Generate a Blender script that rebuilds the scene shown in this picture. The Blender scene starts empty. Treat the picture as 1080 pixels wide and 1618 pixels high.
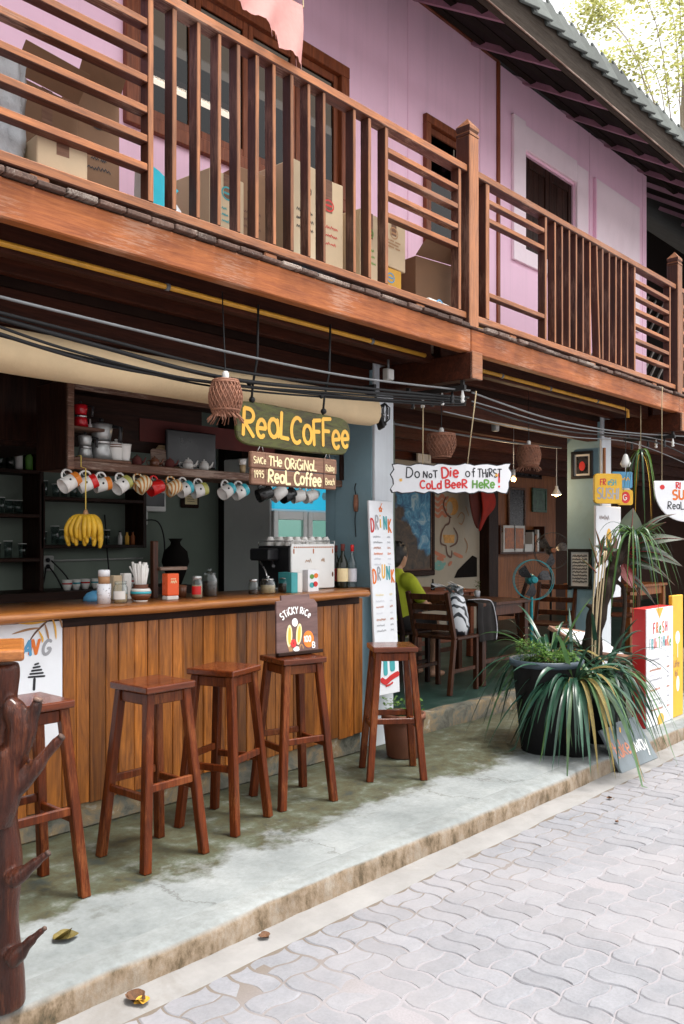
import bpy, bmesh, math, random
from mathutils import Vector, Matrix, Euler, noise as mnoise
V = Vector
random.seed(7)
R = math.radians
scene = bpy.context.scene
col = scene.collection

# ------------------------------------------------------------ camera, sky, sun, exposure
YAW = R(42.24)                       # the shop front runs along +X, the camera looks 42 degrees off it
CC, SS = math.cos(YAW), math.sin(YAW)
FPX, HZ, EYE = 1360.0, 855.0, 1.33   # focal length and horizon in photo pixels, eye height above the pavement
cam_d = bpy.data.cameras.new('camera')
cam = bpy.data.objects.new('camera', cam_d)
col.objects.link(cam)
cam.location = (0, 0, EYE)
cam.rotation_euler = (R(90), 0, YAW - R(90))
cam_d.sensor_fit = 'VERTICAL'
cam_d.sensor_height = 36
cam_d.lens = FPX / 1618 * 36
cam_d.shift_y = (HZ - 809) / 1618
cam_d.clip_start = 0.05
cam_d.clip_end = 500
scene.camera = cam

SUN_EL, SUN_AZ = 74.0, 296.0         # azimuth measured from +X towards +Y: over the street
world = bpy.data.worlds.new('World')
scene.world = world
world.use_nodes = True
wn, wl = world.node_tree.nodes, world.node_tree.links
wn.clear()
sky = wn.new('ShaderNodeTexSky')
sky.sky_type = 'NISHITA'
sky.sun_disc = False
sky.sun_elevation = R(SUN_EL)
sky.sun_rotation = R(90 - SUN_AZ)
sky.air_density = 1.0
sky.dust_density = 4.0
sky.ozone_density = 1.0
hs = wn.new('ShaderNodeHueSaturation')
hs.inputs['Saturation'].default_value = 0.05
bg = wn.new('ShaderNodeBackground')
bg.inputs['Strength'].default_value = 0.15
wo = wn.new('ShaderNodeOutputWorld')
wl.new(sky.outputs[0], hs.inputs['Color'])
wl.new(hs.outputs[0], bg.inputs['Color'])
wl.new(bg.outputs[0], wo.inputs['Surface'])
sun_d = bpy.data.lights.new('sun', 'SUN')
sun_d.energy = 1.25
sun_d.angle = R(12)
sun_d.color = (1.0, 0.93, 0.84)
sun = bpy.data.objects.new('sun', sun_d)
col.objects.link(sun)
sd = V((math.cos(R(SUN_EL)) * math.cos(R(SUN_AZ)), math.cos(R(SUN_EL)) * math.sin(R(SUN_AZ)), math.sin(R(SUN_EL))))
sun.rotation_euler = sd.to_track_quat('Z', 'Y').to_euler()
sun.location = (0, -6, 12)
scene.view_settings.view_transform = 'Standard'
scene.view_settings.look = 'None'
scene.view_settings.gamma = 1
scene.view_settings.use_curve_mapping = False
scene.view_settings.exposure = 1.42
scene.cycles.max_bounces = 8
scene.cycles.transparent_max_bounces = 12
scene.cycles.caustics_reflective = False
scene.cycles.caustics_refractive = False

CR, CF = V((SS, -CC, 0)), V((CC, SS, 0))   # camera right and forward
UP = V((0, 0, 1)); XA = V((1, 0, 0)); YA = V((0, 1, 0))


def PX(px, py, **k):
    """photo pixel -> point on a plane X=, Y=, Z= or at depth D="""
    d = CF + CR * ((px - 540) / FPX) + UP * ((HZ - py) / FPX)
    if 'D' in k: t = k['D']
    elif 'Y' in k: t = k['Y'] / d.y
    elif 'X' in k: t = k['X'] / d.x
    else: t = (k['Z'] - EYE) / d.z
    return V((0, 0, EYE)) + d * t


def TOPX(p):
    d = p.x * CC + p.y * SS
    return (540 + FPX * (p.x * SS - p.y * CC) / d, HZ - FPX * (p.z - EYE) / d, d)


# ------------------------------------------------------------ materials
M = {}


def _base(name):
    m = bpy.data.materials.new(name)
    m.use_nodes = True
    n, l = m.node_tree.nodes, m.node_tree.links
    n.clear()
    out = n.new('ShaderNodeOutputMaterial')
    b = n.new('ShaderNodeBsdfPrincipled')
    l.new(b.outputs[0], out.inputs[0])
    M[name] = m
    return m, n, l, b, out


def _coord(n, l, scale, rnd=True):
    tc = n.new('ShaderNodeTexCoord')
    mp = n.new('ShaderNodeMapping')
    mp.inputs['Scale'].default_value = scale
    if rnd:
        oi = n.new('ShaderNodeObjectInfo')
        vm = n.new('ShaderNodeVectorMath'); vm.operation = 'MULTIPLY_ADD'
        vm.inputs[1].default_value = (17.3, 31.1, 23.7)
        l.new(oi.outputs['Random'], vm.inputs[0])
        l.new(tc.outputs['Object'], vm.inputs[2])
        l.new(vm.outputs[0], mp.inputs['Vector'])
    else:
        l.new(tc.outputs['Object'], mp.inputs['Vector'])
    return mp


def _noise(n, l, vec, scale, detail=6, rough=0.6, dist=0.0):
    t = n.new('ShaderNodeTexNoise')
    t.inputs['Scale'].default_value = scale
    t.inputs['Detail'].default_value = detail
    t.inputs['Roughness'].default_value = rough
    t.inputs['Distortion'].default_value = dist
    l.new(vec.outputs[0], t.inputs['Vector'])
    return t


def _ramp(n, l, fac, stops):
    r = n.new('ShaderNodeValToRGB')
    e = r.color_ramp.elements
    while len(e) < len(stops): e.new(0.5)
    for el, (p, c) in zip(e, stops):
        el.position = p
        el.color = (*c, 1) if len(c) == 3 else c
    l.new(fac, r.inputs[0])
    return r


def _mix(n, l, fac, a, b, blend='MIX'):
    m = n.new('ShaderNodeMix'); m.data_type = 'RGBA'; m.blend_type = blend
    for s, v in ((0, fac), (6, a), (7, b)):
        if hasattr(v, 'is_output'): l.new(v, m.inputs[s])
        elif s == 0: m.inputs[0].default_value = v
        else: m.inputs[s].default_value = (*v, 1)
    return m.outputs[2]


def _bump(n, l, b, h, strength, dist=0.01):
    bp = n.new('ShaderNodeBump')
    bp.inputs['Strength'].default_value = strength
    bp.inputs['Distance'].default_value = dist
    l.new(h, bp.inputs['Height'])
    l.new(bp.outputs[0], b.inputs['Normal'])


def _rand(n, l, colr, amt):
    oi = n.new('ShaderNodeObjectInfo')
    mr = n.new('ShaderNodeMapRange')
    mr.inputs['To Min'].default_value = 1 - amt
    mr.inputs['To Max'].default_value = 1 + amt
    l.new(oi.outputs['Random'], mr.inputs[0])
    vm = n.new('ShaderNodeVectorMath'); vm.operation = 'SCALE'
    l.new(colr, vm.inputs[0]); l.new(mr.outputs[0], vm.inputs['Scale'])
    return vm.outputs[0]


def paint(name, c, rough=0.55, metal=0.0, var=0.18, scale=6.0, bump=0.15, rnd=0.06, coat=0.0, dirt=None, dirt_amt=0.45, spec=0.5, streak=0.0):
    m, n, l, b, o = _base(name)
    mp = _coord(n, l, (1, 1, 1))
    t = _noise(n, l, mp, scale, 8, 0.65)
    lo = tuple(x * (1 - var) for x in c); hi = tuple(min(1, x * (1 + var)) for x in c)
    cr = _ramp(n, l, t.outputs[0], [(0.3, lo), (0.7, hi)]).outputs[0]
    if dirt:
        t2 = _noise(n, l, mp, scale * 0.45, 10, 0.72, 0.6)
        f = _ramp(n, l, t2.outputs[0], [(0.52, (0, 0, 0)), (0.72, (dirt_amt,) * 3)])
        cr = _mix(n, l, f.outputs[0], cr, dirt)
    if streak:   # run-off marks down a wall
        ms = _coord(n, l, (9, 9, .5)); ts = _noise(n, l, ms, 1.0, 8, 0.7)
        fs = _ramp(n, l, ts.outputs[0], [(0.50, (0, 0, 0)), (0.75, (streak,) * 3)])
        cr = _mix(n, l, fs.outputs[0], cr, tuple(x * .55 for x in c))
    if rnd: cr = _rand(n, l, cr, rnd)
    l.new(cr, b.inputs['Base Color'])
    b.inputs['Metallic'].default_value = metal
    b.inputs['Specular IOR Level'].default_value = spec
    rr = _ramp(n, l, t.outputs[0], [(0.25, (max(0.04, rough - 0.12),) * 3), (0.8, (min(1, rough + 0.12),) * 3)])
    l.new(rr.outputs[0], b.inputs['Roughness'])
    b.inputs['Coat Weight'].default_value = coat
    b.inputs['Coat Roughness'].default_value = 0.15
    if bump:
        t3 = _noise(n, l, mp, scale * 14, 6, 0.6)
        _bump(n, l, b, t3.outputs[0], bump, 0.004)
    return m


def wood(name, dark, light, axis='z', rough=0.45, scale=1.0, coat=0.0, wear=None, wear_amt=0.5, rnd=0.22, bump=0.35, spec=0.5, stain=0.0, lit_tint=None, bdist=0.003):
    m, n, l, b, o = _base(name)
    sc = {'x': (1.3, 16, 16), 'y': (16, 1.3, 16), 'z': (16, 16, 1.3)}[axis]
    mp = _coord(n, l, tuple(s * scale for s in sc))
    t = _noise(n, l, mp, 1.6, 8, 0.62, 1.2)
    t2 = _noise(n, l, mp, 7.0, 6, 0.7, 0.3)
    c1 = _ramp(n, l, t.outputs[0], [(0.28, dark), (0.5, tuple((a + c) / 2 for a, c in zip(dark, light))), (0.72, light)]).outputs[0]
    g = _ramp(n, l, t2.outputs[0], [(0.35, (0.62, 0.58, 0.55)), (0.6, (1, 1, 1))])
    c1 = _mix(n, l, 0.7, c1, g.outputs[0], 'MULTIPLY')
    mp2 = _coord(n, l, (1, 1, 1))
    if stain:
        ts = _noise(n, l, mp2, 2.2, 6, 0.6)
        fs = _ramp(n, l, ts.outputs[0], [(0.45, (0, 0, 0)), (0.7, (stain,) * 3)])
        c1 = _mix(n, l, fs.outputs[0], c1, tuple(x * 0.35 for x in dark))
    if wear:
        tw = _noise(n, l, mp, 9, 10, 0.75, 0.4)
        tw2 = _noise(n, l, mp2, 2.5, 3, 0.5)
        ad = n.new('ShaderNodeMath'); ad.operation = 'MULTIPLY'
        l.new(tw.outputs[0], ad.inputs[0]); l.new(tw2.outputs[0], ad.inputs[1])
        f = _ramp(n, l, ad.outputs[0], [(0.27, (0, 0, 0)), (0.34, (wear_amt,) * 3)])
        c1 = _mix(n, l, f.outputs[0], c1, wear)
    if lit_tint:   # falling light put into the colour: street side and top of worn timber paler
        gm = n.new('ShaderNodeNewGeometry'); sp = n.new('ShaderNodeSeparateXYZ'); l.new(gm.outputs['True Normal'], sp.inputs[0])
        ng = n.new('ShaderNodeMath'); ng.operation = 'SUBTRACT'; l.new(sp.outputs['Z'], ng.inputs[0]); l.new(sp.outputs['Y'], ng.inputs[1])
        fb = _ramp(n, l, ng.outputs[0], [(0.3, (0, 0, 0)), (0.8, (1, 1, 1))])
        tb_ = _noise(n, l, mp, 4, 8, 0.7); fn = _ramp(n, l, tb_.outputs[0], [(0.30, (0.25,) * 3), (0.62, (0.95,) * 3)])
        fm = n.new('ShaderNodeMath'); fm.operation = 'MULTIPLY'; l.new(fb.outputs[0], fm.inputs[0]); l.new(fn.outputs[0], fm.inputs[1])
        c1 = _mix(n, l, fm.outputs[0], c1, lit_tint)
    if rnd: c1 = _rand(n, l, c1, rnd)
    l.new(c1, b.inputs['Base Color'])
    rr = _ramp(n, l, t2.outputs[0], [(0.3, (min(1, rough + 0.15),) * 3), (0.7, (max(0.05, rough - 0.08),) * 3)])
    l.new(rr.outputs[0], b.inputs['Roughness'])
    b.inputs['Coat Weight'].default_value = coat
    b.inputs['Coat Roughness'].default_value = 0.12
    b.inputs['Specular IOR Level'].default_value = spec
    _bump(n, l, b, t2.outputs[0], bump, bdist)
    return m


def glass(name, tint=(0.9, 0.95, 0.95), gloss=0.14, edge=0.75):
    m = bpy.data.materials.new(name); m.use_nodes = True
    n, l = m.node_tree.nodes, m.node_tree.links; n.clear()
    o = n.new('ShaderNodeOutputMaterial'); mx = n.new('ShaderNodeMixShader')
    tr = n.new('ShaderNodeBsdfTransparent'); gl = n.new('ShaderNodeBsdfGlossy')
    fr = n.new('ShaderNodeLayerWeight'); fr.inputs[0].default_value = 0.25
    ma = n.new('ShaderNodeMath'); ma.operation = 'MULTIPLY_ADD'; ma.inputs[1].default_value = edge; ma.inputs[2].default_value = gloss * 0.3
    l.new(fr.outputs['Facing'], ma.inputs[0])
    tr.inputs[0].default_value = (*tint, 1); gl.inputs['Roughness'].default_value = 0.04
    l.new(ma.outputs[0], mx.inputs[0]); l.new(tr.outputs[0], mx.inputs[1]); l.new(gl.outputs[0], mx.inputs[2])
    l.new(mx.outputs[0], o.inputs[0])
    M[name] = m


def emit(name, c, s):
    m, n, l, b, o = _base(name)
    b.inputs['Base Color'].default_value = (*c, 1)
    b.inputs['Emission Color'].default_value = (*c, 1)
    b.inputs['Emission Strength'].default_value = s


def leafmat(name, c1, c2, rough=0.35, trans=0.25, edge=None):
    m, n, l, b, o = _base(name)
    mp = _coord(n, l, (1, 1, 1))
    t = _noise(n, l, mp, 9, 5, 0.6)
    c = _ramp(n, l, t.outputs[0], [(0.3, c1), (0.7, c2)]).outputs[0]
    c = _rand(n, l, c, 0.3)
    l.new(c, b.inputs['Base Color'])
    b.inputs['Roughness'].default_value = rough
    tl = n.new('ShaderNodeBsdfTranslucent')
    vm = n.new('ShaderNodeVectorMath'); vm.operation = 'SCALE'; vm.inputs['Scale'].default_value = 1.3
    l.new(c, vm.inputs[0]); l.new(vm.outputs[0], tl.inputs[0])
    mx = n.new('ShaderNodeMixShader'); mx.inputs[0].default_value = trans
    l.new(b.outputs[0], mx.inputs[1]); l.new(tl.outputs[0], mx.inputs[2]); l.new(mx.outputs[0], o.inputs[0])


# painted and plain surfaces
paint('pink_wall', (0.92, 0.60, 0.75), 0.7, var=0.05, scale=1.1, dirt=(0.74, 0.48, 0.60), dirt_amt=0.3, rnd=0.03, streak=0.22)
paint('pink_trim', (0.93, 0.78, 0.84), 0.65, var=0.05, scale=2, dirt=(0.62, 0.44, 0.50), dirt_amt=0.3)
paint('pink_rafter', (0.30, 0.16, 0.21), 0.7, var=0.25, scale=4)
paint('blue_column', (0.27, 0.42, 0.48), 0.6, var=0.12, scale=2.5, dirt=(0.11, 0.16, 0.17), dirt_amt=0.4, rnd=0)
paint('white_column', (0.72, 0.76, 0.80), 0.6, var=0.06, scale=2.5, dirt=(0.45, 0.45, 0.45), dirt_amt=0.35, rnd=0, streak=0.3)
paint('green_wall', (0.19, 0.23, 0.19), 0.75, var=0.14, scale=1.6, dirt=(0.12, 0.14, 0.12), dirt_amt=0.4, rnd=0, spec=0.25)
paint('brown_wall', (0.07, 0.036, 0.026), 0.8, var=0.2, scale=2, spec=0.2)
paint('mural_wall', (0.46, 0.41, 0.33), 0.8, var=0.12, scale=2.0, dirt=(0.40, 0.33, 0.25), dirt_amt=0.4)
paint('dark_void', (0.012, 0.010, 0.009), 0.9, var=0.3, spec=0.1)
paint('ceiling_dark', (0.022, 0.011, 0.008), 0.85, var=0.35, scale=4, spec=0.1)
paint('cream_fabric', (0.80, 0.60, 0.36), 0.85, var=0.10, scale=3, dirt=(0.50, 0.33, 0.16), dirt_amt=0.35, bump=0.4)
paint('black_cable', (0.012, 0.012, 0.013), 0.5, var=0.3, spec=0.3)
paint('grey_conduit', (0.17, 0.175, 0.18), 0.5, var=0.25, scale=12)
paint('white_plastic', (0.78, 0.77, 0.74), 0.4, var=0.06)
paint('grey_plastic', (0.42, 0.42, 0.40), 0.5, var=0.12, dirt=(0.2, 0.17, 0.14))
paint('black_plastic', (0.015, 0.015, 0.017), 0.35, var=0.2)
paint('black_iron', (0.012, 0.011, 0.011), 0.5, var=0.3)
paint('yellow_pipe', (0.62, 0.30, 0.03), 0.5, var=0.2, scale=9, dirt=(0.25, 0.10, 0.02))
paint('sign_white', (0.82, 0.83, 0.86), 0.5, var=0.04, dirt=(0.62, 0.60, 0.58), dirt_amt=0.25)
paint('sign_yellow', (0.80, 0.46, 0.03), 0.5, var=0.12, dirt=(0.6, 0.28, 0.02), dirt_amt=0.4)
paint('sign_red', (0.50, 0.02, 0.02), 0.45, var=0.12)
paint('sign_slate', (0.17, 0.20, 0.22), 0.6, var=0.2, scale=5)
paint('ink_black', (0.015, 0.015, 0.02), 0.6, bump=0)
paint('ink_red', (0.62, 0.03, 0.03), 0.55, bump=0)
paint('ink_orange', (0.80, 0.18, 0.02), 0.55, bump=0)
paint('ink_yellow', (0.80, 0.43, 0.055), 0.55, bump=0, var=0.1)
paint('ink_cream', (0.85, 0.70, 0.40), 0.55, bump=0, var=0.1)
paint('ink_green', (0.12, 0.30, 0.05), 0.55, bump=0)
paint('ink_teal', (0.06, 0.36, 0.38), 0.55, bump=0)
paint('ink_blue', (0.10, 0.33, 0.55), 0.55, bump=0)
paint('ink_grey', (0.36, 0.36, 0.38), 0.55, bump=0)
paint('ink_pale', (0.62, 0.62, 0.66), 0.55, bump=0)
paint('ink_white', (0.86, 0.85, 0.84), 0.55, bump=0)
paint('ink_tan', (0.42, 0.22, 0.10), 0.6, bump=0)
paint('ink_rust', (0.45, 0.14, 0.05), 0.6, bump=0)
paint('ink_brown', (0.12, 0.05, 0.03), 0.6, bump=0)
paint('mural_red', (0.52, 0.20, 0.12), 0.75, bump=0)
paint('mural_orange', (0.60, 0.32, 0.10), 0.75, bump=0, var=0.3, scale=20)
paint('mural_teal', (0.20, 0.42, 0.38), 0.75, bump=0)
paint('cardboard', (0.22, 0.12, 0.066), 0.85, var=0.12, scale=3, rnd=0.16, dirt=(0.13, 0.075, 0.042), dirt_amt=0.5)
paint('cardboard_pale', (0.60, 0.46, 0.30), 0.85, var=0.08, scale=3, rnd=0.08)
paint('card_yellow', (0.72, 0.38, 0.05), 0.7, var=0.1)
paint('card_blue', (0.20, 0.48, 0.66), 0.6, var=0.1)
paint('plastic_film', (0.50, 0.52, 0.54), 0.3, var=0.25, scale=9, bump=0.6)
paint('cyan_bag', (0.02, 0.52, 0.66), 0.5, var=0.08)
paint('cloth_pink', (0.62, 0.30, 0.27), 0.9, var=0.12, scale=3, bump=0.5)
paint('cloth_red', (0.40, 0.03, 0.02), 0.9, var=0.3, scale=6, bump=0.5)
paint('cloth_maroon', (0.13, 0.03, 0.025), 0.9, var=0.3, scale=6)
paint('cloth_dark', (0.03, 0.027, 0.027), 0.9, var=0.3, spec=0.15)
paint('shirt_lime', (0.42, 0.47, 0.025), 0.9, var=0.14, scale=7, bump=0.5)
paint('skin', (0.50, 0.27, 0.17), 0.55, var=0.06, bump=0.05)
paint('hair', (0.012, 0.010, 0.009), 0.5, var=0.3, scale=40, bump=0.6)
paint('ceramic_white', (0.78, 0.76, 0.72), 0.2, var=0.04, bump=0)
paint('ceramic_red', (0.60, 0.015, 0.015), 0.2, var=0.05, bump=0)
paint('ceramic_orange', (0.72, 0.22, 0.03), 0.25, var=0.05, bump=0)
paint('ceramic_olive', (0.46, 0.46, 0.12), 0.25, var=0.05, bump=0)
paint('ceramic_teal', (0.05, 0.42, 0.50), 0.25, var=0.05, bump=0)
paint('ceramic_black', (0.02, 0.02, 0.02), 0.2, var=0.1, bump=0)
paint('ceramic_brown', (0.16, 0.06, 0.03), 0.25, var=0.2, bump=0)
paint('terracotta', (0.15, 0.055, 0.03), 0.75, var=0.2, scale=7, dirt=(0.16, 0.08, 0.05))
paint('steel', (0.62, 0.62, 0.61), 0.28, metal=0.9, var=0.1, bump=0.05)
paint('aluminium', (0.52, 0.53, 0.52), 0.38, metal=0.6, var=0.2, scale=9)
paint('enamel_red', (0.55, 0.01, 0.02), 0.18, var=0.05, bump=0)
paint('tin_orange', (0.80, 0.10, 0.015), 0.35, var=0.05, bump=0)
paint('fridge_pale', (0.30, 0.62, 0.74), 0.4, bump=0)
paint('fridge_white', (0.84, 0.85, 0.83), 0.35, var=0.04, bump=0)
paint('banana', (0.62, 0.36, 0.02), 0.5, var=0.2, scale=14, dirt=(0.20, 0.10, 0.01), dirt_amt=0.8)
paint('coffee', (0.035, 0.018, 0.01), 0.6, var=0.6, scale=60)
paint('sugar', (0.42, 0.30, 0.16), 0.7, var=0.3, scale=40)
paint('bottle_dark', (0.012, 0.016, 0.010), 0.08, bump=0)
paint('string', (0.42, 0.33, 0.20), 0.9, var=0.2)
paint('string_yellow', (0.66, 0.48, 0.10), 0.8, var=0.1)
paint('wicker', (0.28, 0.12, 0.07), 0.7, var=0.4, scale=30)
paint('soil', (0.025, 0.018, 0.012), 0.95, var=0.4, scale=40, spec=0.1)
paint('pot_black', (0.005, 0.005, 0.0055), 0.6, var=0.3, scale=4, spec=0.25)
paint('pot_blue', (0.045, 0.065, 0.085), 0.4, var=0.2)
paint('fan_teal', (0.02, 0.30, 0.34), 0.35, var=0.1, bump=0)
paint('gutter_concrete', (0.235, 0.228, 0.222), 0.85, var=0.16, scale=5, dirt=(0.13, 0.11, 0.085), dirt_amt=0.55, bump=0.4, rnd=0)
paint('dry_leaf', (0.16, 0.12, 0.025), 0.7, var=0.4, scale=30, bump=0.5)
paint('dry_leaf_brown', (0.12, 0.055, 0.025), 0.8, var=0.4, scale=30, bump=0.5)
paint('dry_leaf_yellow', (0.55, 0.30, 0.03), 0.7, var=0.3, scale=30)
paint('roof_tile', (0.085, 0.095, 0.088), 0.9, var=0.35, scale=9, rnd=0.45, dirt=(0.06, 0.075, 0.06), bump=0.5)
paint('roof_dark', (0.014, 0.010, 0.008), 0.85, var=0.3, scale=4, spec=0.1)
paint('batten_pale', (0.42, 0.39, 0.35), 0.8, var=0.25)
paint('paper', (0.74, 0.72, 0.68), 0.7, var=0.05)
paint('book_mix', (0.35, 0.18, 0.10), 0.7, var=0.2, rnd=0.6)
paint('photo_dark', (0.03, 0.03, 0.035), 0.3, var=0.6, scale=18, bump=0)
paint('photo_orange', (0.42, 0.12, 0.03), 0.4, var=0.5, scale=14, bump=0)
paint('photo_green', (0.06, 0.12, 0.08), 0.4, var=0.7, scale=10, bump=0)
paint('hat_straw', (0.40, 0.28, 0.15), 0.8, var=0.2, scale=30)
# timber
wood('counter_board', (0.13, 0.034, 0.005), (0.60, 0.205, 0.030), 'z', 0.36, coat=0.12, rnd=0.48, stain=0.25)
wood('counter_top', (0.26, 0.080, 0.018), (0.56, 0.210, 0.048), 'x', 0.32, coat=0.15, rnd=0.0)
wood('stool_wood', (0.036, 0.0068, 0.0018), (0.165, 0.033, 0.006), 'z', 0.34, wear=(0.30, 0.10, 0.03), wear_amt=0.35, coat=0.05, spec=0.22, rnd=0.15, bump=0.15)
wood('seat_wood', (0.060, 0.012, 0.004), (0.17, 0.038, 0.010), 'x', 0.16, coat=0.25, spec=0.3, rnd=0.12, bump=0.08)
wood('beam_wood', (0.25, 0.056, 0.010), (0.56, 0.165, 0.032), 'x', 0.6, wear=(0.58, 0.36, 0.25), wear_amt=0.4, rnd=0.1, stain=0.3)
wood('rail_wood_z', (0.022, 0.006, 0.003), (0.085, 0.022, 0.010), 'z', 0.5, wear=(0.30, 0.17, 0.12), wear_amt=0.35, lit_tint=(0.41, 0.155, 0.055), rnd=0.25, stain=0.35)
wood('rail_wood_x', (0.040, 0.011, 0.006), (0.135, 0.040, 0.020), 'x', 0.5, wear=(0.46, 0.30, 0.22), wear_amt=0.5, lit_tint=(0.42, 0.148, 0.046), rnd=0.2)
wood('deck_wood', (0.055, 0.030, 0.022), (0.17, 0.10, 0.075), 'y', 0.8, wear=(0.40, 0.34, 0.29), wear_amt=0.7, rnd=0.35)
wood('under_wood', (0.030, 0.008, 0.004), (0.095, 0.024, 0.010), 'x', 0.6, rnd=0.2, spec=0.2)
wood('dark_wood', (0.012, 0.006, 0.005), (0.045, 0.018, 0.011), 'x', 0.5, rnd=0.25, spec=0.15)
wood('dark_wood_z', (0.012, 0.006, 0.005), (0.048, 0.018, 0.011), 'z', 0.45, rnd=0.25, spec=0.15)
wood('shelf_wood', (0.06, 0.024, 0.013), (0.20, 0.090, 0.050), 'x', 0.55, wear=(0.45, 0.34, 0.27), wear_amt=0.5, rnd=0.15)
wood('window_wood', (0.12, 0.030, 0.012), (0.30, 0.085, 0.030), 'z', 0.45, rnd=0.2, spec=0.3)
wood('window_wood_x', (0.12, 0.030, 0.012), (0.30, 0.085, 0.030), 'x', 0.45, rnd=0.2)
wood('chair_wood', (0.025, 0.007, 0.003), (0.11, 0.032, 0.011), 'z', 0.4, rnd=0.2, coat=0.15, spec=0.25)
wood('orange_panel', (0.20, 0.060, 0.012), (0.42, 0.135, 0.030), 'z', 0.5, scale=0.5, rnd=0.05)
wood('fascia_wood', (0.030, 0.022, 0.016), (0.065, 0.050, 0.038), 'x', 0.8, rnd=0.1, spec=0.15)
wood('trunk_wood', (0.006, 0.002, 0.001), (0.11, 0.020, 0.005), 'z', 0.32, coat=0.3, scale=0.7, rnd=0, spec=0.3, wear=(0.20, 0.055, 0.018), wear_amt=0.5, bump=1.0, bdist=0.014)
wood('bark_pale', (0.22, 0.18, 0.13), (0.42, 0.36, 0.28), 'z', 0.8, rnd=0)
wood('bark_dark', (0.012, 0.008, 0.006), (0.05, 0.032, 0.022), 'z', 0.75, rnd=0, bump=0.8, spec=0.2)
wood('sign_brown', (0.14, 0.065, 0.038), (0.30, 0.155, 0.095), 'x', 0.65, rnd=0.1)
wood('sticky_board', (0.06, 0.025, 0.022), (0.24, 0.14, 0.13), 'x', 0.4, scale=0.25, rnd=0)
glass('jar_glass')
glass('window_glass', (0.30, 0.27, 0.24), 0.06, 0.12)
glass('fridge_glass', (0.75, 0.88, 0.86), 0.15, 0.3)
glass('clear_bag', (0.86, 0.87, 0.88), 0.5)
emit('bulb_glow', (1.0, 0.55, 0.20), 3.0)
emit('fridge_blue', (0.02, 0.36, 0.55), 0.35)
emit('fridge_inside', (0.16, 0.24, 0.21), 0.8)
emit('tube_glow', (0.95, 0.97, 1.0), 5.0)
leafmat('blade_green', (0.012, 0.045, 0.028), (0.035, 0.10, 0.060), 0.3, 0.15)
leafmat('blade_pale', (0.035, 0.085, 0.030), (0.10, 0.19, 0.07), 0.35, 0.25)
leafmat('herb_green', (0.03, 0.09, 0.012), (0.11, 0.22, 0.03), 0.5, 0.3)
leafmat('ti_green', (0.012, 0.026, 0.010), (0.045, 0.065, 0.022), 0.45, 0.12)
leafmat('ti_red', (0.10, 0.010, 0.012), (0.26, 0.030, 0.030), 0.4, 0.2)
leafmat('tree_leaf', (0.34, 0.38, 0.10), (0.55, 0.52, 0.22), 0.7, 0.6)


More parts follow.
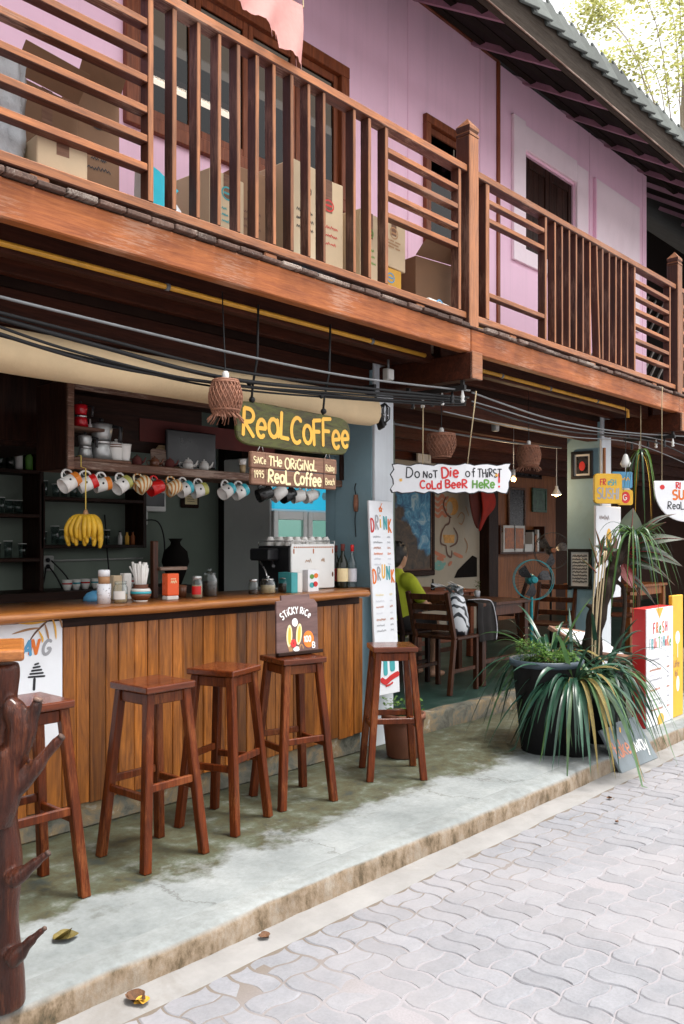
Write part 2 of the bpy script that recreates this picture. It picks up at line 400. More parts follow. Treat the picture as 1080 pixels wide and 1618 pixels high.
def special_mats():
    # green weathered sign board
    m, n, l, b, o = _base('sign_green')
    mp = _coord(n, l, (3, 3, 12), False)
    t = _noise(n, l, mp, 2.2, 10, 0.7, 0.8)
    c = _ramp(n, l, t.outputs[0], [(0.33, (0.020, 0.013, 0.005)), (0.45, (0.050, 0.042, 0.009)), (0.56, (0.078, 0.084, 0.012)), (0.68, (0.075, 0.042, 0.015))])
    l.new(c.outputs[0], b.inputs['Base Color']); b.inputs['Roughness'].default_value = 0.6
    _bump(n, l, b, t.outputs[0], 0.5, 0.006)
    # pavement concrete with algae and balcony shade painted in towards the wall
    m, n, l, b, o = _base('pavement_concrete')
    mp = _coord(n, l, (1, 1, 1), False)
    t1 = _noise(n, l, mp, 2.6, 14, 0.66, 0.0)
    t2 = _noise(n, l, mp, 38, 10, 0.75)
    t3 = _noise(n, l, mp, 4.2, 14, 0.68, 0.0); t5 = _noise(n, l, mp, 7.5, 14, 0.72, 0.0)
    c = _ramp(n, l, t1.outputs[0], [(0.30, (0.165, 0.185, 0.188)), (0.55, (0.262, 0.285, 0.288)), (0.75, (0.33, 0.35, 0.352))]).outputs[0]
    g = _ramp(n, l, t2.outputs[0], [(0.3, (0.72, 0.72, 0.70)), (0.6, (1, 1, 1))])
    c = _mix(n, l, 0.8, c, g.outputs[0], 'MULTIPLY')
    sx = n.new('ShaderNodeSeparateXYZ'); l.new(mp.outputs[0], sx.inputs[0])
    mr = n.new('ShaderNodeMapRange'); mr.inputs['From Min'].default_value = 2.60; mr.inputs['From Max'].default_value = 2.95
    l.new(sx.outputs['Y'], mr.inputs[0])
    ad = n.new('ShaderNodeMath'); ad.operation = 'MULTIPLY_ADD'; ad.inputs[1].default_value = 2.2; ad.inputs[2].default_value = -1.1
    l.new(t3.outputs[0], ad.inputs[0])
    a2 = n.new('ShaderNodeMath'); a2.operation = 'ADD'; l.new(ad.outputs[0], a2.inputs[0]); l.new(mr.outputs[0], a2.inputs[1])
    f = _ramp(n, l, a2.outputs[0], [(0.38, (0, 0, 0)), (0.74, (0.94, 0.94, 0.94))])
    alg_shade = _ramp(n, l, t5.outputs[0], [(0.36, (0.014, 0.022, 0.014)), (0.45, (0.045, 0.040, 0.010)), (0.55, (0.062, 0.072, 0.040)), (0.66, (0.15, 0.165, 0.14))]).outputs[0]
    alg_shade = _mix(n, l, 0.8, alg_shade, g.outputs[0], 'MULTIPLY')
    c = _mix(n, l, f.outputs[0], c, alg_shade)
    vr = n.new('ShaderNodeTexVoronoi'); vr.feature = 'DISTANCE_TO_EDGE'; vr.inputs['Scale'].default_value = 0.8
    wv = n.new('ShaderNodeVectorMath'); wv.operation = 'MULTIPLY_ADD'; wv.inputs[1].default_value = (.35, .35, .35); l.new(t3.outputs['Color'], wv.inputs[0]); l.new(mp.outputs[0], wv.inputs[2]); l.new(wv.outputs[0], vr.inputs['Vector'])
    fc = _ramp(n, l, vr.outputs[0], [(0.0, (0.55,) * 3), (0.006, (0, 0, 0))])
    c = _mix(n, l, fc.outputs[0], c, (0.05, 0.045, 0.035))   # hairline cracks
    l.new(c, b.inputs['Base Color'])
    b.inputs['Roughness'].default_value = 0.62
    _bump(n, l, b, t2.outputs[0], 0.25, 0.006)
    # kerb: same concrete on top, rust and mould on the upright face
    m, n, l, b, o = _base('kerb_concrete')
    mp = _coord(n, l, (1, 1, 1), False)
    t1 = _noise(n, l, mp, 1.7, 10, 0.62, 0.4)
    t2 = _noise(n, l, mp, 22, 8, 0.7)
    mps = _coord(n, l, (6, 6, 3.4), False)
    t3 = _noise(n, l, mps, 1.5, 14, 0.74, 0.0)
    top = _ramp(n, l, t1.outputs[0], [(0.30, (0.165, 0.182, 0.184)), (0.55, (0.258, 0.278, 0.279)), (0.75, (0.325, 0.342, 0.342))]).outputs[0]
    face = _ramp(n, l, t3.outputs[0], [(0.32, (0.030, 0.028, 0.014)), (0.41, (0.13, 0.09, 0.050)), (0.50, (0.25, 0.185, 0.125)), (0.68, (0.35, 0.31, 0.26))]).outputs[0]
    gm = n.new('ShaderNodeNewGeometry'); sp = n.new('ShaderNodeSeparateXYZ'); l.new(gm.outputs['Normal'], sp.inputs[0])
    fz = _ramp(n, l, sp.outputs['Z'], [(0.35, (0, 0, 0)), (0.8, (1, 1, 1))])
    c = _mix(n, l, fz.outputs[0], face, top)
    g = _ramp(n, l, t2.outputs[0], [(0.3, (0.70, 0.69, 0.66)), (0.6, (1, 1, 1))])
    c = _mix(n, l, 0.8, c, g.outputs[0], 'MULTIPLY')
    l.new(c, b.inputs['Base Color']); b.inputs['Roughness'].default_value = 0.8
    _bump(n, l, b, t2.outputs[0], 0.5, 0.008)
    # rough stained plinth
    m, n, l, b, o = _base('plinth_concrete')
    mp = _coord(n, l, (1, 1, 1), False)
    t1 = _noise(n, l, mp, 5, 10, 0.7, 0.6)
    c = _ramp(n, l, t1.outputs[0], [(0.32, (0.03, 0.032, 0.02)), (0.48, (0.13, 0.125, 0.10)), (0.58, (0.24, 0.17, 0.09)), (0.7, (0.40, 0.42, 0.40))])
    l.new(c.outputs[0], b.inputs['Base Color']); b.inputs['Roughness'].default_value = 0.85
    _bump(n, l, b, t1.outputs[0], 0.6, 0.01)
    # green painted terrace
    m, n, l, b, o = _base('terrace_green')
    mp = _coord(n, l, (1, 1, 1), False)
    t1 = _noise(n, l, mp, 3, 10, 0.7, 0.6)
    c = _ramp(n, l, t1.outputs[0], [(0.35, (0.012, 0.030, 0.025)), (0.55, (0.028, 0.072, 0.055)), (0.72, (0.10, 0.14, 0.12))])
    l.new(c.outputs[0], b.inputs['Base Color']); b.inputs['Roughness'].default_value = 0.45
    _bump(n, l, b, t1.outputs[0], 0.3, 0.006)
    # paving: block, joint sand
    m, n, l, b, o = _base('paver')
    mp = _coord(n, l, (1, 1, 1))
    t1 = _noise(n, l, mp, 9, 8, 0.65); t2 = _noise(n, l, mp, 90, 6, 0.7)
    c = _ramp(n, l, t1.outputs[0], [(0.3, (0.19, 0.195, 0.215)), (0.7, (0.255, 0.258, 0.28))]).outputs[0]
    g = _ramp(n, l, t2.outputs[0], [(0.3, (0.78, 0.78, 0.78)), (0.6, (1, 1, 1))])
    c = _mix(n, l, 0.8, c, g.outputs[0], 'MULTIPLY')
    tcw = n.new('ShaderNodeNewGeometry')
    tn = n.new('ShaderNodeTexNoise'); tn.inputs['Scale'].default_value = 1.1; tn.inputs['Detail'].default_value = 8; tn.inputs['Roughness'].default_value = 0.65
    l.new(tcw.outputs['Position'], tn.inputs['Vector'])
    fd = _ramp(n, l, tn.outputs[0], [(0.42, (0, 0, 0)), (0.68, (0.75,) * 3)])
    c = _mix(n, l, fd.outputs[0], c, (0.285, 0.27, 0.28))       # drifted sand
    c = _rand(n, l, c, 0.08)
    l.new(c, b.inputs['Base Color']); b.inputs['Roughness'].default_value = 0.75
    _bump(n, l, b, t2.outputs[0], 0.35, 0.004)
    m, n, l, b, o = _base('joint_sand')
    mp = _coord(n, l, (1, 1, 1), False)
    t1 = _noise(n, l, mp, 1.3, 8, 0.6, 0.5); t2 = _noise(n, l, mp, 130, 4, 0.7)
    sx = n.new('ShaderNodeSeparateXYZ'); l.new(mp.outputs[0], sx.inputs[0])
    mr = n.new('ShaderNodeMapRange'); mr.inputs['From Min'].default_value = 1.75; mr.inputs['From Max'].default_value = 2.25
    l.new(sx.outputs['Y'], mr.inputs[0])
    c = _mix(n, l, mr.outputs[0], (0.285, 0.27, 0.285), (0.14, 0.11, 0.08))
    g = _ramp(n, l, t2.outputs[0], [(0.3, (0.8, 0.8, 0.8)), (0.6, (1, 1, 1))])
    c = _mix(n, l, 0.8, c, g.outputs[0], 'MULTIPLY')
    l.new(c, b.inputs['Base Color']); b.inputs['Roughness'].default_value = 0.9
    # landscape canvas: cliff and blue sky
    m, n, l, b, o = _base('canvas_cliff')
    mp = _coord(n, l, (1, 1, 1), False)
    t1 = _noise(n, l, mp, 6, 8, 0.7, 1.5)
    c1 = _ramp(n, l, t1.outputs[0], [(0.35, (0.015, 0.014, 0.012)), (0.6, (0.10, 0.06, 0.03)), (0.8, (0.16, 0.12, 0.06))]).outputs[0]
    c2 = _ramp(n, l, t1.outputs[0], [(0.4, (0.02, 0.12, 0.28)), (0.55, (0.07, 0.30, 0.52)), (0.7, (0.45, 0.62, 0.70))]).outputs[0]
    sx = n.new('ShaderNodeSeparateXYZ'); l.new(mp.outputs[0], sx.inputs[0])
    t4 = _noise(n, l, mp, 3, 4, 0.5)
    a1 = n.new('ShaderNodeMath'); a1.operation = 'MULTIPLY_ADD'; a1.inputs[1].default_value = 0.8; l.new(t4.outputs[0], a1.inputs[0]); l.new(sx.outputs['X'], a1.inputs[2])
    a3 = n.new('ShaderNodeMath'); a3.operation = 'ADD'; l.new(a1.outputs[0], a3.inputs[0]); l.new(sx.outputs['Z'], a3.inputs[1])
    f = _ramp(n, l, a3.outputs[0], [(0.0, (0, 0, 0)), (1.0, (1, 1, 1))])
    mr = n.new('ShaderNodeMapRange'); mr.inputs['From Min'].default_value = 10.40; mr.inputs['From Max'].default_value = 10.48
    l.new(a3.outputs[0], mr.inputs[0])
    c = _mix(n, l, mr.outputs[0], c1, c2)
    l.new(c, b.inputs['Base Color']); b.inputs['Roughness'].default_value = 0.5
    # striped ceramic, zebra bag
    for nm, ca, cb, sc, th in (('ceramic_stripe', (0.74, 0.66, 0.45), (0.55, 0.22, 0.04), 16, 0.5), ('zebra_bag', (0.74, 0.76, 0.80), (0.03, 0.035, 0.045), 7, 0.58)):
        m, n, l, b, o = _base(nm)
        mp = _coord(n, l, (1, 1, 1))
        w = n.new('ShaderNodeTexWave'); w.inputs['Scale'].default_value = sc; w.inputs['Distortion'].default_value = 1.0 if sc > 10 else 9.0
        w.inputs['Detail'].default_value = 2; w.bands_direction = 'X' if sc > 10 else 'DIAGONAL'
        l.new(mp.outputs[0], w.inputs['Vector'])
        c = _ramp(n, l, w.outputs[0], [(th, ca), (th + 0.12, cb)])
        l.new(c.outputs[0], b.inputs['Base Color']); b.inputs['Roughness'].default_value = 0.3


special_mats()


# ------------------------------------------------------------ mesh building
ROOT = {}


class Fr:
    """a flat frame: r to the viewer's right, u up, n towards the viewer"""
    def __init__(s, o, r, u):
        s.o, s.r, s.u = V(o), V(r).normalized(), V(u).normalized()
        s.n = s.r.cross(s.u)

    def __call__(s, x, y, z=0.0): return s.o + s.r * x + s.u * y + s.n * z


class MB:
    def __init__(s): s.v, s.f, s.sm = [], [], []

    def add(s, vs, fs, smooth=False):
        k = len(s.v); s.v += [V(a) for a in vs]
        for f in fs: s.f.append([i + k for i in f]); s.sm.append(smooth)
        return s

    def box(s, a, b):
        (x0, y0, z0), (x1, y1, z1) = a, b
        return s.add([(x0, y0, z0), (x1, y0, z0), (x1, y1, z0), (x0, y1, z0), (x0, y0, z1), (x1, y0, z1), (x1, y1, z1), (x0, y1, z1)],
                     [(0, 3, 2, 1), (4, 5, 6, 7), (0, 1, 5, 4), (1, 2, 6, 5), (2, 3, 7, 6), (3, 0, 4, 7)])

    def fbox(s, fr, x0, x1, y0, y1, z0, z1):
        p = [fr(x, y, z) for z in (z0, z1) for x, y in ((x0, y0), (x1, y0), (x1, y1), (x0, y1))]
        return s.add(p, [(0, 3, 2, 1), (4, 5, 6, 7), (0, 1, 5, 4), (1, 2, 6, 5), (2, 3, 7, 6), (3, 0, 4, 7)])

    def bar(s, a, b, w, h, up=UP, w2=None, h2=None):
        a, b = V(a), V(b); d = (b - a).normalized()
        r = d.cross(up)
        if r.length < 1e-4: r = d.cross(XA)
        r.normalize(); u = r.cross(d)
        w2 = w if w2 is None else w2; h2 = h if h2 is None else h2
        p = []
        for c, ww, hh in ((a, w, h), (b, w2, h2)):
            p += [c + r * (i * ww / 2) + u * (j * hh / 2) for i, j in ((-1, -1), (1, -1), (1, 1), (-1, 1))]
        return s.add(p, [(0, 3, 2, 1), (4, 5, 6, 7), (0, 1, 5, 4), (1, 2, 6, 5), (2, 3, 7, 6), (3, 0, 4, 7)])

    def tube(s, pts, rad, n=8, cap=True):
        pts = [V(p) for p in pts]
        if not hasattr(rad, '__len__'): rad = [rad] * len(pts)
        d0 = (pts[1] - pts[0]).normalized()
        r = d0.cross(UP if abs(d0.z) < 0.9 else XA).normalized()
        vs, k = [], len(pts)
        for i, p in enumerate(pts):
            d = (pts[min(i + 1, k - 1)] - pts[max(i - 1, 0)]).normalized()
            r = (r - d * r.dot(d)).normalized(); u = d.cross(r)
            for j in range(n):
                a = 2 * math.pi * j / n
                vs.append(p + (r * math.cos(a) + u * math.sin(a)) * rad[i])
        fs = [(i * n + j, i * n + (j + 1) % n, (i + 1) * n + (j + 1) % n, (i + 1) * n + j) for i in range(k - 1) for j in range(n)]
        s.add(vs, fs, True)
        if cap:
            q = len(s.v) - len(vs)
            s.f.append([q + j for j in range(n)][::-1]); s.sm.append(False)
            s.f.append([q + (k - 1) * n + j for j in range(n)]); s.sm.append(False)
        return s

    def lathe(s, prof, o=(0, 0, 0), axis=UP, n=16, cap0=True, cap1=True):
        axis = V(axis).normalized(); r = axis.cross(XA if abs(axis.x) < 0.8 else YA).normalized(); u = axis.cross(r)
        o = V(o); vs = []
        for rad, h in prof:
            for j in range(n):
                a = 2 * math.pi * j / n
                vs.append(o + axis * h + (r * math.cos(a) + u * math.sin(a)) * max(rad, 1e-4))
        k = len(prof)
        fs = [(i * n + j, i * n + (j + 1) % n, (i + 1) * n + (j + 1) % n, (i + 1) * n + j) for i in range(k - 1) for j in range(n)]
        q = len(s.v); s.add(vs, fs, True)
        if cap0: s.f.append([q + j for j in range(n)][::-1]); s.sm.append(False)
        if cap1: s.f.append([q + (k - 1) * n + j for j in range(n)]); s.sm.append(False)
        return s

    def prism(s, poly, fr, z0, z1):
        n = len(poly)
        vs = [fr(x, y, z0) for x, y in poly] + [fr(x, y, z1) for x, y in poly]
        return s.add(vs, [list(range(n))[::-1], list(range(n, 2 * n))] + [(i, (i + 1) % n, n + (i + 1) % n, n + i) for i in range(n)])

    def flat(s, poly, fr, z=0.0): return s.add([fr(x, y, z) for x, y in poly], [list(range(len(poly)))])

    def ellipse(s, fr, cx, cy, rx, ry, z, n=18, rot=0.0):
        c, q = math.cos(rot), math.sin(rot); p = []
        for i in range(n):
            a = 2 * math.pi * i / n; x, y = rx * math.cos(a), ry * math.sin(a)
            p.append((cx + x * c - y * q, cy + x * q + y * c))
        return s.flat(p, fr, z)

    def sphere(s, c, r, n=14, m=9, sc=(1, 1, 1)):
        c = V(c); vs, fs = [], []
        for i in range(1, m):
            t = math.pi * i / m
            for j in range(n):
                a = 2 * math.pi * j / n
                vs.append(c + V((r * sc[0] * math.sin(t) * math.cos(a), r * sc[1] * math.sin(t) * math.sin(a), r * sc[2] * math.cos(t))))
        for i in range(m - 2):
            for j in range(n): fs.append((i * n + j, (i + 1) * n + j, (i + 1) * n + (j + 1) % n, i * n + (j + 1) % n))
        k = len(vs); vs += [c + V((0, 0, r * sc[2])), c - V((0, 0, r * sc[2]))]
        for j in range(n):
            fs.append((k, j, (j + 1) % n)); fs.append((k + 1, (m - 2) * n + (j + 1) % n, (m - 2) * n + j))
        return s.add(vs, fs, True)

    def stroke(s, fr, pts, w, z, taper=0.0):
        """flat painted stroke with round ends"""
        p = [V((a, b)) for a, b in pts]; n = len(p)
        if n < 2: return s
        L, Rr = [], []
        for i in range(n):
            d1 = (p[i] - p[i - 1]).normalized() if i else (p[1] - p[0]).normalized()
            d2 = (p[i + 1] - p[i]).normalized() if i < n - 1 else d1
            t = d1 + d2
            t = t.normalized() if t.length > 1e-3 else d1
            nn = V((-t.y, t.x)); k = 1 / max(0.62, nn.dot(V((-d1.y, d1.x))))
            ww = w / 2 * k * (1 - taper * abs(2 * i / (n - 1) - 1) ** 2)
            L.append(p[i] + nn * ww); Rr.append(p[i] - nn * ww)
        d = (p[0] - p[1]).normalized(); e = (p[-1] - p[-2]).normalized()
        c0 = p[0] + d * w * 0.35 * (1 - taper); c1 = p[-1] + e * w * 0.35 * (1 - taper)
        vs = [fr(c0.x, c0.y, z)]
        for i, (a, b) in enumerate(zip(L, Rr)): vs += [fr(a.x, a.y, z + .0004 * i / n), fr(b.x, b.y, z + .0004 * i / n)]
        vs.append(fr(c1.x, c1.y, z + .0004))
        fs = [(0, 2, 1)] + [(1 + 2 * i, 2 + 2 * i, 4 + 2 * i, 3 + 2 * i) for i in range(n - 1)] + [(2 * n - 1, 2 * n, 2 * n + 1)]
        return s.add(vs, fs)

    def build(s, name, mat, parent=None, bevel=0.0, local=False, recalc=True, seg=1, label=None, cat=None, group=None, kind=None, remesh=0, smooth_all=False):
        me = bpy.data.meshes.new(name)
        me.from_pydata([tuple(v) for v in s.v], [], s.f)
        me.polygons.foreach_set('use_smooth', [True] * len(s.f) if smooth_all else s.sm)
        if recalc:
            bm = bmesh.new(); bm.from_mesh(me); bmesh.ops.recalc_face_normals(bm, faces=bm.faces); bm.to_mesh(me); bm.free()
        me.materials.append(M[mat])
        o = bpy.data.objects.new(name, me)
        col.objects.link(o)
        if parent is not None:
            o.parent = parent
            if not local and parent in ROOT: o.location = -ROOT[parent]
        if bevel:
            b = o.modifiers.new('bevel', 'BEVEL'); b.width = bevel; b.segments = seg; b.limit_method = 'ANGLE'; b.angle_limit = R(40)
        if remesh:
            r = o.modifiers.new('remesh', 'REMESH'); r.mode = 'VOXEL'; r.voxel_size = remesh; r.use_smooth_shade = True
            q = o.modifiers.new('smooth', 'SMOOTH'); q.factor = 0.5; q.iterations = 6
        tag(o, label, cat, group, kind)
        return o


def tag(o, label=None, cat=None, group=None, kind=None):
    if label: o['label'] = label
    if cat: o['category'] = cat
    if group: o['group'] = group
    if kind: o['kind'] = kind
    return o


def thing(name, label, cat, loc=(0, 0, 0), group=None, rotz=0.0):
    o = bpy.data.objects.new(name, None)
    o.empty_display_size = 0.05
    col.objects.link(o); o.location = loc; o.rotation_euler = (0, 0, rotz)
    ROOT[o] = V(loc)
    return tag(o, label, cat, group)


def copy_thing(root, loc, rotz, label, group=None):
    r = root.copy(); col.objects.link(r); r.location = loc; r.rotation_euler = (0, 0, rotz); r['label'] = label
    if group: r['group'] = group
    for ch in root.children:
        c = ch.copy(); col.objects.link(c); c.parent = r
        for g in ch.children:
            d = g.copy(); col.objects.link(d); d.parent = c
    return r


def smooth(pts, k=5, closed=False):
    """Catmull-Rom through 2-D or 3-D points"""
    p = [V(a) for a in pts]; out = []; n = len(p)
    for i in range(n if closed else n - 1):
        if closed: p0, p1, p2, p3 = p[i - 1], p[i], p[(i + 1) % n], p[(i + 2) % n]
        else: p0, p1, p2, p3 = p[max(i - 1, 0)], p[i], p[i + 1], p[min(i + 2, n - 1)]
        for j in range(k):
            t = j / k
            out.append(0.5 * ((2 * p1) + (p2 - p0) * t + (2 * p0 - 5 * p1 + 4 * p2 - p3) * t * t + (3 * p1 - p0 - 3 * p2 + p3) * t ** 3))
    if not closed: out.append(p[-1])
    return out


# ------------------------------------------------------------ brush lettering
def _arc(cx, cy, rx, ry, a0, a1, n=10):
    return [(cx + rx * math.cos(R(a0 + (a1 - a0) * i / n)), cy + ry * math.sin(R(a0 + (a1 - a0) * i / n))) for i in range(n + 1)]


_O = _arc(.36, .5, .34, .5, 90, 450, 18)
GLY = {
 'A': (.74, [[(0, 0), (.37, 1), (.74, 0)], [(.14, .36), (.6, .36)]]),
 'B': (.62, [[(.05, 0), (.05, 1)], [(.05, 1)] + _arc(.3, .76, .26, .24, 90, -90, 8) + [(.05, .52)], [(.05, .5)] + _arc(.32, .25, .28, .25, 90, -90, 8) + [(.05, 0)]]),
 'C': (.66, [_arc(.38, .5, .36, .5, 50, 310, 14)]),
 'D': (.68, [[(.05, 0), (.05, 1)], [(.05, 1)] + _arc(.22, .5, .44, .5, 90, -90, 12) + [(.05, 0)]]),
 'E': (.56, [[(.54, 1), (.05, 1), (.05, 0), (.54, 0)], [(.05, .52), (.46, .52)]]),
 'F': (.54, [[(.54, 1), (.05, .97), (.05, 0)], [(.05, .54), (.44, .54)]]),
 'G': (.7, [_arc(.38, .5, .36, .5, 50, 330, 14) + [(.69, .42), (.42, .42)]]),
 'H': (.66, [[(.05, 0), (.05, 1)], [(.6, 0), (.6, 1)], [(.05, .52), (.6, .52)]]),
 'I': (.16, [[(.08, 0), (.08, 1)]]),
 'K': (.62, [[(.05, 0), (.05, 1)], [(.58, 1), (.08, .48), (.6, 0)]]),
 'L': (.52, [[(.05, 1), (.05, 0), (.52, 0)]]),
 'M': (.84, [[(.04, 0), (.08, 1), (.42, .3), (.76, 1), (.8, 0)]]),
 'N': (.7, [[(.05, 0), (.05, 1), (.62, 0), (.62, 1)]]),
 'O': (.72, [_O]),
 'P': (.58, [[(.05, 0), (.05, 1)], [(.05, 1)] + _arc(.28, .74, .28, .26, 90, -90, 8) + [(.05, .48)]]),
 'R': (.62, [[(.05, 0), (.05, 1)], [(.05, 1)] + _arc(.28, .76, .28, .24, 90, -90, 8) + [(.08, .5), (.6, 0)]]),
 'S': (.6, [_arc(.3, .75, .25, .25, 40, 270, 10) + _arc(.3, .25, .27, .25, 80, -140, 10)]),
 'T': (.64, [[(0, 1), (.64, 1)], [(.32, .98), (.32, 0)]]),
 'U': (.66, [[(.05, 1), (.05, .35)] + _arc(.33, .3, .28, .3, 190, 350, 8) + [(.61, 1)]]),
 'W': (.9, [[(.02, 1), (.22, 0), (.45, .7), (.68, 0), (.88, 1)]]),
 'Y': (.66, [[(.02, 1), (.33, .48), (.64, 1)], [(.33, .46), (.33, 0)]]),
 '0': (.6, [_arc(.3, .5, .27, .5, 90, 450, 16)]), '1': (.3, [[(.04, .78), (.2, 1), (.2, 0)]]),
 '5': (.56, [[(.52, 1), (.1, 1), (.07, .56)] + _arc(.26, .3, .27, .3, 110, -140, 10)]),
 '9': (.56, [_arc(.28, .72, .24, .27, 0, 360, 12), [(.52, .74), (.4, 0)]]),
 '!': (.24, [[(.12, 1), (.12, .34)], [(.12, .08), (.12, 0)]]),
 'a': (.56, [_arc(.27, .32, .24, .32, 30, 390, 14), [(.5, .62), (.5, 0)]]),
 'c': (.5, [_arc(.28, .32, .25, .32, 50, 310, 12)]),
 'd': (.58, [_arc(.27, .32, .24, .32, 30, 390, 14), [(.52, 1), (.52, 0)]]),
 'e': (.54, [[(.06, .33), (.48, .36)] + _arc(.28, .34, .23, .33, 10, 315, 12)]),
 'f': (.42, [[(.42, .92), (.3, 1), (.2, .85), (.18, 0)], [(.02, .58), (.36, .58)]]),
 'h': (.54, [[(.05, 0), (.05, 1)], [(.05, .42), (.26, .64), (.46, .5), (.48, 0)]]),
 'i': (.18, [[(.08, 0), (.08, .6)], [(.08, .86), (.08, .9)]]),
 'k': (.52, [[(.05, 0), (.05, 1)], [(.46, .64), (.08, .3), (.5, 0)]]),
 'l': (.18, [[(.08, 0), (.08, 1)]]),
 'n': (.54, [[(.05, 0), (.05, .64)], [(.05, .4), (.26, .64), (.46, .5), (.48, 0)]]),
 'o': (.54, [_arc(.27, .32, .24, .32, 90, 450, 14)]),
 'r': (.4, [[(.05, 0), (.05, .64)], [(.06, .4), (.22, .62), (.4, .6)]]),
 't': (.42, [[(.2, .98), (.2, .08), (.38, .02)], [(.02, .66), (.4, .66)]]),
 'w': (.72, [[(.02, .64), (.18, 0), (.36, .5), (.54, 0), (.7, .64)]]),
 'y': (.54, [[(.04, .64), (.27, .04)], [(.5, .64), (.14, -.34)]]),
}


def text_width(t, size, gap=0.16):
    return sum((0.4 if c == ' ' else GLY[c][0] + gap) for c in t) * size


def letters(mb, fr, t, x, y, size, w, z=0.002, jit=0.04, gap=0.16, sx=1.0, arc=0.0, rnd=None, slant=0.0):
    """brush letters starting at x,y of a frame; arc bends the line"""
    rn = rnd or random.Random(len(t) * 7 + int(x * 100))
    tw = text_width(t, size, gap) * sx; x0 = x
    for c in t:
        if c == ' ':
            x += 0.4 * size * sx; continue
        wd, st = GLY[c]
        th = rn.uniform(-jit, jit) * 1.5; dy = rn.uniform(-jit, jit) * size; sc = 1 + rn.uniform(-jit, jit) * 1.5
        mid = (x + wd * size * sx / 2 - x0) / max(tw, 1e-5) * 2 - 1
        dy += -arc * mid * mid; th += math.atan(-2 * arc * mid / max(tw / 2, 1e-5))
        cc, ss = math.cos(th), math.sin(th)
        for k, pl in enumerate(st):
            q = []
            for a, b in pl:
                u = (a - wd / 2) * size * sx * sc + slant * b * size; v2 = (b - 0.5) * size * sc
                q.append((x + wd * size * sx / 2 + u * cc - v2 * ss, y + size / 2 + dy + u * ss + v2 * cc))
            if len(q) > 2:   # break at sharp corners so brush strokes stay clean
                seg = [q[0]]
                zz = z + 0.0004 * k
                for i in range(1, len(q)):
                    seg.append(q[i])
                    if i < len(q) - 1:
                        d1 = (V(q[i]) - V(q[i - 1])); d2 = (V(q[i + 1]) - V(q[i]))
                        if d1.length > 1e-6 and d2.length > 1e-6 and d1.angle(d2) > R(55):
                            mb.stroke(fr, seg, w, zz); seg = [q[i]]; zz += 0.0004
                mb.stroke(fr, seg, w, zz)
            else: mb.stroke(fr, q, w, z + 0.0004 * k)
        x += (wd + gap) * size * sx
    return x


def scribble(mb, fr, x, y, wd, h, w, z, rn):
    """an illegible handwritten word"""
    n = max(3, int(wd / h * 1.6)); pts = []
    for i in range(n * 2 + 1):
        pts.append((x + wd * i / (n * 2), y + (h * rn.uniform(.55, 1) if i % 2 else h * rn.uniform(0, .3))))
    mb.stroke(fr, smooth(pts, 2), w, z)


def rrect(x0, x1, y0, y1, r, n=4):
    out = []
    for cx, cy, a in ((x1 - r, y1 - r, 0), (x0 + r, y1 - r, 90), (x0 + r, y0 + r, 180), (x1 - r, y0 + r, 270)):
        out += [(cx + r * math.cos(R(a + 90 * i / n)), cy + r * math.sin(R(a + 90 * i / n))) for i in range(n + 1)]
    return out
# ------------------------------------------------------------ street and pavement
GZ = -0.10
mb = MB(); mb.add([(-60, -90, GZ - 0.0095), (140, -90, GZ - 0.0095), (140, 60, GZ - 0.0095), (-60, 60, GZ - 0.0095)], [(0, 1, 2, 3)])
gx, gy = [-4 + .055 * i for i in range(330)], [-5.2 + .055 * i for i in range(139)]
vs = []
for x in gx:
    for y in gy:
        h = mnoise.noise(V((x * 1.3, y * 1.3, 5))) + .6 * mnoise.noise(V((x * 5, y * 5, 1))) + .35 * mnoise.noise(V((x * 14, y * 14, 2)))
        vs.append((x, y, GZ - .0024 + max(-.0012, min(.0026, h * .0021))))
ny_ = len(gy)
mb.add(vs, [(i * ny_ + j, (i + 1) * ny_ + j, (i + 1) * ny_ + j + 1, i * ny_ + j + 1) for i in range(len(gx) - 1) for j in range(ny_ - 1)], True)
street = mb.build('street', 'joint_sand', kind='structure', recalc=False)

LC, AM, JT = 0.176, 0.0115, 0.0032


def paver_mesh(kind):
    w = lambda t: AM * math.sin(2 * math.pi * t / LC)
    nl, ns = 8, 4
    pts = []
    lo, hi = (0, LC / 2) if kind[1] == '0' else (LC / 2, LC)
    for i in range(nl): t = LC * i / nl; pts.append((t, lo + w(t)))
    for i in range(ns): t = lo + (hi - lo) * i / ns; pts.append((LC + w(t), t))
    for i in range(nl): t = LC * (1 - i / nl); pts.append((t, hi + w(t)))
    for i in range(ns): t = hi + (lo - hi) * i / ns; pts.append((w(t), t))
    if kind[0] == 'B': pts = [(b, a) for a, b in pts][::-1]
    cx = sum(p[0] for p in pts) / len(pts); cy = sum(p[1] for p in pts) / len(pts)
    n = len(pts)
    hx = max(abs(p[0] - cx) for p in pts); hy = max(abs(p[1] - cy) for p in pts)
    def ins(d): return [((x - cx) * (1 - d / hx), (y - cy) * (1 - d / hy)) for x, y in pts]
    a, b = ins(JT), ins(JT + 0.005)
    vs = [(x, y, -0.012) for x, y in a] + [(x, y, -0.0045) for x, y in a] + [(x, y, 0) for x, y in b]
    fs = [list(range(2 * n, 3 * n))]
    for k in (0, 1): fs += [(k * n + i, k * n + (i + 1) % n, (k + 1) * n + (i + 1) % n, (k + 1) * n + i) for i in range(n)]
    return vs, fs, cx, cy


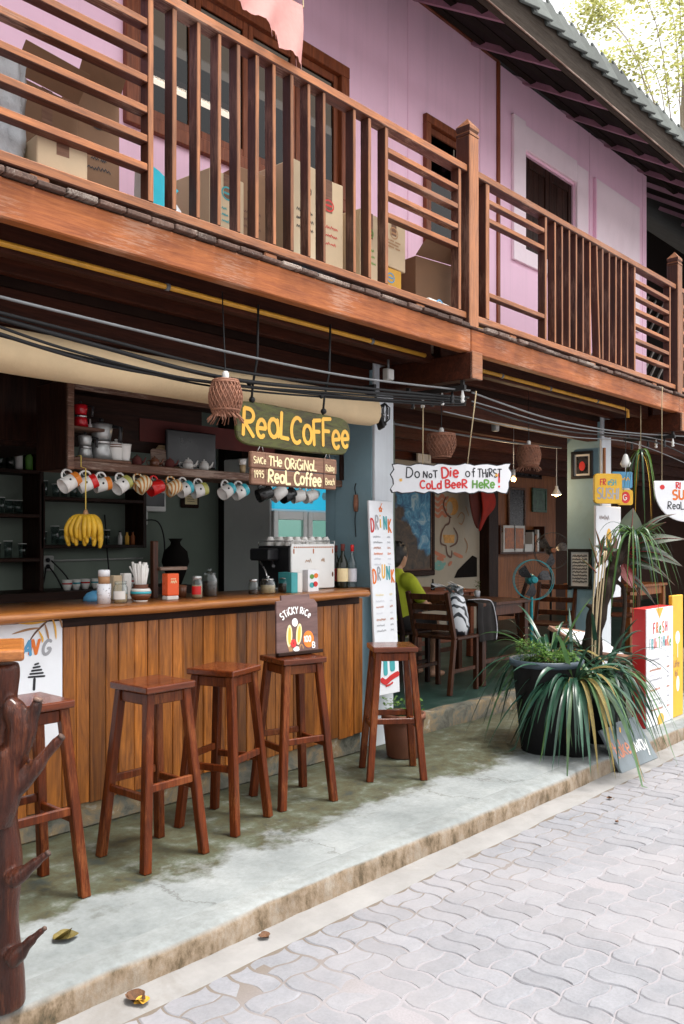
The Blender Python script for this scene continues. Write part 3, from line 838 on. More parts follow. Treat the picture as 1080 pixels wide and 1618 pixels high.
pav = {}
for kd in ('A0', 'A1', 'B0', 'B1'):
    vs, fs, cx, cy = paver_mesh(kd)
    me = bpy.data.meshes.new('paver'); me.from_pydata(vs, [], fs); me.materials.append(M['paver'])
    pav[kd] = (me, vs, fs, cx, cy)
spots = []
Y_TOP = 2.19
for i in range(-26, 86):
    for j in range(0, 43):
        for q in '01':
            kd = ('A' if (i + j) % 2 else 'B') + q
            _, _, _, cx, cy = pav[kd]
            x, y = i * LC + cx, Y_TOP - (j + 1) * LC + cy
            px, py, d = TOPX(V((x, y, GZ))) if x * CC + y * SS > 0.3 else (-9e9, 0, 1)
            vis = -40 < px < 1120 and py < 1690
            spots.append((0 if vis else 1, d, kd, x, y))
spots.sort()
rn = random.Random(3)
far = MB()
for k, (nv, d, kd, x, y) in enumerate(spots):
    me, vs, fs, cx, cy = pav[kd]
    dz = rn.uniform(-0.0016, 0.0022)
    if k < 300 and not nv:
        o = bpy.data.objects.new('paver', me); col.objects.link(o); o.parent = street
        o.location = (x, y, GZ + dz); o.rotation_euler = (rn.uniform(-.008, .008), rn.uniform(-.008, .008), rn.uniform(-.012, .012))
    else:
        far.add([(a + x, b + y, c + GZ + dz) for a, b, c in vs], fs)
far.build('paver_field', 'paver', street, recalc=False, kind='stuff')

mb = MB()
secs = [(2.332, -0.13), (2.335, -0.03), (2.342, -0.012), (2.356, -0.003), (2.385, 0.0), (2.46, 0.0)]
xs = [-9 + 0.04 * i for i in range(750)]
vs = []
for x in xs:
    for k, (y, z) in enumerate(secs):
        n1 = mnoise.noise(V((x * 2.3, k * .4, 0))) * 0.012 + mnoise.noise(V((x * 11, k * .7, 4))) * 0.006
        vs.append((x, y + (n1 if k < 5 else 0), z + (mnoise.noise(V((x * 7, 9, k))) * 0.004 if 0 < k < 5 else 0)))
ns = len(secs)
mb.add(vs, [(i * ns + k, (i + 1) * ns + k, (i + 1) * ns + k + 1, i * ns + k + 1) for i in range(len(xs) - 1) for k in range(ns - 1)], True)
mb.build('kerb', 'kerb_concrete', kind='structure')
mb = MB(); vs = []
for x in xs:
    e = mnoise.noise(V((x * 3.1, 2, 0))) * 0.014
    vs += [(x, 2.345, GZ + 0.004), (x, 2.20 + e, GZ + 0.003), (x, 2.192 + e, GZ - 0.006)]
mb.add(vs, [(i * 3 + k, i * 3 + k + 1, i * 3 + 4 + k, i * 3 + 3 + k) for i in range(len(xs) - 1) for k in (0, 1)], True)
mb.build('gutter', 'gutter_concrete', kind='structure')
mb = MB(); mb.box((-9, 2.46, -0.13), (20.9, 3.60, 0.0))
mb.build('pavement', 'pavement_concrete', kind='structure')
mb = MB(); mb.box((4.44, 3.602, -0.1), (22, 9, 0.13))
mb.build('terrace_floor', 'terrace_green', kind='structure')
mb = MB()
vs = []
xs2 = [4.44 + 0.05 * i for i in range(330)]
for x in xs2:
    n1 = mnoise.noise(V((x * 4, 0, 3))) * 0.008
    vs += [(x, 3.572 + n1, -0.02), (x, 3.576 + n1, 0.118), (x, 3.59 + n1, 0.133), (x, 3.66 + n1 * 3, 0.134)]
mb.add(vs, [(i * 4 + k, i * 4 + 4 + k, i * 4 + 5 + k, i * 4 + 1 + k) for i in range(len(xs2) - 1) for k in range(3)], True)
mb.build('terrace_step', 'plinth_concrete', kind='structure')
mb = MB(); mb.box((-3, 3.60, -0.1), (4.438, 9, 0.01)); mb.build('bar_floor', 'plinth_concrete', kind='structure')

# ------------------------------------------------------------ the house
WY = 3.75
house = thing('shop_house', 'two storey pink shop house with open bar and dining room below', 'house', (4, WY, 0))


def part(name, mat, a, b, parent=house, bevel=0.0, **k):
    m = MB(); m.box(a, b); return m.build(name, mat, parent, bevel, **k)


W1 = (2.5, 4.15, 3.48, 4.38); W2 = (5.02, 5.52, 3.48, 4.40); W3 = (6.45, 7.30, 3.80, 4.61)
WT, WX0, WX1 = 5.20, -8.0, 8.94


def wall_panel(x0, x1, holes):
    m = MB(); x = x0
    for a, b, c, d in holes:
        m.box((x, WY, 2.46), (a, WY + .08, WT)); m.box((a, WY, 2.46), (b, WY + .08, c)); m.box((a, WY, d), (b, WY + .08, WT)); x = b
    m.box((x, WY, 2.46), (x1, WY + .08, WT))
    return m.build('upper_wall', 'pink_wall', house)


wall_panel(WX0, 4.6, [W1]); wall_panel(4.603, 5.982, [W2]); wall_panel(6.018, WX1, [W3])
for xs_m in (4.82, 5.74, 8.83, 7.62): part('cover_strip', 'pink_wall', (xs_m, WY - .004, 2.7), (xs_m + .012, WY - .0005, WT))
part('joint_post', 'window_wood', (5.983, WY - .018, 2.6), (6.017, WY + .06, WT))
part('wall_plate', 'window_wood_x', (-8, WY - .02, WT + .001), (6.0, WY + .06, WT + .03))
part('side_wall', 'pink_wall', (WX1 - .07, WY + .081, 2.46), (WX1 - .001, 6.5, WT))


def casement(x0, x1, z0, z1, n, fw=0.055, mat='window_wood', glassy=True):
    w = MB(); y0, y1 = WY - .035, WY + .06
    w.box((x0 - .02, y0, z0 - .03), (x1 + .02, y1, z0 + fw - .01)); w.box((x0 - .02, y0, z1 - fw), (x1 + .02, y1, z1 + .02))
    w.box((x0 - .02, y0 + .002, z0 + fw - .009), (x0 + fw, y1, z1 - fw - .001)); w.box((x1 - fw, y0 + .002, z0 + fw - .009), (x1 + .02, y1, z1 - fw - .001))
    wf = w.build('window', mat, house, 0.004)
    pw = (x1 - x0 - 2 * fw) / n
    for i in range(n):
        a, b = x0 + fw + i * pw, x0 + fw + (i + 1) * pw
        s = MB(); sy = WY
        s.box((a + .003, sy, z0 + fw), (a + .04, sy + .03, z1 - fw - .002)); s.box((b - .04, sy, z0 + fw), (b - .003, sy + .03, z1 - fw - .002))
        s.box((a + .041, sy + .001, z0 + fw), (b - .041, sy + .03, z0 + fw + .05)); s.box((a + .041, sy + .001, z1 - fw - .05), (b - .041, sy + .03, z1 - fw - .002))
        s.build('sash', mat, wf, 0.003)
        if glassy:
            g = MB(); g.box((a + .035, sy + .012, z0 + fw + .045), (b - .035, sy + .017, z1 - fw - .045)); g.build('pane', 'window_glass', wf)
    return wf


casement(*W1, 4)
wf2 = casement(*W2, 1, 0.04)
cu = MB(); n = 30; vs = []
for i in range(n + 1):
    x = W2[0] + .05 + (W2[1] - W2[0] - .1) * i / n
    for z in (W2[2] + .06, W2[3] - .06): vs.append((x, WY + .055 + .012 * math.sin(i * 1.3), z))
cu.add(vs, [(2 * i, 2 * i + 2, 2 * i + 3, 2 * i + 1) for i in range(n)], True)
cu.build('curtain', 'photo_green', wf2)
# trim and shutters of the third window
t = MB(); y0, y1 = WY - .03, WY - .001
t.box((6.21, y0, 3.66), (6.40, y1, 4.86)); t.box((7.32, y0, 3.66), (7.54, y1, 4.80))
t.box((6.4005, y0 + .002, 4.63), (7.3195, y1, 4.83)); t.box((6.4005, y0 + .002, 3.66), (7.3195, y1, 3.79))
t.build('window_trim', 'pink_trim', house, .003)
for x0, x1 in ((6.455, 6.872), (6.878, 7.295)):
    s = MB(); yy = WY + .015
    s.box((x0, yy, 3.805), (x0 + .06, yy + .035, 4.605)); s.box((x1 - .06, yy, 3.805), (x1, yy + .035, 4.605))
    for z0, z1 in ((3.805, 3.88), (4.17, 4.23), (4.53, 4.605)): s.box((x0 + .0605, yy + .001, z0), (x1 - .0605, yy + .034, z1))
    sh = s.build('shutter', 'dark_wood_z', house, .004)
    for z0, z1 in ((3.8805, 4.1695), (4.2305, 4.5295)):
        k = 3; w = (x1 - x0 - .122) / k
        for i in range(k):
            p = MB(); p.box((x0 + .061 + i * w + .002, yy + .012, z0), (x0 + .061 + (i + 1) * w - .002, yy + .026, z1)); p.build('panel', 'dark_wood_z', sh, .003)
part('wall_panel', 'pink_trim', (7.72, WY - .022, 3.5), (8.72, WY - .001, 4.80), bevel=.003)
part('panel_batten', 'pink_wall', (7.70, WY - .03, 3.5), (7.718, WY - .001, 4.80), bevel=.002)
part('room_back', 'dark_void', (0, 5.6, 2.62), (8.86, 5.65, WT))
tb = thing('reflection_tube', 'lit white tube added upstairs to stand for a reflection in the wide window', 'lamp', (3.4, 4.6, 4.3))  # lamp added behind the glass to stand for a tube's reflection
t = MB(); t.tube([(2.9, 4.6, 4.28), (4.1, 4.6, 4.28)], .016, 10); t.build('tube', 'tube_glow', tb)
t = MB(); t.box((2.86, 4.575, 4.30), (4.14, 4.625, 4.34)); t.build('housing', 'white_plastic', tb)

for k, x in enumerate((4.26, 7.53, 10.8)):
    cb = part('column', 'blue_column', (x, 3.605, 0.0), (x + .19, 3.935, 2.50), bevel=.006)
    part('column_face', 'white_column', (x - .001, 3.580, 0.0), (x + .191, 3.604, 2.50), cb, bevel=.004)
part('bar_pier', 'blue_column', (4.106, 3.606, 0.0), (4.259, 3.70, .984))
part('bar_end_wall', 'blue_column', (4.262, 3.936, 0.0), (4.40, 4.02, 2.42))
part('bar_back_wall', 'green_wall', (-2, 5.6, 0), (4.66, 5.68, 2.44))
part('bar_dark_door', 'brown_wall', (4.80, 5.55, 0.0), (5.44, 5.598, 2.44))
part('bar_door_post', 'dark_void', (4.63, 5.5, 0.0), (4.80, 5.599, 2.44))
part('bar_side_wall', 'green_wall', (-.1, 3.62, 0), (0.0, 5.6, 2.44))
part('partition', 'green_wall', (5.45, 4.45, 0.0), (5.55, 6.6, 2.44))
part('mural_wall', 'mural_wall', (5.56, 6.60, 0.131), (10.10, 6.66, 2.44))
part('timber_post', 'dark_wood_z', (10.11, 6.45, 0.131), (10.35, 6.66, 2.44), bevel=.006)
part('panelled_wall', 'orange_panel', (10.36, 7.00, 0.131), (13.0, 7.06, 2.44))
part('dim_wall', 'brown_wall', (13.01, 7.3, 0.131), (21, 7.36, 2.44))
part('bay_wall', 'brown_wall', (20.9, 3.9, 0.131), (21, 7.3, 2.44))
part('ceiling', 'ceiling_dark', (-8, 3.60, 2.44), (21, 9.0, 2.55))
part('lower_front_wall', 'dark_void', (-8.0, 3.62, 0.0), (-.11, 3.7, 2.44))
for y in (4.3, 5.0, 5.7, 6.3):
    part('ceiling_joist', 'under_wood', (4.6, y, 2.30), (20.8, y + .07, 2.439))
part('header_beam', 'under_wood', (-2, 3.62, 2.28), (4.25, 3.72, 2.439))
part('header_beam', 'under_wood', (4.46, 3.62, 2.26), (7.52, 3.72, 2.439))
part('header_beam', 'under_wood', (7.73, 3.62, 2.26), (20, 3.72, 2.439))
part('far_wall', 'roof_dark', (8.95, 5.3, 2.62), (20, 5.4, 6.0))

# ------------------------------------------------------------ roof
roof = thing('roof', 'dark overhanging roof with grey tiles and weathered fascia board', 'roof', (6, 3, 5))
EY, EZ = 2.90, 4.62
m = MB()
m.add([(-8, EY + .02, EZ + .10), (22, EY + .02, EZ + .10), (22, 6.6, EZ + .1 + 3.68 * .62), (-8, 6.6, EZ + .1 + 3.68 * .62),
       (-8, EY + .02, EZ + .16), (22, EY + .02, EZ + .16), (22, 6.6, EZ + .16 + 3.68 * .62), (-8, 6.6, EZ + .16 + 3.68 * .62)],
      [(0, 3, 2, 1), (4, 5, 6, 7), (0, 1, 5, 4), (2, 3, 7, 6), (1, 2, 6, 5), (0, 4, 7, 3)])
m.build('roof_deck', 'roof_dark', roof)
m = MB(); m.box((-8, EY - .03, EZ), (22, EY + .018, EZ + .215)); m.build('fascia', 'fascia_wood', roof, .006)
m = MB(); m.box((-8, EY - .040, EZ - .004), (22, EY - .031, EZ + .010)); m.build('drip_batten', 'shelf_wood', roof, .003)
for k in range(-3, 20):
    x = 4.87 + .77 * k
    if x > 21: break
    m = MB(); m.bar((x, EY + .03, EZ + .085), (x, WY + .7, EZ + .085 + (WY + .67 - EY) * .62), .045, .05)
    m.build('rafter', 'pink_rafter' if k % 1 == 0 else 'roof_dark', roof)
for y in (3.1, 3.35, 3.62):
    z = EZ + (y - EY) * .62 + .088
    m = MB(); m.box((-8, y, z - .008), (22, y + .05, z + .02)); m.build('purlin', 'roof_dark', roof)
# tiles along the eave, each lapped over the next
tm = MB()
tf = Fr((0, 0, 0), V((1, -.10, .13)), V((0, .42, .9)))
tm.prism([(-.115, -.05), (.10, -.05), (.10, .185), (.092, .19), (.088, .235), (.070, .24), (.060, .19), (-.115, .18)], tf, 0.0, .018)
t0 = tm.build('roof_tile', 'roof_tile', roof, .003)
for k in range(0, 70):
    o = t0 if k == 0 else t0.copy()
    if k: col.objects.link(o); o.parent = roof
    o.location = V((2.4 + .17 * k, EY - .028, EZ + .222)) - ROOT[roof] + V((0, random.uniform(-.003, .003), random.uniform(-.004, .004)))
    o.rotation_euler = (random.uniform(-.02, .02), random.uniform(-.03, .03), random.uniform(-.02, .02))
for row in range(1, 4):   # courses behind the first
    m = MB(); y = EY + .06 + row * .2; z = EZ + .20 + (y - EY) * .62
    m.bar((-8, y, z), (22, y, z), .26, .02, V((0, -.5, .85))); m.build('tile_course', 'roof_tile', roof)

# pale bars standing in for light through roof gaps beyond the pink wall
scr = thing('light_gap_bars', 'pale slanted bars standing for light gaps past the pink upstairs wall', 'screen', (10, 5.2, 2.7))
m = MB(); m.box((9.0, 5.24, 2.7), (16, 5.28, 5.0)); m.build('backing', 'roof_dark', scr)
for k in range(24):
    x = 9.3 + .27 * k
    for z0, dz in ((3.0, .42), (3.75, .5), (4.45, .5)):
        if (k * 7 + int(z0 * 4)) % 5 == 0: continue
        m = MB(); m.bar((x, 5.22, z0), (x + .5, 5.22, z0 + dz), .03, .03, YA); m.build('light_gap_bar', 'batten_pale', scr)

# ------------------------------------------------------------ balcony
BY = 2.90
bal = thing('balcony', 'long timber balcony with worn reddish railing above the bar', 'balcony', (4.35, BY, 2.4))


def bpart(name, mat, a, b, bevel=.004, parent=bal): return part(name, mat, a, b, parent, bevel)


bpart('edge_beam', 'beam_wood', (-8, BY, 2.462), (4.345, BY + .06, 2.605), .006)
bpart('edge_beam', 'beam_wood', (4.352, BY, 2.462), (7.615, BY + .06, 2.605), .006)
bpart('edge_beam', 'beam_wood', (7.622, BY, 2.462), (21, BY + .06, 2.605), .006)
for x in (-2.2, 1.1, 4.35, 7.62, 10.9):
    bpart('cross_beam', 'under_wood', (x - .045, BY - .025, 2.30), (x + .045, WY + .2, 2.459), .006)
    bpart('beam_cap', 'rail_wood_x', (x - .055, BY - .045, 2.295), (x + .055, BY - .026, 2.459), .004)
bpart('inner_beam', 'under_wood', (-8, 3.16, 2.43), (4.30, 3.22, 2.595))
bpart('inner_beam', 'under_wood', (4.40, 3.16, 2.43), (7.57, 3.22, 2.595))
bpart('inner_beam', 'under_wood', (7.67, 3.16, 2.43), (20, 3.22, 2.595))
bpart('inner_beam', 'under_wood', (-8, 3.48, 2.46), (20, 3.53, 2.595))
x = -6.0; rn = random.Random(5)
while x < 20.5:
    w = rn.uniform(.105, .135)
    bpart('deck_board', 'deck_wood', (x, BY - .018 + rn.uniform(-.014, .012), 2.608 + rn.uniform(0, .003)), (x + w - .006, WY - .002, 2.630 + rn.uniform(-.004, .004)), .003)
    x += w
ZB0, ZB1, ZT0, ZT1 = 2.658, 2.700, 3.535, 3.580
RY = BY + .005


def px2x(px, Y=RY):
    u = (px - 540) / FPX
    return Y * (CC + u * SS) / (SS - u * CC)


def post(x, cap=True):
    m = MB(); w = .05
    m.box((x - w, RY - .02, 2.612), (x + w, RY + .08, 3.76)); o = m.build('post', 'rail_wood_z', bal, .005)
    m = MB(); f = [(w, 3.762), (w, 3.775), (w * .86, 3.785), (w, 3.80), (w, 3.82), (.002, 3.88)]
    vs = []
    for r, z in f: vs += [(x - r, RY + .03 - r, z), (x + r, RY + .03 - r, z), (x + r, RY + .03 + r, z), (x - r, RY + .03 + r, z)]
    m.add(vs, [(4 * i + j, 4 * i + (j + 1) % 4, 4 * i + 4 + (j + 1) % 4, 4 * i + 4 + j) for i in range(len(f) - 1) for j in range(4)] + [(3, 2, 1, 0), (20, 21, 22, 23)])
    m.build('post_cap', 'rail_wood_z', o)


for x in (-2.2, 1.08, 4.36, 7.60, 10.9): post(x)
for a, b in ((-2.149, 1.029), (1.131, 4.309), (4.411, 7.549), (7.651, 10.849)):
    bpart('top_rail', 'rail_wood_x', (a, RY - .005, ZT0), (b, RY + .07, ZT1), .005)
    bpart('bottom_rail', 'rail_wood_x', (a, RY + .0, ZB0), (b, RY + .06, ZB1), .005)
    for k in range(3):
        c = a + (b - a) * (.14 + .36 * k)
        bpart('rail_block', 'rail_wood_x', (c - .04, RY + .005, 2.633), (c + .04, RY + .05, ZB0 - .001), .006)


def baluster(x, w=.022, lean=0.0, d=.058):
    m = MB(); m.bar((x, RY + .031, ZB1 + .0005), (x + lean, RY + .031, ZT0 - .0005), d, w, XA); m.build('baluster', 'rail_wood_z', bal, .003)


def slats(x0, x1, zs):
    for z in zs:
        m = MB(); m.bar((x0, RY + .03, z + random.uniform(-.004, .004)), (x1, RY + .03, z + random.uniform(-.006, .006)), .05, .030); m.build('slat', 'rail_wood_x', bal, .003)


def stile(px): x = px2x(px); baluster(x, .026); return x


xs_ = [px2x(p) for p in (276, 314, 347, 378, 406.5, 434.5, 462.5, 489.5, 513.5, 561, 585)]
for x in xs_: baluster(x, random.uniform(.018, .024), random.uniform(-.004, .004))
sl = stile(239)
slats(1.132, sl - .014, [2.84 + .117 * k for k in range(6)])
sa = stile(611.5); sb = px2x(727); baluster(sb, .026)
slats(sa + .014, sb - .014, [3.42, 3.305, 3.19, 3.073])
s1 = px2x(771); baluster(s1, .04); s2 = stile(863)
slats(s1 + .021, s2 - .014, [3.435, 3.317, 2.857])
for p in (878, 889, 900.5, 911, 922, 933, 953, 963, 973.5, 982, 992): baluster(px2x(p), .02, random.uniform(-.004, .004))
baluster(px2x(948), .02, -.05)
s3 = stile(1003.5); s4 = px2x(1059); baluster(s4, .024)
slats(s3 + .014, s4 - .013, [2.84 + .117 * k for k in range(6)])
s5 = 7.72; baluster(s5, .024); slats(s5 + .013, 8.4, [2.84 + .117 * k for k in range(6)]); baluster(8.42, .024)
for k in range(14): baluster(8.6 + .11 * k, .02); baluster(-1.0 + .11 * k, .02)
# yellow pipe clipped under the floor
yp = thing('yellow_pipe', 'yellow ochre pipe clipped along the underside of the balcony', 'pipe', (3, 3.13, 2.4))
for a, b in ((0.4, 4.2), (4.47, 7.0)):
    m = MB(); pts = [(a, 3.135, 2.455), (b, 3.135, 2.455)]
    if b > 5: pts += [(b + .05, 3.12, 2.44), (b + .055, 3.12, 2.38)]
    m.tube(pts, .013, 8); m.build('pipe', 'yellow_pipe', yp)
    for x in (a + .6, (a + b) / 2, b - .5):
        c = MB(); c.tube([(x - .01, 3.135, 2.455), (x + .01, 3.135, 2.455)], .017, 8); c.build('clip', 'grey_conduit', yp)

# ------------------------------------------------------------ bar counter
ctr = thing('bar_counter', 'wooden bar counter clad in warm upright boards with live edge top', 'counter', (2.9, 3.6, 0))
CY = 3.56
part('plinth', 'plinth_concrete', (-.05, CY + .002, 0.0), (4.10, CY + .10, .135), ctr, .008)
part('carcass', 'dark_wood', (0.0, CY + .03, .136), (4.10, CY + .06, .965), ctr)
x = 1.0; rn = random.Random(11)
while x < 4.09:
    w = min(rn.uniform(.062, .088), 4.105 - x)
    if w < .03: break
    dy = rn.uniform(-.004, .004)
    m = MB(); m.box((x, CY - .012 + dy, .122 + rn.uniform(-.008, .006)), (x + w - .0035, CY + .012 + dy, .972)); m.build('board', 'counter_board', ctr, .004)
    x += w
part('top_cleat', 'dark_wood', (1.0, CY - .022, .94), (4.06, CY - .0165, .984), ctr, .002)
m = MB(); vs = []; n = 90
for i in range(n + 1):
    x = 0.8 + (4.258 - .8) * i / n
    e = mnoise.noise(V((x * 1.6, 3, 0))) * .022 + mnoise.noise(V((x * 6, 1, 0))) * .006
    b = mnoise.noise(V((x * 2.2, 8, 0))) * .008
    if x > 4.06: e = .165          # the slab is notched round the column
    for y, z in ((3.99, .986), (3.435 + e, .986 + b), (3.418 + e, 1.005 + b * .6), (3.43 + e, 1.024), (3.446 + e, 1.03), (3.99, 1.03)): vs.append((x, y, z))
m.add(vs, [(i * 6 + k, i * 6 + (k + 1) % 6, i * 6 + 6 + (k + 1) % 6, i * 6 + 6 + k) for i in range(n) for k in range(6)], True)
m.f += [[0, 1, 2, 3, 4, 5], [n * 6 + k for k in range(5, -1, -1)]]; m.sm += [False, False]
m.build('countertop', 'counter_top', ctr)

# ------------------------------------------------------------ awning
aw = thing('rolled_awning', 'cream canvas awning rolled up along the bar opening', 'awning', (2.9, 3.35, 2.1))
m = MB(); vs = []; n = 120; prof = [(3.50, 2.235), (3.42, 2.225), (3.365, 2.19), (3.34, 2.14), (3.345, 2.09), (3.375, 2.055), (3.43, 2.04), (3.50, 2.05)]
for i in range(n + 1):
    x = 0.6 + 3.44 * i / n
    sag = -.045 * math.exp(-((x - 1.7) / .8) ** 2) * 0 - .012 * math.sin((x - .6) / 3.44 * math.pi)
    for k, (y, z) in enumerate(prof):
        w = mnoise.noise(V((x * 2.2, k * .5, 2))) * .016 + mnoise.noise(V((x * 7 + k, k * .3, 5))) * .005
        vs.append((x, y + w, z + sag + w * .5))
k = len(prof)
m.add(vs, [(i * k + j, (i + 1) * k + j, (i + 1) * k + j + 1, i * k + j + 1) for i in range(n) for j in range(k - 1)], True)
m.build('canvas', 'cream_fabric', aw)
m = MB(); m.tube([(0.6, 3.46, 2.16), (4.05, 3.46, 2.16)], .03, 10); m.build('roller', 'grey_conduit', aw)
m = MB(); m.bar((4.075, 3.46, 2.27), (4.075, 3.37, 2.02), .02, .05); m.bar((4.076, 3.42, 2.28), (4.076, 3.60, 2.28), .02, .04); m.build('bracket', 'black_iron', aw, .004)
# ------------------------------------------------------------ bar stools
def make_stool():
    t = thing('bar_stool', 'x', 'stool')
    m = MB(); m.box((-.128, -.128, .708), (.128, .128, .738)); m.build('seat', 'seat_wood', t, .006, local=True, seg=2)
    for sx in (-1, 1):
        for sy in (-1, 1):
            m = MB(); a, b = .152, .094
            r = .019
            lo = [(sx * a - r, sy * a - r, 0), (sx * a + r, sy * a - r, 0), (sx * a + r, sy * a + r, 0), (sx * a - r, sy * a + r, 0)]
            hi = [(sx * b - r, sy * b - r, .7075), (sx * b + r, sy * b - r, .7075), (sx * b + r, sy * b + r, .7075), (sx * b - r, sy * b + r, .7075)]
            m.add(lo + hi, [(0, 3, 2, 1), (4, 5, 6, 7), (0, 1, 5, 4), (1, 2, 6, 5), (2, 3, 7, 6), (3, 0, 4, 7)])
            m.build('leg', 'stool_wood', t, .004, local=True)
    def pos(z): return .152 + (.094 - .152) * z / .7075
    for nm, z, h in (('apron', .680, .045), ('stretcher', .325, .032)):
        for k in range(4):
            zz = z - (.035 if nm == 'stretcher' and k % 2 else 0)
            p = pos(zz); e = p - .0185
            m = MB()
            if k % 2 == 0: s = 1 if k == 0 else -1; m.box((-e, s * p - .009, zz - h / 2), (e, s * p + .009, zz + h / 2))
            else: s = 1 if k == 1 else -1; m.box((s * p - .009, -e, zz - h / 2), (s * p + .009, e, zz + h / 2))
            m.build(nm, 'stool_wood', t, .003, local=True)
    return t


ST = [((2.165, 3.05), 2, 'dark red wooden bar stool, empty seat, second from the driftwood table'),
      ((1.585, 3.03), 0, 'dark red wooden bar stool in front of the white painted panel, behind driftwood post'),
      ((2.645, 3.155), 18, 'dark red wooden bar stool with empty seat beside the sticky rice stool'),
      ((3.125, 3.18), -14, 'dark red wooden bar stool carrying the sticky rice board'),
      ((3.84, 3.10), -41, 'dark red wooden bar stool in front of the tall drink menu on the column')]
st0 = make_stool()
for k, ((x, y), rz, lab) in enumerate(ST):
    if k == 0:
        st0.location = (x, y, 0); st0.rotation_euler.z = R(rz); st0['label'] = lab; st0['group'] = 'bar stools along the counter'
    else: copy_thing(st0, (x, y, 0), R(rz), lab, 'bar stools along the counter')

# ------------------------------------------------------------ signs
def ink(fr, mat, parent, fn, name='lettering'):
    global letters          # every word becomes a mesh of its own
    real = letters
    def one(m, *a, **k):
        w = MB(); r = real(w, *a, **k); w.build(name, mat, parent, recalc=False); return r
    letters = one
    try: fn(MB(), fr)
    finally: letters = real


FX = lambda x, y, z: Fr((x, y, z), XA, UP)
# green Real Coffee board
s = thing('hanging_sign', 'green weathered board with yellow letters reading Real Coffee', 'sign', (3.08, 3.1, 1.78))
f = FX(2.675, 3.10, 1.785)
poly = smooth([(0.0, .06), (.02, .19), (.10, .215), (.35, .213), (.62, .207), (.75, .20), (.80, .165), (.805, .09), (.78, .03), (.72, .006), (.45, .0), (.2, .004), (.05, .012)], 4, True)
m = MB(); m.prism([(p.x, p.y) for p in poly], f, -.022, 0); m.build('board', 'sign_green', s, .005)
rn = random.Random(4)
def rc(m, fr):
    letters(m, fr, 'ReaL', .035, .055, .132, .020, .002, .07, .10, .92, rnd=rn)
    letters(m, fr, 'CoFFee', .355, .045, .135, .020, .002, .06, .08, .86, rnd=rn)
ink(f, 'ink_yellow', s, rc)
for x, dx in ((.10, -.03), (.60, -.02)):
    m = MB(); m.tube([f(x, .205, -.01), f(x + .002, .30, .0), f(x + dx * .2, .42, .04), f(x + dx * .3, .67, .05)], .006, 6); m.sphere(f(x, .225, -.004), .016, 8, 6); m.sphere(f(x - .025, .30, .004), .013, 8, 6); m.build('rope', 'black_cable', s)
# brown Original board
s = thing('hanging_sign', 'brown plank sign reading The Original Real Coffee since 1995', 'sign', (3.07, 3.1, 1.6))
f = FX(2.765, 3.10, 1.603)
m = MB()
m.fbox(f, 0, .61, .081, .160, -.024, 0); pl = m.build('plank', 'sign_brown', s, .005)
m = MB(); m.fbox(f, .004, .606, 0, .079, -.024, -.001); m.build('plank', 'sign_brown', s, .005)
m = MB(); m.fbox(f, .505, .511, .004, .156, -.002, .0015); m.fbox(f, .092, .094, .004, .156, -.002, .0008); m.build('divider', 'ink_brown', s)
def oc(m, fr):
    letters(m, fr, 'SiNCe', .015, .103, .030, .0048, .0016, .05, .16, .8)
    letters(m, fr, '1995', .018, .035, .034, .0048, .0016, .05, .16, .75)
    letters(m, fr, 'THe', .115, .098, .046, .0085, .0016, .05, .13, .9)
    letters(m, fr, 'ORiGiNaL', .225, .092, .050, .0085, .0016, .05, .12, .9)
    letters(m, fr, 'ReaL', .110, .016, .062, .012, .0016, .05, .10, .95)
    letters(m, fr, 'Coffee', .290, .012, .064, .012, .0016, .05, .06, .90)
    letters(m, fr, 'Railay', .520, .095, .034, .0045, .0018, .05, .12, .62)
    letters(m, fr, 'Beacn'.replace('n', 'h'), .518, .025, .032, .0045, .0018, .05, .12, .68)
ink(f, 'ink_cream', s, oc)
for x in (.07, .545):
    m = MB(); m.tube([f(x - .02, .160, -.012), f(x, .205, -.004), f(x + .02, .160, -.012)], .003, 5); m.build('hanger', 'steel', s)
# white wavy beer sign facing the street corner
C0 = PX(713, 756, D=5.4)
s = thing('hanging_sign', 'white wavy edged sign reading Do not die of thirst cold beer here', 'sign', C0 - V((0, 0, .09)))
f = Fr(C0, CR, UP)
W_, H_ = .368, .085
rn = random.Random(9); pts = []
for i in range(26): pts.append((-W_ + 2 * W_ * i / 26, -H_ + .006 * math.sin(i * 1.7) + rn.uniform(-.004, .004)))
for i in range(6): pts.append((W_ - (.02 if i < 2 else 0) + .012 * math.sin(i * 2.2), -H_ + .03 * i))
for i in range(26): pts.append((W_ - 2 * W_ * i / 26, H_ + .005 * math.sin(i * 1.3 + 1) + rn.uniform(-.003, .003)))
for i in range(6): pts.append((-W_ + .012 * math.sin(i * 2.2), H_ - .03 * i))
m = MB(); m.prism([(x * 1.018, y * 1.07) for x, y in pts], f, -.02, -.001); m.build('border', 'ink_black', s)
m = MB(); m.prism(pts, f, -.0008, .002); m.build('board', 'sign_white', s)
ink(f, 'ink_black', s, lambda m, fr: (letters(m, fr, 'Do', -.285, .005, .062, .0075, .004, .05), letters(m, fr, 'NoT', -.178, .006, .040, .0075, .004, .05, .18), letters(m, fr, 'of', .085, .010, .058, .0068, .004, .05), letters(m, fr, 'THiRST', .165, .010, .050, .0070, .004, .06, .13, .74)))
ink(f, 'ink_red', s, lambda m, fr: (letters(m, fr, 'Die', -.062, .008, .062, .012, .004, .05, .14), letters(m, fr, 'CoLd', -.198, -.062, .050, .0105, .004, .05, .14), letters(m, fr, 'BeeR', -.040, -.060, .050, .0105, .004, .05, .14), letters(m, fr, '!', .288, -.055, .085, .012, .004, .02)))
ink(f, 'ink_green', s, lambda m, fr: letters(m, fr, 'HeRe', .130, -.060, .050, .0105, .004, .05, .14))
m = MB()
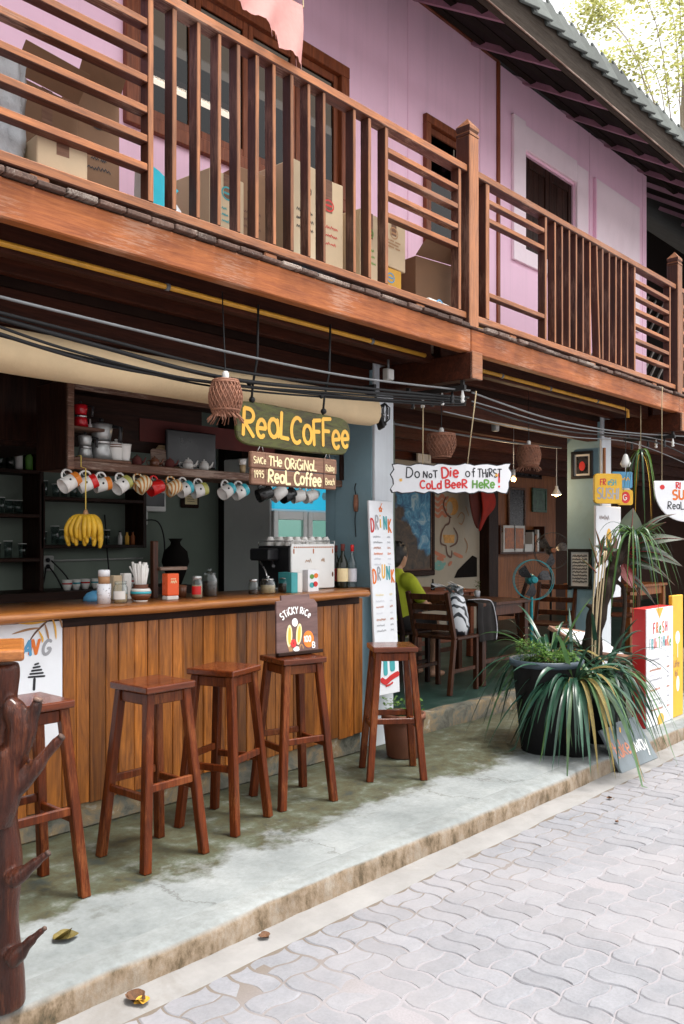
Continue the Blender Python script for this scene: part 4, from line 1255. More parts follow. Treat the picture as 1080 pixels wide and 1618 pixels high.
for cx, cy in ((-.318, -.01), (.302 - .02, .02)):
    m = MB()
    for k in range(3): a = k * math.pi / 3; m.stroke(f, [(cx - .010 * math.cos(a), cy - .010 * math.sin(a)), (cx + .010 * math.cos(a), cy + .010 * math.sin(a))], .005, .0045 + .0004 * k)
    m.build('star', 'ink_yellow', s, recalc=False)
for x, (px, py) in ((-.18, (668, 640)), (.10, (752, 618))):
    m = MB(); m.tube([f(x, H_, -.006), PX(px, py, D=5.25)], .004, 5); m.build('rope', 'string', s)

# tall drink menu on the column
s = thing('drink_menu', 'tall narrow white menu board reading Drink and Drunk on the column', 'menu board', (4.28, 3.5, .35))
f = Fr((4.165, 3.485, .35), V((1, .0, 0)), V((-.01, .045, 1)))
m = MB(); m.fbox(f, 0, .235, 0, 1.24, -.018, 0); m.build('board', 'sign_white', s, .003)
rn = random.Random(2)
for wd, z, cols in (('DRiNK', 1.07, ('ink_red', 'ink_grey', 'ink_yellow', 'ink_teal', 'ink_orange')), ('DRuNK'.replace('u', 'U'), .745, ('ink_orange', 'ink_grey', 'ink_yellow', 'ink_teal', 'ink_orange'))):
    x = .008
    for c, cl in zip(wd, cols):
        dz = -.014 * abs(wd.index(c) - 2) ** 1.2
        m = MB(); letters(m, f, c, x, z + dz, .085, .0125, .0015, .03, .1, .54, rnd=rn); m.build('lettering', cl, s, recalc=False)
        x += .036 if c == 'i' else .046
m = MB()
for k in range(5): a = R(90 + 72 * k); m.ellipse(f, .11 + .012 * math.cos(a), 1.185 + .012 * math.sin(a), .008, .008, .0015 + .0003 * k, 8)
m.stroke(f, [(.11, 1.20), (.125, 1.225)], .005, .0032); m.build('flower_motif', 'ink_orange', s, recalc=False)
rows = [(1.0, 'ink_grey'), (.965, 'ink_grey'), (.93, 'ink_rust'), (.893, 'ink_orange'), (.86, 'ink_pale'), (.825, 'ink_pale'), (.63, 'ink_cream'), (.59, 'ink_pale'), (.553, 'mural_red'), (.512, 'ink_pale'), (.472, 'ink_rust'), (.435, 'ink_grey'), (.40, 'ink_grey'), (.30, 'ink_pale')]
for z, c in rows:
    m = MB(); scribble(m, f, .028, z, rn.uniform(.06, .09), .016, .0032, .0015, rn); m.build('price_line', c, s, recalc=False)
    m = MB(); scribble(m, f, .165, z, .03, .015, .0032, .0015, rn); m.build('price', c, s, recalc=False)
m = MB(); m.prism(rrect(.075, .115, .12, .30, .018), f, .0012, .003); m.prism(rrect(.14, .19, .14, .30, .02), f, .0012, .003); m.build('bottle_motif', 'ink_teal', s)
m = MB(); m.stroke(f, smooth([(.05, .10), (.09, .08), (.14, .10), (.19, .115), (.22, .12)], 4), .035, .004); m.stroke(f, smooth([(.09, .055), (.13, .06), (.16, .07)], 4), .012, .0044); m.build('brush_stroke', 'ink_red', s, recalc=False)

# sticky rice board on a stool
s = thing('sticky_rice_board', 'dark painted board reading Sticky Rice 100 standing on a stool', 'sign', (3.12, 3.22, .738))
o_ = V((3.03, 3.20, .739)); f = Fr(o_, V((1, -.12, 0)), V((.05, .12, 1)))
m = MB(); m.prism([(0, 0), (.275, 0), (.285, .26), (.262, .285), (.235, .285), (.235, .312), (.045, .312), (.045, .285), (.012, .282)], f, -.016, 0); m.build('board', 'sticky_board', s, .003)
m = MB(); m.fbox(f, -.01, .285, -.0005, .018, .0008, .03); m.build('ledge', 'dark_wood', s, .003)
def sr(m, fr):
    letters(m, fr, 'STiCKY', .035, .205, .034, .0058, .0015, .05, .16, .85, arc=.0)
    letters(m, fr, 'RiCe', .165, .205, .034, .0058, .0015, .05, .16, .85)
m = MB(); letters(m, f, 'STiCKY RiCe', .034, .215, .034, .0062, .0015, .04, .15, .82, arc=.035)
m.ellipse(f, .125, .168, .019, .022, .0016); m.build('lettering', 'ink_white', s, recalc=False)
m = MB(); m.ellipse(f, .085, .10, .019, .058, .0016, 18, -.08); m.ellipse(f, .148, .105, .019, .056, .0016, 18, -.16); m.build('mango_motif', 'ink_cream', s, recalc=False)
m = MB(); m.ellipse(f, .086, .10, .010, .045, .0022, 18, -.08); m.ellipse(f, .149, .105, .010, .044, .0022, 18, -.16); m.build('mango_core', 'ink_yellow', s, recalc=False)
m = MB(); m.ellipse(f, .21, .075, .036, .044, .0016); m.build('price_disc', 'ink_orange', s, recalc=False)
m = MB(); letters(m, f, '100', .180, .062, .030, .0062, .0024, .03, .14, .85); letters(m, f, 'B', .232, .028, .03, .006, .0026, .02); m.ellipse(f, .128, .03, .022, .013, .0016); m.build('lettering', 'ink_white', s, recalc=False)
m = MB(); m.flat([(.07, .05), (.105, .05), (.1, .02), (.08, .02)], f, .0016); m.stroke(f, _arc(.16, .03, .012, .02, 0, 180), .007, .002); m.build('pot_motif', 'ink_tan', s, recalc=False)
m = MB()
for k in range(6): a = k * 1.05; m.ellipse(f, .108 + .012 * math.cos(a), .06 + .014 * math.sin(a), .009, .009, .0026 + .0003 * k, 8)
m.build('flower_motif', 'ink_red', s, recalc=False)

# white painted panel on the counter front
s = thing('painted_panel', 'white panel with palm frond and coloured letters fixed on the counter', 'sign', (1.75, CY - .03, .48))
f = FX(1.02, CY - .026, 0)
wx = px2x(98, CY - .026) - 1.02
poly = [(0, .97), (0, .44)] + [(wx * i / 14, .405 + .012 * random.uniform(-1, 1) + .02 * i / 14) for i in range(1, 14)] + [(wx, .415), (wx, .972)]
m = MB(); m.prism(poly, f, -.006, 0); m.build('board', 'sign_white', s)
q = lambda px, py: ((lambda p: (p.x - 1.02, p.z))(PX(px, py, Y=CY - .026)))
m = MB(); m.stroke(f, smooth([q(88, 968), q(70, 985), q(55, 1000), q(45, 1015)], 4), .009, .0012, .6); m.build('frond_stem', 'ink_brown', s, recalc=False)
m = MB(); m2 = MB()
for k, (a, b, c) in enumerate((((82, 970), (60, 972), (40, 970)), ((72, 982), (48, 985), (22, 984)), ((63, 992), (42, 995), (18, 1002)), ((80, 972), (86, 990), (88, 1010)), ((70, 985), (74, 1000), (76, 1010)), ((60, 996), (66, 1008), (66, 1015)), ((88, 968), (95, 982), (97, 992)))):
    (m if k % 2 else m2).stroke(f, smooth([q(*a), q(*b), q(*c)], 5), .010, .0018 + .0003 * k, .85)
m.build('frond_leaf', 'ink_yellow', s, recalc=False); m2.build('frond_leaf', 'ink_tan', s, recalc=False)
for ch, cl, px, py in (('A', 'ink_blue', 34, 1036), ('N', 'ink_orange', 45, 1034), ('G', 'ink_grey', 65, 1035)):
    m = MB(); x_, z_ = q(px, py); letters(m, f, ch, x_, z_, .062, .014, .0016, .02, .1, .85, slant=.25); m.build('lettering', cl, s, recalc=False)
m = MB()
for k in range(5): a = q(44 + k * 2.5, 1070 - k * 5); b = q(70 - k * 2.5, 1068 - k * 5); m.stroke(f, [a, b], .012, .0016 + .0004 * k, .3)
m.stroke(f, [q(54, 1072), q(53, 1090)], .012, .0014); m.build('pagoda_motif', 'ink_black', s, recalc=False)

# ------------------------------------------------------------ basket lampshades
def basket(c, r0, r1, h, fringe, lab, hang, flip=False):
    t = thing('basket_lampshade', lab, 'lampshade', c, 'woven basket lampshades')
    c = V(c); m = MB(); n = 22
    prof = lambda k: r0 + (r1 - r0) * k + .02 * math.sin(k * math.pi)
    for i in range(n):
        for sgn in (1, -1):
            pts = []
            for j in range(9):
                k = j / 8; a = 2 * math.pi * (i / n + sgn * k * .16); r = prof(k) + .001 * sgn
                pts.append(c + V((r * math.cos(a), r * math.sin(a), h * (1 - k))))
            m.tube(pts, .0034, 4, False)
    m.build('weave', 'wicker', t)
    m = MB()
    for k in (0, .06, 1.0 if not fringe else .86):
        r = prof(k); m.tube([c + V((r * math.cos(a), r * math.sin(a), h * (1 - k))) for a in [2 * math.pi * i / 20 for i in range(21)]], .006, 5, False)
    m.build('hoop', 'wicker', t)
    m = MB(); m.lathe([(r * .93 + .0, h * (1 - k)) for k, r in [(q / 6, prof(q / 6)) for q in range(7)]], c, n=18, cap0=False, cap1=False); m.build('lining', 'wicker', t)
    if fringe:
        m = MB()
        for i in range(26):
            a = 2 * math.pi * i / 26 + random.uniform(-.1, .1); r = r1
            p = c + V((r * math.cos(a), r * math.sin(a), .01)); m.tube([p, p + V((.02 * math.cos(a + .8) + .015 * math.cos(a), .02 * math.sin(a + .8) + .015 * math.sin(a), -.05 * random.uniform(.5, 1)))], .0026, 4)
        m.build('fringe', 'wicker', t)
    m = MB(); m.tube([c + V((0, 0, h * .6)), c + V((0, 0, h + .02)), V(hang)], .003, 5); m.build('cord', 'black_cable', t)
    m = MB(); m.lathe([(.012, 0), (.016, .02), (.016, .05), (.01, .06)], c + V((0, 0, h * .9)), n=10); m.build('lamp_holder', 'white_plastic', t)


p = PX(356, 656, Y=3.02); basket(p, .057, .054, .155, True, 'brown basket lampshade with frayed rim hanging left of the green sign', (p.x - .02, 3.02, 2.46))
p = PX(697, 722, Y=3.36); basket(p, .088, .062, .15, False, 'brown basket lampshade tapering down, hanging above the white wavy sign', (p.x, 3.36, 2.60), True)
p = PX(835, 738, Y=3.40); basket(p, .076, .068, .16, True, 'brown basket lampshade with frayed rim hanging over the dining tables', (p.x, 3.40, 2.60))

# ------------------------------------------------------------ cables and conduits
def cable(pts, r, mat, lab, name='cable', grp='cables strung under the balcony'):
    m = MB(); m.tube(smooth(pts, 8), r, 7); return m.build(name, mat, label=lab, cat='cable', group=grp)


def cpath(pxs, Y): return [PX(a, b, Y=Y) for a, b in pxs]


cable(cpath([(-40, 458), (0, 469), (200, 518), (400, 565), (560, 596), (700, 613), (742, 617)], 3.0), .006, 'grey_conduit', 'grey conduit running under the balcony beam above the awning', 'conduit', None)
bl = [([(-40, 484), (150, 532), (360, 584), (560, 611), (700, 625), (740, 628)], .0075), ([(-40, 492), (150, 545), (360, 598), (560, 618), (690, 628), (735, 632)], .010),
      ([(-40, 502), (120, 556), (330, 604), (540, 622), (690, 632), (735, 634)], .006), ([(-40, 515), (160, 575), (350, 606), (560, 628), (690, 636), (735, 637)], .008),
      ([(-40, 520), (140, 566), (340, 611), (560, 631), (700, 640), (735, 640)], .005)]
for k, (pp, r) in enumerate(bl): cable(cpath(pp, 3.06 + .012 * k), r, 'black_cable', 'black cable sagging in the bundle above the awning')
br = [([(745, 620), (800, 640), (870, 662), (950, 678), (1010, 685), (1090, 690)], .006, 'grey_conduit'), ([(745, 634), (800, 650), (870, 670), (960, 684), (1020, 690), (1090, 706)], .0045, 'grey_conduit'),
      ([(745, 640), (820, 664), (900, 682), (980, 690), (1040, 700), (1090, 722)], .006, 'black_cable'), ([(700, 650), (800, 672), (900, 690), (1000, 700), (1090, 735)], .004, 'grey_conduit')]
for k, (pp, r, mt) in enumerate(br): cable(cpath(pp, 3.05 + .015 * k), r, mt, 'pale cable sagging between the two balcony cross beams' if mt == 'grey_conduit' else 'black cable sagging between the two balcony cross beams')
cable([V((4.3, 4.0, 2.22)), V((5.0, 4.0, 2.2)), V((6.5, 4.0, 2.2)), V((7.5, 3.98, 2.22))], .009, 'grey_conduit', 'pale conduit crossing the dining room below the joists', 'conduit', None)
# insulator rack on the cross beams
for xb, lab in ((4.35, 'row of small insulators holding cables under the beam end beside the awning'), (7.62, 'row of small insulators holding cables under the far beam end')):
    t = thing('insulator_rack', lab, 'insulators', (xb, 3.1, 2.2))
    m = MB(); m.bar((xb - .02, 2.93, 2.255), (xb - .02, 3.40, 2.255), .02, .03); m.build('rail', 'black_iron', t)
    m = MB(); m.bar((xb - .02, 2.95, 2.27), (xb - .02, 2.95, 2.30), .02, .02); m.bar((xb - .02, 3.36, 2.27), (xb - .02, 3.36, 2.30), .02, .02); m.build('hanger', 'black_iron', t)
    for k in range(6):
        y = 2.95 + .075 * k
        m = MB(); m.lathe([(.009, 0), (.014, .01), (.008, .022), (.014, .034), (.009, .05), (.006, .075)], (xb - .02, y, 2.165), n=10); m.build('insulator', 'white_plastic' if k % 2 == 0 else 'black_plastic', t)
for px, py, Y in ((613, 592, 3.3), (782, 675, 4.0)):
    p = PX(px, py, Y=Y); t = thing('junction_box', 'grey junction box on the conduit ' + ('above the awning end' if px == 613 else 'inside the dining room'), 'junction box', p)
    m = MB(); m.box(p - V((.03, .02, .035)), p + V((.03, .02, .035))); m.build('box', 'grey_plastic', t, .004)
    m = MB(); m.box(p + V((-.026, -.026, -.03)), p + V((.026, -.0202, .03))); m.build('lid', 'white_plastic', t, .003)
    m = MB(); m.tube([p + V((0, 0, .035)), V((p.x, p.y, 2.43 if Y < 3.5 else 2.44))], .008, 6); m.build('drop_pipe', 'grey_conduit', t)
# iron lantern at the awning end
p = PX(608, 655, Y=3.42); t = thing('iron_lantern', 'black wrought iron lantern with pale star at the awning end', 'lantern', p)
m = MB()
for k in range(6):
    a = k * math.pi / 3; r = V((math.cos(a), math.sin(a), 0))
    m.tube([p + V((0, 0, .07)), p + r * .03 + V((0, 0, .04)), p + r * .028 - V((0, 0, .03)), p - V((0, 0, .055))], .004, 5)
m.tube([p + V((0, 0, .07)), V((p.x, p.y + .1, 2.16)), V((p.x + .05, 3.585, 2.15))], .006, 5); m.sphere(p - V((0, 0, .06)), .011, 8, 6); m.build('cage', 'black_iron', t)
m = MB()
for k in range(4):
    a = k * math.pi / 2; m.bar(p - V((0, 0, .005)), p + V((math.cos(a) * .03, -.012, math.sin(a) * .035 - .005)), .014, .01, YA, .002, .004)
m.build('star', 'sign_white', t)

# ------------------------------------------------------------ hanging shelf over the counter
SX0, SX1, SY0, SY1, SZ = 2.25, 4.258, 3.86, 4.16, 1.735
sh = thing('hanging_shelf', 'long worn wooden shelf box hung over the counter with mug hooks', 'shelf', (3.2, 4.0, 1.7))
part('shelf_board', 'shelf_wood', (SX0, SY0, SZ - .045), (SX1, SY1, SZ), sh, .005)
part('side_panel', 'dark_wood_z', (SX0 - .02, SY0 + .002, SZ - .045), (SX0 - .0005, SY1, 2.13), sh, .004)
part('front_stile', 'shelf_wood', (SX0 - .021, SY0 - .016, SZ - .05), (SX0 + .014, SY0 - .0005, 2.13), sh, .003)
part('top_rail', 'shelf_wood', (SX0 + .015, SY0 - .016, 2.085), (SX1, SY0 + .004, 2.115), sh, .004)
part('top_board', 'dark_wood', (SX0, SY0 + .005, 2.115), (SX1, SY1, 2.13), sh, .003)
part('back_panel', 'dark_wood', (SX0, SY1 - .012, SZ + .10), (3.3, SY1 - .001, 2.114), sh)
part('red_panel', 'cloth_maroon', (2.85, SY1 - .02, 1.90), (3.9, SY1 - .0125, 2.03), sh)
part('end_stile', 'dark_wood_z', (4.225, SY0 - .014, SZ + .0005), (4.258, SY0 + .004, 2.084), sh, .003)
part('upper_ledge', 'shelf_wood', (SX0 + .001, SY0 + .02, 1.892), (SX0 + .21, SY0 + .16, 1.908), sh, .003)
part('lower_ledge', 'shelf_wood', (SX0 + .016, SY0 + .005, SZ + .0005), (SX0 + .36, SY0 + .16, SZ + .016), sh, .003)
for x in (2.3, 3.3, 4.2):
    part('hanger_rod', 'dark_wood_z', (x, SY1 - .05, 2.131), (x + .03, SY1 - .02, 2.439), sh)


def mug(p, body, band, lab, ax=None, grp='mugs hanging from the shelf hooks'):
    rj = random.Random(int(p[0] * 1000)); ax = (CR * (-.72 + rj.uniform(-.22, .22)) + CF * (-.58 + rj.uniform(-.2, .2)) - UP * (.40 + rj.uniform(-.2, .22))).normalized()   # towards the mouth
    t = thing('coffee_mug', lab, 'mug', p, grp); p = V(p)
    h, r = .092 * rj.uniform(.88, 1.08), .038 * rj.uniform(.92, 1.06)
    hd = (UP - ax * UP.dot(ax)).normalized(); ctr_ = p - hd * (r + .03)
    b = ctr_ - ax * h / 2
    m = MB(); m.lathe([(r * .86, 0), (r * .94, .006), (r, h * .5), (r * 1.04, h), (r * .97, h), (r * .9, .012), (.001, .011)], b, ax, 16, cap1=False); bo = m.build('body', body, t)
    if band: m = MB(); m.lathe([(r * .965, .004), (r * 1.012, h * .34), (r * 1.018, h * .36)], b, ax, 16, False, False); m.build('band', band, bo)
    m = MB(); pts = [b + ax * (h * (.5 - .30 * math.cos(a))) + hd * (r * .95 + .030 * math.sin(a)) for a in [math.pi * i / 10 for i in range(11)]]
    m.tube(pts, .0055, 7); m.build('handle', body, t)
    if band and body == 'ceramic_white':
        sd_ = ax.cross(hd); q = b + ax * h * .62 + (-CF - ax * (-CF).dot(ax)).normalized() * (r * 1.035); m = MB(); m.sphere(q, .006, 8, 6); m.build('dot_motif', 'ceramic_black', t)


MG = [(101, 750, 'ceramic_white', 'ceramic_orange', 'white mug with orange base on a shelf hook'), (130, 751, 'ceramic_white', 'ceramic_red', 'white mug with red base hanging by the banana string'), (157, 752, 'ceramic_white', 'ceramic_orange', 'white mug with orange base on a shelf hook'),
      (185, 752, 'ceramic_white', 'ceramic_olive', 'white mug with olive base on a shelf hook'), (212, 753, 'ceramic_stripe', None, 'orange and cream striped mug on a shelf hook'), (240, 753, 'ceramic_red', None, 'plain bright red mug on a shelf hook'),
      (265, 754, 'ceramic_stripe', None, 'orange and cream striped mug on a shelf hook'), (285, 755, 'ceramic_white', 'ceramic_teal', 'white mug with teal base on a shelf hook'), (310, 756, 'ceramic_white', 'ceramic_olive', 'white mug with olive base on a shelf hook'),
      (352, 757, 'ceramic_white', 'ceramic_teal', 'white mug with teal base on a shelf hook'), (373, 758, 'ceramic_white', 'ceramic_teal', 'white mug with teal base on a shelf hook'),
      (412, 761, 'ceramic_black', None, 'plain black mug hanging below the brown plank sign'), (431, 761, 'ceramic_white', None, 'plain white mug hanging below the brown plank sign'), (450, 762, 'ceramic_black', None, 'plain black mug hanging below the brown plank sign'), (467, 762, 'ceramic_white', None, 'plain white mug hanging below the brown plank sign'), (486, 763, 'ceramic_white', None, 'plain white mug hanging below the brown plank sign')]
for px, py, bd, bn, lab in MG:
    x = px2x(px, 3.885); mug((x, 3.885, 1.684), bd, bn, lab)
    m = MB(); m.tube([(x, 3.885, 1.690), (x, 3.885, 1.668), (x + .008, 3.885, 1.66), (x + .014, 3.885, 1.668)], .0022, 5); m.build('hook', 'steel', sh)


def lathe_thing(name, lab, cat, p, parts, n=18, grp=None):
    """parts: (name, material, profile[, cap1])"""
    t = thing(name, lab, cat, p, grp)
    for nm, mt, pr, *k in parts: m = MB(); m.lathe(pr, p, n=n, cap1=(k[0] if k else True)); m.build(nm, mt, t)
    return t


def moka(p, mat, s, lab):
    t = thing('moka_pot', lab, 'moka pot', p); p = V(p)
    m = MB(); m.lathe([(.042 * s, 0), (.034 * s, .05 * s), (.033 * s, .055 * s)], p, n=8); m.build('boiler', mat, t)
    m = MB(); m.lathe([(.034 * s, .0552 * s), (.034 * s, .066 * s)], p, n=16); m.build('collar', 'steel', t)
    m = MB(); m.lathe([(.030 * s, .0662 * s), (.040 * s, .118 * s), (.036 * s, .122 * s), (.004, .130 * s)], p, n=8); m.build('jug', mat, t)
    m = MB(); m.sphere(p + V((0, 0, .136 * s)), .008 * s, 8, 6); m.build('knob', 'black_plastic', t)
    m = MB(); m.tube([p + CR * .038 * s + V((0, 0, .115 * s)), p + CR * .066 * s + V((0, 0, .11 * s)), p + CR * .062 * s + V((0, 0, .06 * s))], .007 * s, 6); m.build('handle', 'black_plastic', t)


moka((px2x(127, 3.94), 3.94, 1.9085), 'enamel_red', .95, 'glossy red moka pot on the small upper ledge of the shelf')
moka((px2x(134, 3.93), 3.93, SZ + .0165), 'aluminium', .95, 'small silver moka pot on the shelf below the red one')
moka((px2x(160, 3.96), 3.96, SZ + .0165), 'aluminium', 1.55, 'tall dull grey moka pot between silver pot and white teapot')
lathe_thing('spice_bottle', 'tiny clear bottle with long neck beside the red moka pot', 'bottle', (px2x(142, 3.94), 3.94, 1.9085), [('body', 'white_plastic', [(.011, 0), (.012, .02), (.005, .024), (.0035, .05)])])


def teapot(p, s, mat, lab, stripes=False, spout=CR):
    t = thing('teapot', lab, 'teapot', p); p = V(p)
    m = MB(); m.lathe([(.034 * s, 0), (.045 * s, .01 * s), (.052 * s, .04 * s), (.044 * s, .075 * s), (.034 * s, .085 * s)], p, n=18); b = m.build('body', mat, t)
    m = MB(); m.lathe([(.033 * s, .0855 * s), (.024 * s, .097 * s), (.006 * s, .1 * s), (.009 * s, .11 * s), (.001, .115 * s)], p, n=16); m.build('lid', mat, t)
    m = MB(); m.tube([p + spout * .045 * s + V((0, 0, .03 * s)), p + spout * .072 * s + V((0, 0, .05 * s)), p + spout * .088 * s + V((0, 0, .088 * s))], [.014 * s, .010 * s, .006 * s], 8); m.build('spout', mat, t)
    m = MB(); m.tube([p - spout * .045 * s + V((0, 0, .07 * s)), p - spout * .08 * s + V((0, 0, .065 * s)), p - spout * .075 * s + V((0, 0, .03 * s)), p - spout * .046 * s + V((0, 0, .02 * s))], .006 * s, 7); m.build('handle', mat, t)
    if stripes:
        for z in (.058, .066, .074): m = MB(); m.lathe([(.0505 * s - (z - .055) * .35 * s, z * s), (.0495 * s - (z - .055) * .35 * s, (z + .003) * s)], p, n=18, cap0=False, cap1=False); m.build('stripe', 'ceramic_brown', b)


lathe_thing('ceramic_pitcher', 'tall white ceramic pitcher with brown stripes at the rim', 'pitcher', (px2x(183, 3.93), 3.93, SZ + .0005), [('body', 'ceramic_white', [(.03, 0), (.038, .02), (.046, .10), (.044, .105)]), ('stripe', 'ceramic_brown', [(.0462, .085), (.0468, .090)]), ('stripe', 'ceramic_brown', [(.0462, .096), (.0468, .101)]), ('lid', 'ceramic_white', [(.042, .1055), (.03, .116), (.006, .119), (.009, .13), (.001, .134)])])
lathe_thing('ceramic_cup', 'white spouted cup leaning against the striped pitcher', 'cup', (px2x(197, 3.90), 3.90, SZ + .0005), [('body', 'ceramic_white', [(.02, 0), (.026, .03), (.032, .09), (.036, .105), (.033, .105), (.02, .01)], False)])
for k, px in enumerate((216, 244, 268)): teapot((px2x(px, 3.95), 3.95, SZ + .0005), .55, 'ceramic_brown' if k == 1 else 'cloth_maroon', ('small dark red teapot beside the white spouted cup on the shelf', 'small dark brown teapot between two dark red ones on the shelf', 'small dark red teapot beside the striped white teapot on the shelf')[k])
teapot((px2x(297, 3.95), 3.95, SZ + .0005), .62, 'ceramic_white', 'small white teapot with brown stripes on the hanging shelf', True)
teapot((px2x(322, 3.95), 3.95, SZ + .0005), .60, 'ceramic_white', 'small plain white teapot on the hanging shelf')
lathe_thing('latte_glass', 'tall layered latte glass at the shelf edge by the brown sign', 'glass', (px2x(383, 3.90), 3.90, SZ + .0005), [('coffee', 'sugar', [(.016, 0), (.02, .05)]), ('foam', 'ceramic_white', [(.0205, .0505), (.024, .085)])])
for k, px in enumerate((233, 245, 251)):
    x = px2x(px, 4.1); t = MB(); t.prism(rrect(0, .13 + .02 * k, 0, .12 + .015 * k, .02), Fr((x, 4.06 + .02 * k, SZ + .001), V((1, 0, 0)), V((0, .12, 1))), -.006, 0)
    t.build('cutting_board', 'hat_straw' if k else 'shelf_wood', bevel=.002, label=('pale wooden board leaning at the back of the hanging shelf', 'straw coloured tray leaning behind the small teapots', 'wide straw coloured tray, rearmost on the hanging shelf')[k], cat='board')
t = thing('small_monitor', 'black small screen standing at the back of the hanging shelf', 'monitor', (3.1, 4.08, SZ + .0005))
m = MB(); m.box((2.98, 4.06, SZ + .03), (3.34, 4.085, SZ + .24)); m.build('screen', 'black_plastic', t, .006)
m = MB(); m.box((3.1, 4.03, SZ + .0005), (3.24, 4.12, SZ + .012)); m.box((3.15, 4.066, SZ + .012), (3.19, 4.08, SZ + .032)); m.build('stand', 'black_plastic', t, .003)
for k, (px, h) in enumerate(((537, .11), (546, .13), (560, .14))):
    lathe_thing('red_canister', 'red canister on the shelf end beside the blue wall', 'canister', (px2x(px, 3.95), 3.95, SZ + .0005), [('body', 'enamel_red', [(.022, 0), (.022, h)]), ('lid', 'ceramic_white' if k != 1 else 'black_plastic', [(.0225, h + .0005), (.0225, h + .012), (.012, h + .016)])], grp='red canisters on the shelf end')

# bananas on a yellow string
p = V((px2x(135, 3.80), 3.80, 0)); zt = 1.455
bn = thing('banana_bunch', 'bunch of ripe bananas hanging on a yellow string', 'bananas', (p.x, p.y, 1.34))
m = MB(); m.tube([(p.x, p.y, zt + .02), (p.x, p.y, 1.69), (p.x, SY0 - .018, 1.70), (p.x, SY0 - .018, SZ + .02), (p.x, SY0 + .03, SZ + .021)], .003, 5); m.build('string', 'string_yellow', bn)
m = MB(); m.tube([(p.x, p.y, zt + .03), (p.x, p.y, zt - .005)], [.008, .02], 8); m.build('stalk', 'ink_tan', bn)
rn = random.Random(8)
for row, (cnt, ln, out) in enumerate(((7, .135, .85), (6, .15, .5), (5, .15, .5))):
    for i in range(cnt):
        u = (i / (cnt - 1) * 2 - 1)
        d = (CR * (u * .066 + rn.uniform(-.008, .008)) - CF * (.05 - .015 * row) * (1 - .4 * u * u)) * .82
        a = V((p.x, p.y, zt)) + CR * u * .022
        pts = [a, a + d * .55 + V((0, 0, -.01)), a + d * .98 + V((0, 0, -.045)), a + d * 1.12 + V((0, 0, -.075 - .022 * row)), a + d * 1.0 + V((0, 0, -.105 - .022 * row + rn.uniform(-.012, .006)))]
        q = smooth(pts, 3); k = len(q)
        m = MB(); m.tube(q, [.004 + .0115 * math.sin(math.pi * min(1, .12 + .86 * j / (k - 1))) ** .6 for j in range(k)], 6); m.build('banana', 'banana', bn)
# ------------------------------------------------------------ things on the counter
ZC = 1.0305


def onc(px, Y): return (px2x(px, Y), Y, ZC)


lathe_thing('patterned_tumbler', 'tall white patterned tumbler with brown band on the counter', 'tumbler', onc(164, 3.62), [('body', 'sign_white', [(.030, 0), (.034, .095)]), ('band', 'ink_tan', [(.026, .0955), (.028, .13)]), ('lid', 'sign_white', [(.0275, .1305), (.028, .158), (.024, .162)])])
m = MB()
tp = V(onc(164, 3.62)); rn = random.Random(1)
for k in range(60):
    a = rn.uniform(0, 6.28); z = rn.uniform(.008, .088); r = .0302 + .004 * z / .095 + .0006
    q = tp + V((r * math.cos(a), r * math.sin(a), z)); m.sphere(q, .0028, 5, 4, (1, 1, .6))
m.build('speckle_motif', 'ink_grey', [o for o in col.objects if o.name.startswith('patterned_tumbler')][0])


def jar(name, lab, p, r, h, fill, fillh, lid='steel', label=None, knob=False):
    t = thing(name, lab, 'jar', p); p = V(p)
    m = MB(); m.lathe([(r * .9, 0), (r, .006), (r, h * .72), (r * .78, h * .84), (r * .78, h * .9)], p, n=18, cap1=False); m.build('glass', 'jar_glass', t)
    m = MB(); m.lathe([(r * .88, .004), (r * .95, .01), (r * .95, h * fillh)], p, n=16); m.build('contents', fill, t)
    m = MB()
    if knob: m.lathe([(r * .82, h * .9), (r * .84, h * .93), (r * .6, h * .98), (r * .15, h), (r * .12, h * 1.03), (r * .26, h * 1.08), (r * .2, h * 1.13), (.001, h * 1.15)], p, n=16)
    else: m.lathe([(r * .84, h * .86), (r * .84, h), (r * .78, h * 1.01)], p, n=18)
    m.build('lid', lid, t)
    if label:
        m = MB(); vs = []
        for i in range(9):
            a = math.atan2(-CF.y, -CF.x) + (i - 4) * .24
            for z in (h * .18, h * .56): vs.append(p + V((r * 1.012 * math.cos(a), r * 1.012 * math.sin(a), z)))
        m.add(vs, [(2 * i, 2 * i + 2, 2 * i + 3, 2 * i + 1) for i in range(8)], True); m.build('paper_label', label, t)
    return t


jar('glass_jar', 'glass jar of brown sugar with white label beside the striped pot', onc(190, 3.60), .034, .105, 'sugar', .4, 'jar_glass', 'paper')
t = thing('paper_packet', 'tan and white paper packets standing behind the labelled jar', 'packet', onc(193, 3.78)); x, y, z = onc(193, 3.78)
m = MB(); m.box((x - .05, y, z), (x, y + .04, z + .125)); m.build('packet', 'cardboard_pale', t, .004)
m = MB(); m.box((x + .003, y - .01, z), (x + .05, y + .03, z + .135)); m.build('packet', 'paper', t, .004)
